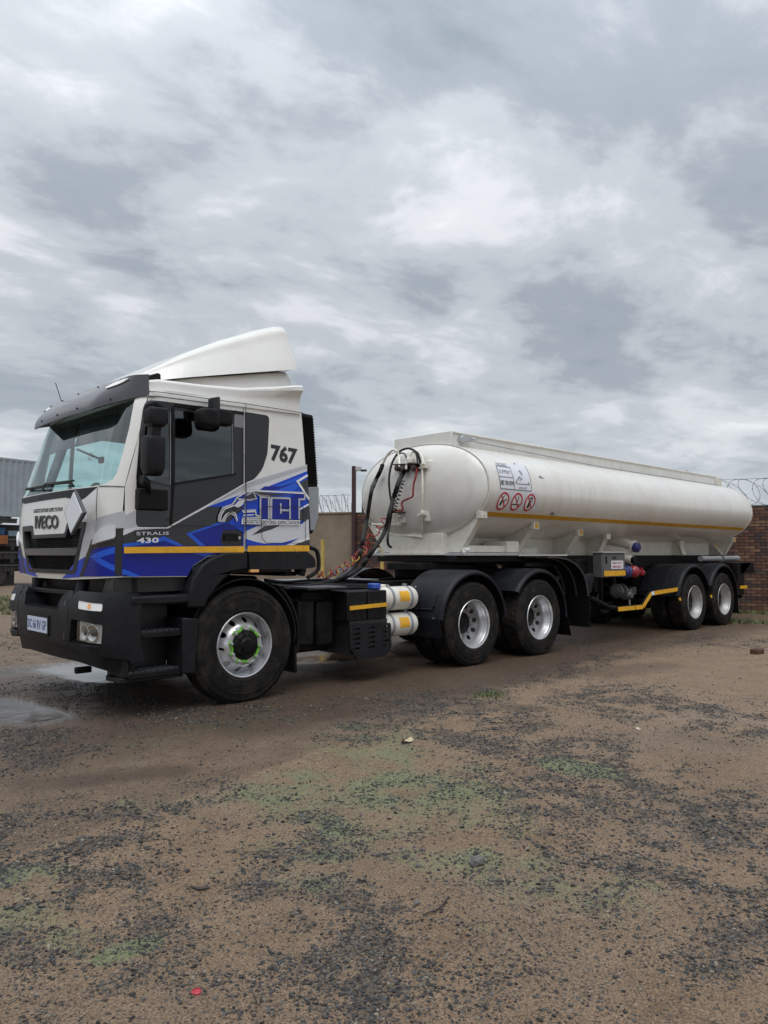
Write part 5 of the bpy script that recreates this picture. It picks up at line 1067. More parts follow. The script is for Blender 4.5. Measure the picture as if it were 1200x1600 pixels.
# black and yellow side guard rail
rl = [(x, z) for x, z in [(6.932, 0.508), (7.754, 0.505), (8.048, 0.714), (9.151, 0.759)]]
for k, (a, b) in enumerate(zip(rl, rl[1:])):
    mm = MB(); q = stroke([a, b], .085); mm.prism(q, 'y', .06, .10); r_ = mm.build('guard_rail', 'chassis_black', trailer, bevel=.004)
    t0 = .10 if k == 2 else .01; a2 = tuple(a[i] + (b[i] - a[i]) * t0 for i in (0, 1)); b2 = tuple(a[i] + (b[i] - a[i]) * .985 for i in (0, 1))
    segs = [(a2, b2)]
    if k == 0: m_ = tuple(a[i] + (b[i] - a[i]) * .66 for i in (0, 1)); m2 = tuple(a[i] + (b[i] - a[i]) * .69 for i in (0, 1)); segs = [(a2, m_), (m2, b2)]
    for s_, e_ in segs: mm = MB(); mm.prism(stroke([s_, e_], .066), 'y', .053, .060); mm.build('reflective_strip', 'reflective_yellow', r_)
    if k == 2: mm = MB(); mm.prism(stroke([a, tuple(a[i] + (b[i] - a[i]) * .09 for i in (0, 1))], .062), 'y', .053, .060); mm.build('rail_sticker', 'sticker_white', r_)
mm = MB()
for x, z in ((rl[0][0] + .1, rl[0][1]), (rl[1][0] - .05, rl[0][1]), (rl[2][0] + .1, rl[3][1] - .02), (rl[3][0] - .1, rl[3][1] - .02)): mm = MB(); mm.box(x, x + .05, .1, .85, z - .03, z + .03); mm.box(x, x + .05, .79, .849, z + .031, 1.1); mm.build('rail_bracket', 'chassis_black', trailer)
# trailer fenders, wheels
for y0, y1 in ((.02, .76), (1.74, 2.48)):
    out, inn = (y0, y1) if y0 < 1 else (y1, y0); s_ = 1 if y0 < 1 else -1
    for x, a0, a1 in ((9.667, .42, 2.95), (10.978, .08, 2.72)):
        R_ = .69; prof = [(R_ - .06, out), (R_ - .03, out - s_ * .006), (R_ - .006, out + s_ * .01), (R_ + .004, out + s_ * .04), (R_ + .004, inn), (R_ - .006, inn), (R_ - .014, out + s_ * .045), (R_ - .05, out + s_ * .014)]
        mm = MB(); mm.lathe(prof, (x, 0, .50), 44, True, a0, a1); fd = mm.build('fender', 'fender_black', trailer, sharp=40)
        if y0 < 1:
            mm = MB()
            for w in (.10, .2, .3): mm.tube([(x + (R_ + .006) * math.cos(t), w, .5 + (R_ + .006) * math.sin(t)) for t in [1.2 + k * .13 for k in range(11)]], .008, 6)
            mm.build('fender_rib', 'dark_plastic', fd)
            mm = MB(); mm.cyl((x - .66, .015, .58), (x - .66, -.0, .58), .03, 12); mm.build('side_reflector', 'reflective_yellow', fd)
    mm = MB(); mm.sheet(lambda u, w, o: (10.978 + .685 + .03 * u + o, w, .55 - .36 * u), [0, .5, 1], [y0 + .02, (y0 + y1) / 2, y1], -.01); mm.build('mud_flap', 'rubber_black', trailer)
tw = make_wheel('trailer', 9.667, .02, .50, .51, trailer, 'rim_white')
for dx in (0, 1.311):
    if dx: copy_wheel(tw, trailer, dx, .17, False)
    copy_wheel(tw, trailer, dx, .52, True); copy_wheel(tw, trailer, dx, 1.98, False); copy_wheel(tw, trailer, dx, 2.33, True)
# hose tubes under the tank, rear bumper
ht = [(10.84, 1.287), (11.765, 1.284), (11.886, 1.276), (12.703, 1.266)]
mm = MB(); mm.cyl((ht[0][0], .42, ht[0][1]), (ht[1][0], .42, ht[0][1]), .055, 20); mm.build('hose_tube', 'galv', trailer, sharp=40)
mm = MB(); mm.cyl((ht[2][0], .42, ht[0][1]), (ht[3][0], .42, ht[0][1]), .055, 20); mm.build('hose_tube', 'galv', trailer, sharp=40)
mm = MB(); mm.box(11.9, 12.62, .06, 2.44, .98, 1.20); mm.prism([(11.72, .55), (12.05, .55), (12.1, 1.0), (12.5, 1.2), (11.75, 1.2)], 'y', .06, .16); mm.prism([(11.72, .55), (12.05, .55), (12.1, 1.0), (12.5, 1.2), (11.75, 1.2)], 'y', 2.34, 2.44); rb = mm.build('rear_bumper', 'chassis_black', trailer, bevel=.008)
yr = [(11.843, 0.733), (12.196, 0.733), (12.191, 0.67), (11.839, 0.675)]
mm = MB(); mm.prism(yr, 'y', .05, .058); mm.build('reflective_strip', 'reflective_yellow', rb)
mm = MB(); mm.cyl((11.8, .3, .52), (12.3, .3, .52), .07, 14); mm.box(12.25, 12.31, .2, 2.3, .46, .58); mm.build('underrun_bar', 'chassis_black', rb)
# ---- service pipes on the front head
def fwd(pts, d): return [(x - d, y, z) for x, y, z in pts]
for pts, r, d in (([(3.424, 0.978, 2.602), (3.373, 0.927, 2.263), (3.398, 0.956, 1.949)], .015, .07), ([(3.405, 0.963, 1.918), (3.575, 1.135, 1.607)], .017, .07), ([(3.422, 1.416, 2.594), (3.446, 1.441, 1.806)], .015, .07),
                  ([(3.436, 1.442, 1.786), (3.502, 1.857, 1.8), (3.482, 2.035, 1.811)], .016, .10), ([(3.544, 1.123, 1.614), (3.573, 1.687, 1.657), (3.482, 1.959, 1.72)], .016, .10), ([(3.445, 1.786, 2.661), (3.44, 1.695, 2.771), (3.439, 1.586, 2.844), (3.438, 1.502, 2.836), (3.457, 1.463, 2.767), (3.359, 1.348, 2.583)], .018, .16),
                  ([(3.341, 1.209, 2.538), (3.407, 1.228, 2.708), (3.457, 1.175, 2.789), (3.442, 1.06, 2.768), (3.394, 0.949, 2.68), (3.357, 0.899, 2.583)], .016, .16)):
    mm = MB(); mm.tube(spline(pts, 6), r, 10); mm.build('service_pipe' if d < .15 else 'gooseneck_pipe', 'pipe_cream', trailer)
for q in [(3.399, 0.957, 1.93), (3.563, 1.128, 1.614), (3.447, 1.449, 1.798), (3.418, 0.972, 2.595)]:
    mm = MB(); mm.cyl((q[0] - .025, q[1], q[2]), (q[0] + .045, q[1], q[2]), .03, 12); mm.build('pipe_fitting', 'pipe_cream', trailer, bevel=.005)
for q in [(3.462, 0.912, 2.547), (3.464, 0.946, 1.911), (3.456, 1.393, 1.904)]:
    mm = MB(); mm.box(q[0] - .010, q[0] + .06, q[1] - .055, q[1] + .055, q[2] - .10, q[2] + .10); mm.build('head_bracket', 'plate_cream', trailer, bevel=.02)
    mm = MB(); mm.box(q[0] - .07, q[0], q[1] - .015, q[1] + .10, q[2] - .012, q[2] + .012); mm.build('pipe_clip', 'pipe_cream', trailer)
(xa, ya, za), (xb, yb, zb) = [(3.485, 1.503, 2.637), (3.475, 1.01, 2.609)]
mm = MB(); mm.hexa([(xa - .13, ya, za - .012), (xb - .13, yb, zb - .012), (xb + .03, yb, zb - .012), (xa + .03, ya, za - .012)], [(xa - .13, ya, za), (xb - .13, yb, zb), (xb + .03, yb, zb), (xa + .03, ya, za)]); mm.build('coupling_shelf', 'coupling_brown', trailer)
for q in [(3.462, 1.414, 2.577), (3.454, 1.286, 2.556), (3.454, 1.088, 2.55)]:
    mm = MB(); mm.cyl((q[0] - .10, q[1], q[2]), (q[0] + .02, q[1], q[2]), .048, 16); mm.cyl((q[0] - .115, q[1], q[2]), (q[0] - .10, q[1], q[2]), .03, 12); mm.build('hose_coupling', 'coupling_brown', trailer, bevel=.005)
q = [(3.483, 1.205, 2.647)][0]; mm = MB(); mm.cyl((q[0] - .06, q[1], q[2] - .02), (q[0] - .06, q[1], q[2] + .045), .06, 18); mm.build('coupling_cap', 'pipe_cream', trailer, bevel=.008)
q = [(3.444, 1.404, 1.956)][0]; mm = MB(); mm.box(q[0] - .10, q[0] + .02, q[1] - .09, q[1] + .09, q[2] - .008, q[2] + .008); mm.build('pipe_shelf', 'coupling_brown', trailer)
# ---- hoses between the two vehicles: each hangs from both, so each is a thing of its own
def hose(name, label, cat, runs, r, m, n=10, bind=None):
    mm = MB(); mm.tube(spline(runs, 8), r, n); o = mm.build(name, m); tag(o, label, cat, 'hoses between tractor and tanker')
    return o
A_ = [(3.442, 1.779, 2.657)] + [(3.373, 1.766, 2.544), (3.36, 1.836, 2.435)] + [(2.638, 1.13, 2.231)] + [(2.552, 1.088, 2.042), (2.535, 1.125, 1.786)] + [(2.309, 0.943, 1.554), (2.291, 0.97, 1.43)] + [(2.091, 0.747, 1.408), (2.06, 0.788, 1.266)] + [(1.876, 0.695, 1.156), (1.789, 0.785, 1.081)] + [(1.527, 0.76, 1.044), (1.395, 0.888, 1.026)]
h1 = hose('suction_hose', 'thick black hose looping from the left gooseneck pipe down to the tractor deck', 'hose', A_, .026, 'hose_black')
B_ = [(3.357, 1.232, 2.549), (3.339, 1.283, 2.462)] + [(2.809, 0.823, 2.283), (2.773, 0.872, 2.102)] + [(2.635, 0.813, 1.883), (2.604, 0.86, 1.661)] + [(2.341, 0.783, 1.43), (2.264, 0.869, 1.278)] + [(2.083, 0.624, 1.306), (2.032, 0.68, 1.217)] + [(1.811, 0.62, 1.134), (1.697, 0.735, 1.065)] + [(1.421, 0.725, 1.03), (1.342, 0.801, 1.024)]
h2 = hose('suction_hose', 'thick black taped hose running diagonally from the shelf couplings to the tractor deck', 'hose', B_, .026, 'hose_black')
C_ = [(3.391, 0.98, 2.611)] + [(3.407, 1.06, 2.753), (3.504, 1.312, 2.853), (3.488, 1.481, 2.822), (3.381, 1.515, 2.666), (3.311, 1.51, 2.445), (3.29, 1.474, 2.228), (3.299, 1.443, 2.03), (3.377, 1.559, 1.808)] + [(2.821, 1.03, 1.624), (2.831, 1.03, 1.502), (2.866, 1, 1.459)]
hose('cable_loop', 'thin black cable arching over the couplings and ending at the front skirt', 'cable', C_, .016, 'hose_black', 8)
hose('cable_loop', 'short thin black cable looping over the middle of the coupling shelf', 'cable', [(3.337, 0.983, 2.615), (3.387, 1.052, 2.721), (3.444, 1.163, 2.802), (3.504, 1.312, 2.853)], .012, 'hose_black', 8)
hose('cable_loop', 'slim black cable looped beside the left gooseneck pipe', 'cable', [(3.385, 1.237, 2.69), (3.436, 1.326, 2.769), (3.463, 1.422, 2.794), (3.452, 1.493, 2.77)], .010, 'hose_black', 8)
hose('air_line', 'red air line hanging in an S from the right coupling to the lower shelf', 'air hose', [(3.366, 1.022, 2.533), (3.344, 1.027, 2.411), (3.336, 1.055, 2.333), (3.333, 1.065, 2.238), (3.333, 1.075, 2.158), (3.334, 1.17, 2.128), (3.337, 1.263, 2.101), (3.341, 1.29, 2.058), (3.351, 1.281, 1.985), (3.355, 1.373, 1.981), (3.364, 1.486, 1.978), (3.382, 1.54, 1.923)], .013, 'red_hose', 8)
for h, pts in ((h1, A_[:4]), (h2, B_[:4])):
    mm = MB(); P_ = spline(pts, 10); mm.tube(P_, [.030 + .005 * math.sin(i * 2.3) for i in range(len(P_))], 10); mm.build('tape_binding', 'rubber_black', h)
def coil(name, label, base, turns, R, r, m, squash=1.0):
    P_ = spline(base, 40); n = len(P_); out = []; N = turns * 14
    for i in range(N + 1):
        t = i / N * (n - 1); k = min(int(t), n - 2); p = P_[k].lerp(P_[k + 1], t - k); d = (P_[k + 1] - P_[k]).normalized()
        a = d.cross(Vector((0, 0, 1))).normalized(); b = a.cross(d); th = 2 * math.pi * turns * i / N; out.append(p + (a * math.cos(th) + b * math.sin(th) * squash) * R * (.85 + .3 * random.random() * 0 + .15 * math.sin(i * .37)))
    mm = MB(); mm.tube(out, r, 6); o = mm.build(name, m); tag(o, label, 'air hose', 'hoses between tractor and tanker'); return o
coil('coiled_air_line', 'red coiled air line rising from the tractor deck towards the tank head', [(1.412, 0.793, 1.162), (1.492, 0.718, 1.138)] + [(1.684, 0.739, 1.171), (1.763, 0.659, 1.233)] + [(2.03, 0.813, 1.305), (2.11, 0.73, 1.395)] + [(2.401, 1, 1.468), (2.45, 0.944, 1.601)] + [(2.667, 1.002, 1.741), (2.74, 0.921, 1.876)], 12, .052, .008, 'red_hose')
coil('coiled_air_line', 'yellow coiled air line tangled among the red one above the tractor deck', [(1.479, 0.799, 1.136), (1.595, 0.689, 1.136)] + [(1.77, 0.725, 1.195), (1.856, 0.634, 1.294)] + [(2.142, 0.841, 1.356), (2.215, 0.768, 1.408)], 7, .042, .007, 'yellow_hose')
coil('coiled_air_line', 'dark coiled cable hanging down between tape-wrapped hose and red air line', [(3.326, 1.241, 2.377), (3.321, 1.315, 2.236), (3.329, 1.381, 2.078), (3.351, 1.461, 1.968)], 9, .03, .007, 'hose_black')

# ================================================================== THE YARD
def vnoise(x, y, s, seed=0):
    """smooth value noise on arrays"""
    x = x * s + seed * 17.31; y = y * s + seed * 7.77; xi, yi = np.floor(x), np.floor(y); fx, fy = x - xi, y - yi; fx = fx * fx * (3 - 2 * fx); fy = fy * fy * (3 - 2 * fy)
    def h(a, b): v = np.sin(a * 127.1 + b * 311.7 + seed * 74.7) * 43758.5453; return v - np.floor(v)
    return (h(xi, yi) * (1 - fx) + h(xi + 1, yi) * fx) * (1 - fy) + (h(xi, yi + 1) * (1 - fx) + h(xi + 1, yi + 1) * fx) * fy
def fbm(x, y, s, o=4, seed=0):
    r = 0; a = .5; t = 0
    for k in range(o): r = r + a * vnoise(x, y, s * 2 ** k, seed + k * 3); t += a; a *= .55
    return r / t
def seg_d(x, y, pts):
    d = np.full(x.shape, 1e9)
    if len(pts) == 1: return np.hypot(x - pts[0][0], y - pts[0][1])
    for a, b in zip(pts, pts[1:]):
        vx, vy = b[0] - a[0], b[1] - a[1]; t = np.clip(((x - a[0]) * vx + (y - a[1]) * vy) / (vx * vx + vy * vy + 1e-9), 0, 1); d = np.minimum(d, np.hypot(x - a[0] - t * vx, y - a[1] - t * vy))
    return d
GRAVEL = [([(2.741, -2.376), (2.667, -2.879), (2.649, -3.642)], .42, 1.0), ([(1.259, -1.298), (0.635, -2.377), (0.489, -2.986), (0.286, -3.449)], .36, 1.0), ([(0.107, -3.334), (0.16, -3.811), (-0.014, -4.22)], .30, 1.0), ([(-0.379, -3.525), (-0.256, -3.882), (-0.123, -4.267), (0.426, -4.396)], .24, .9),
          ([(-2.744, -2.085), (-2.738, -2.577), (-2.772, -3.015)], .28, .85), ([(-1.985, -3.466), (-2.094, -3.798), (-2.188, -4.009)], .22, .9), ([(-2.392, -3.699), (-2.032, -3.971)], .16, .7), ([(-2.064, 0.2), (-2.007, -0.321)], .35, .8), ([(-1.447, 2.271), (-1.311, 1.579), (-0.504, 2.344)], .35, .9),
          ([(-2.4, -1.874), (-2.1, -1.982), (-1.611, -2.086)], .17, .7), ([(-1.741, -3.2), (-1.419, -3.148), (-1.105, -3.241)], .22, .6), ([(-1.119, -4.124), (-0.917, -4.369), (-0.712, -4.682)], .22, .7), ([(-1.29, -4.753), (-0.985, -4.89)], .14, .6), ([(-0.154, -1.623), (1.259, -1.298), (3.288, -1.032), (6.064, -0.557)], .16, .9),
          ([(-0.68, 1.441), (-0.706, 0.188), (-0.057, -0.241)], .40, .7), ([(-0.032, 7.022), (0.06, 5.572)], 1.2, .6), ([(6.063, 0.062), (7.997, -0.628), (8.201, -1.533)], .6, .5), ([(-1.288, -3.002), (-0.567, -3.271)], .4, .45)]
MOSS = [([(-1.241, -0.586), (-0.707, -0.566), (-0.165, -0.688)], .22, .5), ([(-1.188, -2.442), (-0.932, -2.603), (-0.84, -3.084)], .30, .8), ([(-1.396, -3.025), (-1.391, -3.21)], .12, .7), ([(-2.883, -2.55), (-2.785, -2.601)], .09, 1.0), ([(-2.982, -2.883), (-2.846, -2.958)], .07, .8), ([(-2.848, -3.154), (-2.812, -3.238)], .05, .8), ([(-2.794, -3.385), (-2.651, -3.392)], .035, 1.3),
        ([(-1.909, -3.369), (-1.723, -3.316)], .10, .7), ([(0.35, -3.177), (0.372, -3.398)], .10, 1.0), ([(-1.063, -4.346), (-1.043, -4.461)], .08, .8), ([(-1.182, -3.684), (-1.282, -4.138)], .14, .55), ([(-0.102, -1.674), (-0.322, -2.431)], .30, .45), ([(1.32, -0.468), (2.678, -0.691)], .3, .3), ([(-1.967, -1.933), (-1.73, -2.005)], .10, .6), ([(-1.867, -2.922), (-1.732, -2.941)], .10, .5), ([(-1.63, -4.175), (-1.272, -4.449)], .12, .35), ([(-1.694, -0.208), (-1.562, -0.795)], .08, .5), ([(-1.396, -3.479), (-1.087, -3.442)], .2, .5)]
WET = [([(-0.343, -0.849), (1.044, -0.757), (3.84, -0.839)], .40, .75), ([(-2.277, -1.233), (-1.566, -1.547)], .14, .8), ([(1.193, -1.434), (1.712, -1.968)], .16, .6), ([(2.219, 0.05), (8.824, 0.677), (14.225, 0.506)], .7, .75), ([(-0.196, 2.05), (0.365, -0.445), (3.432, -0.092)], .7, .9), ([(3.955, -1.287), (4.979, -1.568)], .3, .6), ([(1.652, -3.348), (1.735, -3.694)], .2, .35)]
POOL = [([(-1.046, 3.617), (-0.402, 3.563), (-0.204, 2.361)], .42, 1.1), ([(-1.761, 1.584), (-1.614, 0.696)], .34, 1.0), ([(2.086, 1.97), (2.998, 1.796)], .45, 1.2), ([(2.117, -2.797), (2.611, -3.606)], .10, .4)]
EDGE = [(-1.703, -2.031), (-0.046, -1.499), (1.631, -1.048), (3.784, -0.786), (6.513, -0.367)]
def field(L, x, y, soft=1.0):
    r = np.zeros(x.shape)
    for pts, rad, amp in L: r = np.maximum(r, amp * np.clip(1.6 - seg_d(x, y, pts) / rad * 1.1 * soft, 0, 1))
    return r
def masks(x, y):
    n1, n2, n3 = fbm(x, y, 1.3, 4, 1), fbm(x, y, 4.5, 4, 5), fbm(x, y, .5, 3, 9)
    n4 = fbm(x, y, 13, 3, 41); g = np.clip(field(GRAVEL, x, y, .58) * np.clip(n2 * 2.7 - .80, 0, 1.1) * np.clip(n4 * 3.2 - .5, .15, 1.6) + np.clip(n1 - .50, 0, 1) * 1.7 * n4, 0, 1)
    m = np.clip(1.0 * field(MOSS, x, y, .60) * (n2 * 2.8 - .50) + np.clip(fbm(x, y, 2.2, 4, 21) - .66, 0, 1) * 2.0, 0, 1.2)
    under = np.clip(1.15 - np.maximum(np.maximum(-1.6 - x, x - 12.5) / 1.2, np.maximum(-.35 - y, y - 3.2) / .8), 0, 1); w = np.clip(field(WET, x, y) * (.4 + 1.3 * n2) + np.clip(n3 - .55, 0, 1) * 1.2 + under * (.75 + .6 * n2), 0, 1)  # under: shade beneath the truck painted into the wet mask, besides real damp
    p = np.clip(field(POOL, x, y) * (.3 + 1.4 * n1), 0, 1)
    a, b = EDGE[0], EDGE[-1]; sl = ((x - a[0]) * (b[1] - a[1]) - (y - a[1]) * (b[0] - a[0])) / math.hypot(b[0] - a[0], b[1] - a[1]); sl = np.clip(.5 - (sl + (n2 - .5) * .06) / .05, 0, 1)
    return g, m, w, p, sl
def height(x, y, g=None, p=None):
    if g is None: g, m, w, p, sl = masks(x, y)
    h = (fbm(x, y, .35, 3, 31) - .5) * .06 + (fbm(x, y, 2.5, 3, 33) - .5) * .022 + (fbm(x, y, 14, 3, 35) - .5) * .009 - p * .012
    near = np.clip(1.2 - np.maximum(np.maximum(-1.2 - x, x - 12.5) / 1.0, np.maximum(-.1 - y, y - 2.6) / .6), 0, 1)     # flat under the tyres
    return (h - .004) * (1 - near) - .003 * near
def axis(lo, hi, f0, f1, s):
    a = list(np.arange(f0, f1, s)); st = s; v = f1
    out = a
    while v < hi: out.append(v); st *= 1.22; v += st
    out.append(hi); st = s; v = f0 - s; pre = []
    while v > lo: pre.append(v); st *= 1.22; v -= st
    pre.append(lo); return np.array(pre[::-1] + out)
xs, ys = axis(-900, 900, -5.6, 8.0, .03), axis(-900, 900, -5.4, 1.0, .03)
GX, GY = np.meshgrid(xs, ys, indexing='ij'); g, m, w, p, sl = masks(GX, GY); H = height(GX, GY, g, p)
nx, ny = len(xs), len(ys); V = np.stack([GX, GY, H], -1).reshape(-1, 3)
idx = np.arange(nx * ny).reshape(nx, ny); F = np.stack([idx[:-1, :-1], idx[1:, :-1], idx[1:, 1:], idx[:-1, 1:]], -1).reshape(-1, 4)
def np_mesh(name, V, F, smooth=False):
    me = bpy.data.meshes.new(name); k = F.shape[1]; me.vertices.add(len(V)); me.vertices.foreach_set('co', V.astype(np.float32).ravel()); me.loops.add(F.size); me.loops.foreach_set('vertex_index', F.astype(np.int32).ravel())
    me.polygons.add(len(F)); me.polygons.foreach_set('loop_start', np.arange(0, F.size, k, dtype=np.int32)); me.polygons.foreach_set('loop_total', np.full(len(F), k, dtype=np.int32)); me.polygons.foreach_set('use_smooth', np.full(len(F), smooth)); me.update(calc_edges=True); me.validate(); return me
me = np_mesh('ground', V, F, True)
for nm, a in (('gravel', g), ('moss', m), ('wet', w), ('pool', p), ('slab', sl)):  # wet holds real damp and the painted shade under the truck
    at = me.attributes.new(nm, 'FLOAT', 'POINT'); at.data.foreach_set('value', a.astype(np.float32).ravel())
ground = link(bpy.data.objects.new('ground', me)); ground['kind'] = 'structure'
def ground_mat():
    mt = bpy.data.materials.new('yard_earth'); mt.use_nodes = True; k = NT(mt.node_tree); out = k.n('ShaderNodeOutputMaterial'); b = k.n('ShaderNodeBsdfPrincipled'); k.l(b.outputs[0], out.inputs[0])
    P_ = k.n('ShaderNodeNewGeometry').outputs['Position']; A = lambda n: k.n('ShaderNodeAttribute', attribute_name=n).outputs['Fac']
    n_big, n_mid, n_fine, n_grit = k.noise(P_, .8, 6, .62), k.noise(P_, 4, 8, .68), k.noise(P_, 36, 6, .72), k.noise(P_, 120, 5, .75)
    sand = k.mix(k.ramp(n_mid, [(.3, 0), (.7, 1)]), (.185, .114, .064), (.335, .226, .140))
    sand = k.mix(k.ramp(n_big, [(.35, 0), (.65, .6)]), sand, (.255, .185, .128))
    slab = k.mix(k.ramp(n_mid, [(.3, 0), (.7, 1)]), (.10, .062, .038), (.20, .135, .09)); sand = k.mix(k.math('MULTIPLY', A('slab'), .8), sand, slab)
    sand = k.mix(k.ramp(n_grit, [(.52, 0), (.64, .8)]), sand, (.46, .35, .25)); sand = k.mix(k.ramp(n_grit, [(.38, .9), (.47, 0)]), sand, (.05, .04, .032))
    sand = k.mix(k.ramp(n_fine, [(.32, .75), (.45, 0)]), sand, (.050, .040, .033))
    c = sand
    chip = k.n('ShaderNodeTexVoronoi', i_Scale=38.0); k.l(P_, chip.inputs['Vector']); sepc = k.n('ShaderNodeSeparateColor'); k.l(chip.outputs['Color'], sepc.inputs[0])
    cf = k.math('MULTIPLY', k.math('GREATER_THAN', sepc.outputs[0], k.math('SUBTRACT', .86, k.math('MULTIPLY', n_mid, .30))), k.math('LESS_THAN', chip.outputs['Distance'], k.math('MULTIPLY', sepc.outputs[1], .42)))
    c = k.mix(k.math('MULTIPLY', cf, .85), c, k.mix(sepc.outputs[2], (.03, .03, .032), (.10, .095, .09)))
    vor = k.n('ShaderNodeTexVoronoi', i_Scale=75.0); k.l(P_, vor.inputs['Vector']); st = k.mix(k.ramp(vor.outputs['Distance'], [(.10, 0), (.55, 1)]), (.14, .138, .135), (.030, .028, .026))
    gm_ = k.math('MULTIPLY', k.ramp(k.math('ADD', A('gravel'), k.math('MULTIPLY', k.math('SUBTRACT', n_fine, .5), 1.7)), [(.30, 0), (1.0, 1)]), .48); c = k.mix(gm_, c, st)
    mo = k.mix(k.ramp(n_fine, [(.35, 0), (.65, 1)]), (.095, .15, .07), (.25, .31, .165)); mm_ = k.math('MULTIPLY', k.ramp(k.math('ADD', A('moss'), k.math('ADD', k.math('MULTIPLY', k.math('SUBTRACT', n_fine, .5), 1.9), k.math('MULTIPLY', k.math('SUBTRACT', n_mid, .5), 1.0))), [(.28, 0), (1.0, 1)]), .68); c = k.mix(mm_, c, mo)
    wet_shade = k.math('MULTIPLY', A('wet'), k.ramp(n_mid, [(.3, .6), (.7, 1)]), True)  # damp ground plus the under-truck shade painted as colour
    c = k.mix(k.math('MULTIPLY', wet_shade, .85), c, (.055, .030, .017)); pl = A('pool'); c = k.mix(k.math('MULTIPLY', pl, .6), c, (.05, .04, .034)); k.l(c, b.inputs['Base Color'])
    ro = k.math('SUBTRACT', .70, k.math('MULTIPLY', wet_shade, .28)); ro = k.math('SUBTRACT', ro, k.math('MULTIPLY', k.ramp(n_big, [(.45, 0), (.7, .22)]), 1.0)); ro = k.math('MAXIMUM', k.math('SUBTRACT', ro, k.math('MULTIPLY', k.ramp(k.math('ADD', pl, k.math('MULTIPLY', k.math('SUBTRACT', n_mid, .5), .8)), [(.42, 0), (.62, 1)]), .66)), .05); k.l(ro, b.inputs['Roughness']); k.l(k.math('ADD', .30, k.math('ADD', k.math('MULTIPLY', wet_shade, .20), k.math('MULTIPLY', pl, .4)), True), b.inputs['Specular IOR Level'])
    hgt = k.math('ADD', k.math('ADD', k.math('MULTIPLY', n_fine, 1.0), k.math('MULTIPLY', n_grit, .7)), k.math('MULTIPLY', k.math('MULTIPLY', vor.outputs['Distance'], gm_), -.9)); dry = k.math('SUBTRACT', 1.0, k.math('MULTIPLY', pl, .97), True)
    bp = k.n('ShaderNodeBump', i_Distance=.03); k.l(k.math('MULTIPLY', dry, .75), bp.inputs['Strength']); k.l(hgt, bp.inputs['Height']); k.l(bp.outputs[0], b.inputs['Normal']); return mt
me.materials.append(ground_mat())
# ---- loose stones: dark crushed rock in the gravel drifts, strays elsewhere
rng = np.random.default_rng(5)
def ico():
    bm = bmesh.new(); bmesh.ops.create_icosphere(bm, subdivisions=1, radius=1); v = np.array([q.co[:] for q in bm.verts]); f = np.array([[q.index for q in t.verts] for t in bm.faces]); bm.free(); return v, f
IV, IF = ico()
OV = np.array([(1, 0, 0), (-1, 0, 0), (0, 1, 0), (0, -1, 0), (0, 0, 1), (0, 0, -1)], float); OF = np.array([(0, 2, 4), (2, 1, 4), (1, 3, 4), (3, 0, 4), (2, 0, 5), (1, 2, 5), (3, 1, 5), (0, 3, 5)])
def stones(N, smin, smax, keep, name, rmin=1.7, rmax=16, power=1.0, shape=None):
    IV, IF = shape or (globals()['IV'], globals()['IF'])
    n = N * 6; r = rmin + (rmax - rmin) * rng.random(n) ** (1.6 * power); a = math.radians(43.7) + (rng.random(n) - .5) * math.radians(62)
    x, y = -3.935 + r * np.sin(a), -5.96 + r * np.cos(a); g, m, w, p, sl = masks(x, y); ok = rng.random(n) < keep(g, m, w, p, sl); x, y, r = x[ok][:N], y[ok][:N], r[ok][:N]; n = len(x)
    s = smin * (smax / smin) ** (rng.random(n) ** 2.0); sc = np.stack([s * (.8 + .5 * rng.random(n)), s * (.6 + .4 * rng.random(n)), s * (.28 + .38 * rng.random(n))], -1)
    jit = 1 + (rng.random((n, len(IV), 1)) - .5) * .55; P_ = IV[None] * jit * sc[:, None, :]
    ta, tb = rng.random(n) * 6.283, (rng.random(n) - .5) * .7; c, q = np.cos(ta)[:, None], np.sin(ta)[:, None]; cb, sb = np.cos(tb)[:, None], np.sin(tb)[:, None]
    X, Y, Z = P_[..., 0], P_[..., 1], P_[..., 2]; X, Z = X * cb - Z * sb, X * sb + Z * cb; X, Y = X * c - Y * q, X * q + Y * c
    P_ = np.stack([X + x[:, None], Y + y[:, None], Z + (height(x, y) + sc[:, 2] * .35)[:, None]], -1).reshape(-1, 3); Fa = (IF[None] + (np.arange(n) * len(IV))[:, None, None]).reshape(-1, 3)
    me = np_mesh(name, P_, Fa); at = me.attributes.new('shade', 'FLOAT', 'POINT'); at.data.foreach_set('value', np.repeat(rng.random(n), len(IV)).astype(np.float32)); o = link(bpy.data.objects.new(name, me)); o['kind'] = 'stuff'; return o
def stone_mat():
    mt = bpy.data.materials.new('crushed_rock'); mt.use_nodes = True; k = NT(mt.node_tree); out = k.n('ShaderNodeOutputMaterial'); b = k.n('ShaderNodeBsdfPrincipled'); k.l(b.outputs[0], out.inputs[0])
    s = k.n('ShaderNodeAttribute', attribute_name='shade').outputs['Fac']; c = k.ramp(s, [(0, (.010, .0105, .011)), (.5, (.030, .0305, .031)), (.78, (.075, .074, .072)), (.92, (.12, .10, .075)), (1, (.22, .19, .15))])
    P_ = k.n('ShaderNodeNewGeometry').outputs['Position']; c = k.mix(k.ramp(k.noise(P_, 60, 4, .6), [(.5, 0), (.8, .35)]), c, (.16, .12, .09)); k.l(c, b.inputs['Base Color']); b.inputs['Roughness'].default_value = .5; b.inputs['Specular IOR Level'].default_value = .35; return mt
SM = stone_mat()
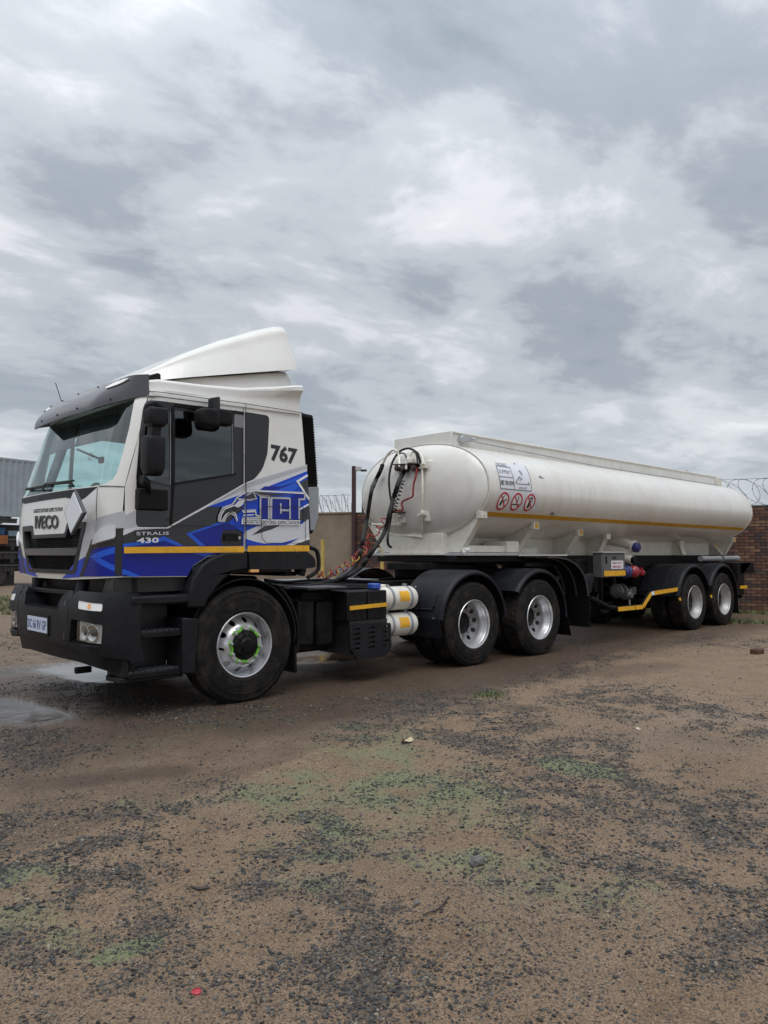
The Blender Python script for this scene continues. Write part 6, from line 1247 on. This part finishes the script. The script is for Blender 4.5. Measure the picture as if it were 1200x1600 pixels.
for o in (stones(62000, .0028, .0095, lambda g, m, w, p, sl: np.clip(g * 1.3, .03, .95) * (1 - np.clip(p * 1.6, 0, 1)), 'gravel', 1.7, 9, .85), stones(22000, .006, .014, lambda g, m, w, p, sl: np.clip(g * .9 - .06, .02, .7) * (1 - np.clip(p * 1.6, 0, 1)), 'gravel', 3.2, 15, .62),
          stones(60000, .0014, .0046, lambda g, m, w, p, sl: .40 + .60 * g, 'gravel', 1.7, 6.0, .9, (OV, OF))): o.data.materials.append(SM)
def gz(x, y): return float(height(np.array([x]), np.array([y]))[0])
# ---- single things lying on the ground
def lump(name, label, cat, at, sx, sy, sz, m, seed=1, sub=2, rough=.35, group=None):
    bm = bmesh.new(); bmesh.ops.create_icosphere(bm, subdivisions=sub, radius=1); r = random.Random(seed)
    for v in bm.verts: q = 1 + rough * (noise.noise(v.co * 1.7 + Vector((seed * 3.1, 0, 0)))); v.co = Vector((v.co.x * sx * q, v.co.y * sy * q, v.co.z * sz * q))
    me = bpy.data.meshes.new(name); bm.to_mesh(me); bm.free(); me.materials.append(MATS[m]); o = link(bpy.data.objects.new(name, me)); o.location = (at[0], at[1], gz(*at) + sz * .6); o.rotation_euler = (.1, .15, seed * 1.3); return tag(o, label, cat, group)
mat('stone_grey', (.13, .125, .12), .6, var=.3, vscale=20, bump=.3, bscale=60); mat('stone_pale', (.42, .37, .30), .7, var=.2, vscale=30); mat('brick_broken', (.085, .035, .022), .8, var=.3, vscale=20)
mat('leaf_pale', (.45, .36, .24), .6); mat('twig', (.045, .036, .03), .7); mat('cap_red', (.42, .045, .06), .4)
lump('stone', 'rounded grey stone, the largest lying on the open sand', 'stone', [(-1.283, -3.785)][0], .038, .027, .023, 'stone_grey', 2)
lump('stone', 'small dark angular stone beside the thin twig', 'stone', [(-1.747, -3.864)][0], .016, .012, .011, 'stone_grey', 5, 1)
lump('stone', 'small pale stone chip on the sand near the big gravel drift', 'stone', [(1.605, -3.046)][0], .03, .02, .012, 'stone_pale', 8, 1)
lump('stone', 'tiny whitish chip on sand left of the dark bark strip', 'stone', [(-2.48, -2.735)][0], .009, .006, .004, 'stone_pale', 9, 1)
q = [(6.98, -2)][0]; mm = MB(); mm.box(q[0] - .11, q[0] + .11, q[1] - .06, q[1] + .06, gz(*q) - .01, gz(*q) + .07); tag(mm.build('broken_brick', 'brick_broken', None, bevel=.015), 'dark red half brick lying on the wet sand near the wall', 'brick')
q = [(2.478, -0.007)][0] 
mm = MB(); tw_ = [(-1.8, -3.944), (-1.769, -3.952), (-1.73, -3.954), (-1.675, -3.941), (-1.618, -3.911)]; mm.tube(spline([(x, y, gz(x, y) + .006 + .004 * (i % 2)) for i, (x, y) in enumerate(tw_)], 4), .0035, 6); tag(mm.build('twig', 'twig'), 'thin bent black twig on bare sand', 'twig')
mm = MB(); tw_ = [(-2.315, -3.109), (-2.298, -3.15), (-2.264, -3.174)]; mm.tube(spline([(x, y, gz(x, y) + .007) for x, y in tw_], 4), [.004 + .003 * math.sin(math.pi * i / 8) for i in range(9)], 6); tag(mm.build('bark_strip', 'twig'), 'short flat black strip of bark among the gravel', 'bark')
mm = MB(); tw_ = [(-2.342, -3.959), (-2.294, -3.951), (-2.247, -3.924)]; mm.tube(spline([(x, y, gz(x, y) + .004) for x, y in tw_], 4), .0022, 6); tag(mm.build('wire_piece', 'twig'), 'thin curved wire end half buried in sand', 'wire')
q = [(-2.682, -3.799)][0]; z = gz(*q); mm = MB(); mm.loft([[(q[0] + r * (1 + .08 * math.sin(3 * t)) * math.cos(t), q[1] + r * (1 + .08 * math.sin(3 * t)) * math.sin(t), z + h) for t in [2 * math.pi * k / 20 for k in range(20)]] for r, h in ((.0155, 0), (.0158, .006), (.013, .009), (.0125, .005), (.006, .004), (.004, .007), (.001, .007))]); tag(mm.build('bottle_cap', 'cap_red', None, sharp=40), 'crumpled red plastic cap on the gravel', 'cap')
q = [(0.014, -2.076)][0]; z = gz(*q); mm = MB(); mm.sheet(lambda u, w, o: (q[0] + .055 * u, q[1] + .032 * w * (1 - .55 * abs(u)), z + .012 + .012 * u * u + .008 * w * u + o), [-1, -.6, -.2, .2, .6, 1], [-1, 0, 1], -.001); tag(mm.build('dry_leaf', 'leaf_pale'), 'pale dry leaf flat on mossy ground by the slab edge', 'leaf')
# ---- grass and weeds
def leaf_mat(name, a, b_):
    mt = bpy.data.materials.new(name); mt.use_nodes = True; k = NT(mt.node_tree); out = k.n('ShaderNodeOutputMaterial'); b = k.n('ShaderNodeBsdfPrincipled'); k.l(b.outputs[0], out.inputs[0])
    s = k.n('ShaderNodeAttribute', attribute_name='shade').outputs['Fac']; k.l(k.ramp(s, [(0, a), (1, b_)]), b.inputs['Base Color']); b.inputs['Roughness'].default_value = .55; MATS[name] = mt; return mt
leaf_mat('moss_green', (.06, .13, .04), (.22, .30, .13)); leaf_mat('grass', (.035, .075, .018), (.13, .17, .05)); leaf_mat('grass_dry', (.055, .07, .025), (.22, .20, .09))
def blades(name, pts, hmin, hmax, m, wid=.006):
    pts = np.array(pts); n = len(pts); h = hmin + (hmax - hmin) * rng.random(n); a = rng.random(n) * 6.283; ln = h * (.2 + .7 * rng.random(n)); dx, dy = np.cos(a), np.sin(a); z = height(pts[:, 0], pts[:, 1]) - .004; w = wid * (.6 + .8 * rng.random(n))
    def at(t, s): return np.stack([pts[:, 0] + dx * ln * t ** 1.7 - dy * w * s * (1 - t), pts[:, 1] + dy * ln * t ** 1.7 + dx * w * s * (1 - t), z + h * t * (1 - .25 * t)], -1)
    V_ = np.stack([at(0, -1), at(0, 1), at(.45, -1), at(.45, 1), at(.8, -1), at(.8, 1), at(1, 0)], 1).reshape(-1, 3); f = np.array([[0, 1, 3], [0, 3, 2], [2, 3, 5], [2, 5, 4], [4, 5, 6]]); F_ = (f[None] + (np.arange(n) * 7)[:, None, None]).reshape(-1, 3)
    me = np_mesh(name, V_, F_, True); at_ = me.attributes.new('shade', 'FLOAT', 'POINT'); at_.data.foreach_set('value', np.repeat(rng.random(n), 7).astype(np.float32)); me.materials.append(MATS[m]); return link(bpy.data.objects.new(name, me))
N = 60000; r = 1.8 + 7 * rng.random(N); ta = math.radians(43.7) + (rng.random(N) - .5) * math.radians(62); x, y = -3.935 + r * np.sin(ta), -5.96 + r * np.cos(ta); mk = masks(x, y)[1]; ok = rng.random(N) < np.clip(mk * 1.2 - .45, 0, 1); tag(blades('moss', np.stack([x[ok], y[ok]], -1), .004, .013, 'moss_green', .0035), kind='stuff')
q = [(1.917, -1.32)][0]; n = 260; rr = .17 * rng.random(n) ** .7; ta = rng.random(n) * 6.283
tag(blades('weed_tuft', np.stack([q[0] + rr * 1.3 * np.cos(ta), q[1] + rr * np.sin(ta)], -1), .015, .05, 'grass', .006), 'low green weed tuft on the edge of the wet slab', 'weed')

# ---- boundary wall: plastered length on the left, face brick from the pole to the right
WA = Vector((*[c for c in [(9.717, 9.533, 1.373)][0][:2]], 0)); WB = Vector((*[c for c in [(14.676, 0.629, 1.376)][0][:2]], 0))
WD = (WB - WA).normalized(); WN = Vector((WD.y, -WD.x, 0)); WH = 2.515
def wp(s, o, z): p = WA + WD * s + WN * o; return (p.x, p.y, z)      # s along, o out towards the yard
WL = (WB - WA).length
mat('plaster', (.235, .185, .135), .85, var=.18, vscale=1.2, bump=.15, bscale=30, dirt=((.10, .085, .07), .55, 1.3)); mat('mortar', (.075, .062, .054), .9, var=.25, vscale=12)
for i, c in enumerate(((.085, .042, .032), (.125, .064, .042), (.165, .092, .055), (.050, .032, .030), (.075, .050, .040), (.105, .046, .03))): mat('face_brick_%s' % 'abcdef'[i], c, .8, var=.35, vscale=9, bump=.2, bscale=50)
def wbox(mb, s0, s1, o0, o1, z0, z1):
    return mb.add([wp(s, o, z) for s in (s0, s1) for o in (o0, o1) for z in (z0, z1)], [(0, 1, 3, 2), (4, 6, 7, 5), (0, 4, 5, 1), (2, 3, 7, 6), (0, 2, 6, 4), (1, 5, 7, 3)])
pw = thing('plaster_wall', 'brown plastered boundary wall with stained top, behind the cab', 'wall', tuple(WA - WD * 8))
mm = MB(); wbox(mm, -7.0, -.02, -.23, 0, -.1, WH - .02); mm.build('wall_face', 'plaster', pw)
mm = MB(); wbox(mm, -7.0, -.02, -.26, .03, WH - .02, WH + .03); mm.build('coping', 'plaster', pw, bevel=.01)
for sx in (-3.2, -5.2): mm = MB(); wbox(mm, sx, sx + .012, .0, .003, 0, WH - .03); mm.build('joint', 'mortar', pw)
bw = thing('brick_wall', 'dark face brick boundary wall behind the tanker', 'wall', tuple(WA + WD * 5))
mm = MB(); wbox(mm, 0, WL + 12, -.22, -.012, -.1, WH - .004); mm.build('mortar_bed', 'mortar', bw)
BL, BH, JT = .222, .063, .012; rows = int(WH / (BH + JT)); brick_me = {}
for i in range(6):
    for k, L in (('full', BL), ('half', BL / 2 - JT / 2)):
        b = MB(); b.hexa([(0, -.012, 0), (L, -.012, 0), (L, .10, 0), (0, .10, 0)], [(0, -.012, BH), (L, -.012, BH), (L, .10, BH), (0, .10, BH)]); me = bpy.data.meshes.new('brick'); me.from_pydata(b.v, [], b.f); me.materials.append(MATS['face_brick_%s' % 'abcdef'[i]]); me.update(); brick_me[i, k] = me
cands = []
for r in range(rows):
    z = r * (BH + JT); s = 0.0 if r % 2 == 0 else -(BL + JT) / 2
    while s < WL + 12:
        if s < 0: cands.append((0.0, z, 'half'))
        else: cands.append((s, z, 'full'))
        s += BL + JT
def view_rank(c):
    s, z, _ = c
    if WL - 1.55 < s < WL + .25: return 0 + abs(s - WL + .6) * .01
    if s < .5 and z > 1.6: return .5
    if .2 < s < 2.2 and .9 < z < 1.45: return .6 + s * .01
    return 5 + abs(s - WL) 
cands.sort(key=view_rank); rot = Matrix(((WD.x, -WN.x, 0), (WD.y, -WN.y, 0), (0, 0, 1))).to_euler(); rb_ = random.Random(3)
base = world_loc(bw)
for s, z, k in cands[:298]:
    o = link(bpy.data.objects.new('brick', brick_me[rb_.choice((0, 0, 1, 1, 2, 3, 3, 4, 5)), k]), bw); o.location = Vector(wp(s, rb_.uniform(-.003, .003), z + JT / 2)) - base; o.rotation_euler = rot
rest = MB(); mats_ = ['face_brick_%s' % c for c in 'abcdef']
for s, z, k in cands[298:]:
    rest.cur = rb_.choice((0, 0, 1, 1, 2, 3, 3, 4, 5)); L = BL if k == 'full' else BL / 2 - JT / 2; wbox(rest, s, s + L, -.10, .012 + rb_.uniform(-.003, .003), z + JT / 2, z + JT / 2 + BH)
me = bpy.data.meshes.new('brick'); me.from_pydata([(p[0] - base.x, p[1] - base.y, p[2] - base.z) for p in rest.v], [], rest.f)
for x in mats_: me.materials.append(MATS[x])
me.polygons.foreach_set('material_index', rest.m); me.update(); o = link(bpy.data.objects.new('brickwork', me), bw); o['kind'] = 'stuff'
mm = MB(); wbox(mm, -.01, WL + 12, -.23, .0, WH - .003, WH + .012); mm.build('wall_top', 'mortar', bw)
# ---- razor wire on top of both lengths
mat('razor_steel', (.16, .17, .18), .4, metal=.7)
def razor(name, label, s0, s1, R, pitch, zc, strands, fl=.09):
    t = thing(name, label, 'razor wire', wp((s0 + s1) / 2, -.1, zc)); n = int((s1 - s0) / pitch)
    for ph in (0, 1):
        mm = MB(); P_ = []
        N = n * 22
        for i in range(N + 1):
            th = 2 * math.pi * i / 22 * (1 if ph == 0 else -1) + ph * 2.0; s = s0 + (s1 - s0) * i / N; j = .03 * math.sin(i * .23 + ph); P_.append(wp(s + fl * math.cos(th + .6) + j, -.1 + R * .8 * math.cos(th), zc + R * (math.sin(th)) + j * .4))
        mm.tube(P_, .0048, 5); w_ = mm.build('wire_coil', 'razor_steel', t)
        mm = MB()
        for i in range(0, N, 3):
            p_, q_ = Vector(P_[i]), Vector(P_[min(i + 1, N)]); d = (q_ - p_).normalized(); u = d.cross(WN).normalized(); mm.hexa([p_ - d * .016 - u * .003, p_ + d * .016 - u * .003, p_ + d * .008 - u * .010, p_ - d * .008 - u * .010], [p_ - d * .008 + u * .010, p_ + d * .008 + u * .010, p_ + d * .016 + u * .003, p_ - d * .016 + u * .003])
        mm.build('razor_barbs', 'razor_steel', w_)['kind'] = 'stuff'
    for dz in strands: mm = MB(); mm.tube([wp(s0, -.1, zc + dz), wp((s0 + s1) / 2, -.1, zc + dz - .015), wp(s1, -.1, zc + dz)], .005, 5); mm.build('tension_wire', 'razor_steel', t)
razor('razor_wire', 'coiled razor wire on top of the brick wall, right of the tank', WL - 4.5, WL + 6, .325, .52, WH + .34, (.33, -.30), .30)
razor('razor_wire', 'coiled razor wire on top of the plastered wall, between cab and pole', -5.5, -.12, .25, .20, WH + .27, (.24,), .13)
# ---- posts by the wall
mat('maroon_paint', (.045, .018, .02), .5, var=.3, vscale=5); mat('pole_yellow', (.50, .36, .10), .5, var=.2, vscale=8); mat('lamp_grey', (.45, .46, .47), .5)
pl = thing('lamp_pole', 'dark maroon square pole with a small floodlight, standing at the brick pier', 'pole', wp(.06, .10, 0))
mm = MB(); wbox(mm, .0, .10, .05, .15, 0, 3.80); mm.build('pole_shaft', 'maroon_paint', pl, bevel=.006)
mm = MB(); wbox(mm, .10, .26, .06, .14, 3.66, 3.79); mm.build('floodlight', 'lamp_grey', pl, bevel=.015)
mm = MB(); wbox(mm, .26, .42, .08, .13, 3.64, 3.70); mm.build('floodlight_arm', 'print_black', pl, bevel=.01)
mm = MB(); wbox(mm, .22, .27, -.12, -.07, WH - .1, 3.15); tag(mm.build('wire_post', 'maroon_paint', None, bevel=.004), 'short thin black post carrying wire on the brick wall beside the taller maroon pole', 'post')
for (x, y), zt, lab in (((*[(7.143, 7.699, 1.373)][0][:2],), 1.70, 'thin yellow pole in front of the plastered wall'), ((*[(8.634, 7.243, 1.374)][0][:2],), 1.62, 'thin yellow pole in front of the brick wall, seen beneath the tank head')):
    t = thing('yellow_pole', lab, 'pole', (x, y, 0), 'yellow poles along the boundary wall'); mm = MB(); mm.cyl((x, y, 0), (x, y, zt), .045, 12); mm.build('pole_shaft', 'pole_yellow', t); mm = MB(); mm.cyl((x, y, zt), (x, y, zt + .02), .05, 12); mm.build('cap', 'pole_yellow', t)
# ---- grass at the wall foot and behind the tractor
N = 9000; s = WL - 3.5 + rng.random(N) * 7; oo = rng.random(N) ** 1.5 * 3.2; keep = (fbm(s, oo, .9, 3, 77) > .42 + .10 * oo / 3); s, oo = s[keep], oo[keep]
tag(blades('grass', [wp(a, .05 + b, 0)[:2] for a, b in zip(s, oo)], .03, .16, 'grass', .008), kind='stuff')
ga = [(2.884, 20.785, 1.37), (4.666, 19.08, 1.371)]; gb = [(0.895, 12.984, 1.371), (2.052, 11.877, 1.372)]; N = 22000; a, b = rng.random(N), rng.random(N)
L0, L1 = np.array(ga[0][:2]), np.array(ga[1][:2]); M0, M1 = np.array(gb[0][:2]), np.array(gb[1][:2]); gp = (L0 * (1 - a)[:, None] + L1 * a[:, None]) * (1 - b)[:, None] + (M0 * (1 - a)[:, None] + M1 * a[:, None]) * b[:, None]
keep = fbm(gp[:, 0], gp[:, 1], 1.6, 3, 55) > .47 + .1 * (rng.random(N) - .5); tag(blades('grass', gp[keep], .04, .22, 'grass_dry', .010), kind='stuff')
# ---- shipping container on a stack of parked trailer decks, far left
mat('container_grey', (.30, .345, .38), .5, var=.10, vscale=2, dirt=((.16, .14, .12), .3, 1.5)); mat('deck_dark', (.028, .022, .022), .6, var=.3, vscale=3); mat('deck_grey', (.05, .05, .05), .6, var=.2, vscale=3); mat('tarp_blue', (.02, .075, .17), .6); mat('panel_paleblue', (.17, .24, .29), .5); mat('sign_orange', (.26, .085, .02), .5, dirt=((.05, .04, .03), .8, 3.0))
c0, c1 = Vector([(8.291, 29.473, 1.369)][0]), Vector([(3.661, 28.359, 1.368)][0]); CD = Vector((c1.x - c0.x, c1.y - c0.y, 0)).normalized(); CN = Vector((-CD.y, CD.x, 0))
if CN.dot(Vector((-3.9 - c0.x, -6 - c0.y, 0))) < 0: CN = -CN
def cpnt(s, o, z): p = c0 + CD * s + CN * o; return (p.x, p.y, z)
def cbox(mb, s0, s1, o0, o1, z0, z1): return mb.add([cpnt(s, o, z) for s in (s0, s1) for o in (o0, o1) for z in (z0, z1)], [(0, 1, 3, 2), (4, 6, 7, 5), (0, 4, 5, 1), (2, 3, 7, 6), (0, 2, 6, 4), (1, 5, 7, 3)])
zc0, zc1 = 3.02, 5.60
ct = thing('shipping_container', 'weathered grey corrugated shipping container raised on a stack of decks, left of the cab', 'container', cpnt(6, -1.2, zc0))
def corr(s_a, s_b, o, out=1):
    mm = MB(); pts = []; s = s_a; k = 0
    while s < s_b: pts += [(s, 0), (s + .07, -.036), (s + .14, -.036), (s + .21, 0)]; s += .28
    pts = [(min(a, s_b), b) for a, b in pts] + [(s_b, 0)]
    mm.sheet(lambda u, w, t: cpnt(pts[u][0], o + out * pts[u][1] - out * t, w), list(range(len(pts))), [zc0 + .14, zc1 - .10], .004); return mm
corr(.12, 12.07, 0).build('side_panel', 'container_grey', ct, smooth=False); corr(.12, 12.07, -2.44, -1).build('side_panel', 'container_grey', ct, smooth=False)
mm = MB(); cbox(mm, .1, 12.1, -2.42, -.02, zc1 - .08, zc1 - .03); mm.build('roof_panel', 'container_grey', ct)
for so in (0, 12.07):
    for o in (-.12, -2.44): mm = MB(); cbox(mm, so, so + .12, o, o + .12, zc0, zc1); mm.build('corner_post', 'container_grey', ct, bevel=.01)
    mm = MB(); cbox(mm, so + .02, so + .08, -2.32, -.12, zc0 + .1, zc1 - .08); mm.build('end_panel', 'container_grey', ct)
for z0, z1 in ((zc0, zc0 + .14), (zc1 - .10, zc1)):
    for o in (-.06, -2.44): mm = MB(); cbox(mm, .121, 12.069, o, o + .06, z0, z1); mm.build('side_rail', 'container_grey', ct, bevel=.006)
zz = 0.75
for k, (h, m, lab) in enumerate(((.30, 'deck_dark', 'lowest dark steel deck of the stack under the container'), (.30, 'deck_dark', 'second dark steel deck up in the stack under the container'), (.30, 'deck_dark', 'third dark steel deck in the stack, carrying an orange board'), (.26, 'deck_grey', 'topmost grey deck of the stack, directly under the container'))):
    z0 = (.62, 1.16, 1.72, 2.74)[k]; t = thing('trailer_deck', lab, 'trailer deck', cpnt(6, -1.2, z0), 'stacked trailer decks under the container'); hh = (.40, .42, .44, .27)[k]
    for o in (-.14, -1.3, -2.4): mm = MB(); cbox(mm, -.6 if k < 3 else 1.1, 12.4, o, o + .10, z0, z0 + hh * .6); mm.build('deck_beam', m, t)
    mm = MB(); cbox(mm, -.6 if k < 3 else 1.1, 12.4, -2.45, .0, z0 + hh * .6, z0 + hh * .78); mm.build('deck_floor', 'deck_grey', t)
    if k < 3:
        for s in (-.3, 1.2, 3.4, 5.6, 7.8, 10): mm = MB(); cbox(mm, s, s + .16, -.12, -.03, z0 - .16, z0); mm.build('deck_post', 'deck_dark', t)
        for s in (.4, 1.0, 1.6, 2.3, 3.0, 3.9, 4.6): mm = MB(); cbox(mm, s, s + .08, -.10, .03, z0 + .02, z0 + hh * .55); mm.build('stake_pocket', 'deck_dark', t)
    mm = MB(); zn = (1.155, 1.715, 2.735, 2.9)[k]
    if k < 3: cbox(mm, -.4, 12.2, -2.4, -.5 if k < 2 else -1.65, z0 + hh * .78 + .003, zn); mm.build('deck_load', 'deck_dark', t)
    if k == 2: mm = MB(); cbox(mm, 1.55, 2.9, .03, .05, z0 + .10, z0 + .48); mm.build('orange_board', 'sign_orange', t)
mm = MB(); cbox(mm, 1.0, 12, -2.3, -.3, .02, .61)
for s in (2.0, 3.2, 9.0): mm.add([cpnt(s + .5 * math.cos(a), o, .5 + .5 * math.sin(a)) for o in (-.35, -.05) for a in [2 * math.pi * i / 20 for i in range(20)]], [(i, (i + 1) % 20, 20 + (i + 1) % 20, 20 + i) for i in range(20)] + [tuple(range(20))[::-1], tuple(range(20, 40))])
tag(mm.build('parked_flatbed', 'deck_dark', None, smooth=False), 'dark flatbed trailer base standing in the grass beneath the deck stack', 'trailer')
mm = MB(); cbox(mm, 1.5, 4.6, -1.6, -.2, 2.165, 2.56); tag(mm.build('tarpaulin_bundle', 'tarp_blue', None, bevel=.08), 'dark blue tarpaulin bundle lying between the upper decks', 'tarpaulin')
mm = MB(); cbox(mm, .85, 1.35, -.6, -.25, 2.165, 2.42); tag(mm.build('pale_crate', 'panel_paleblue', None, bevel=.02), 'pale blue crate at the end of the upper deck, below the container', 'crate')
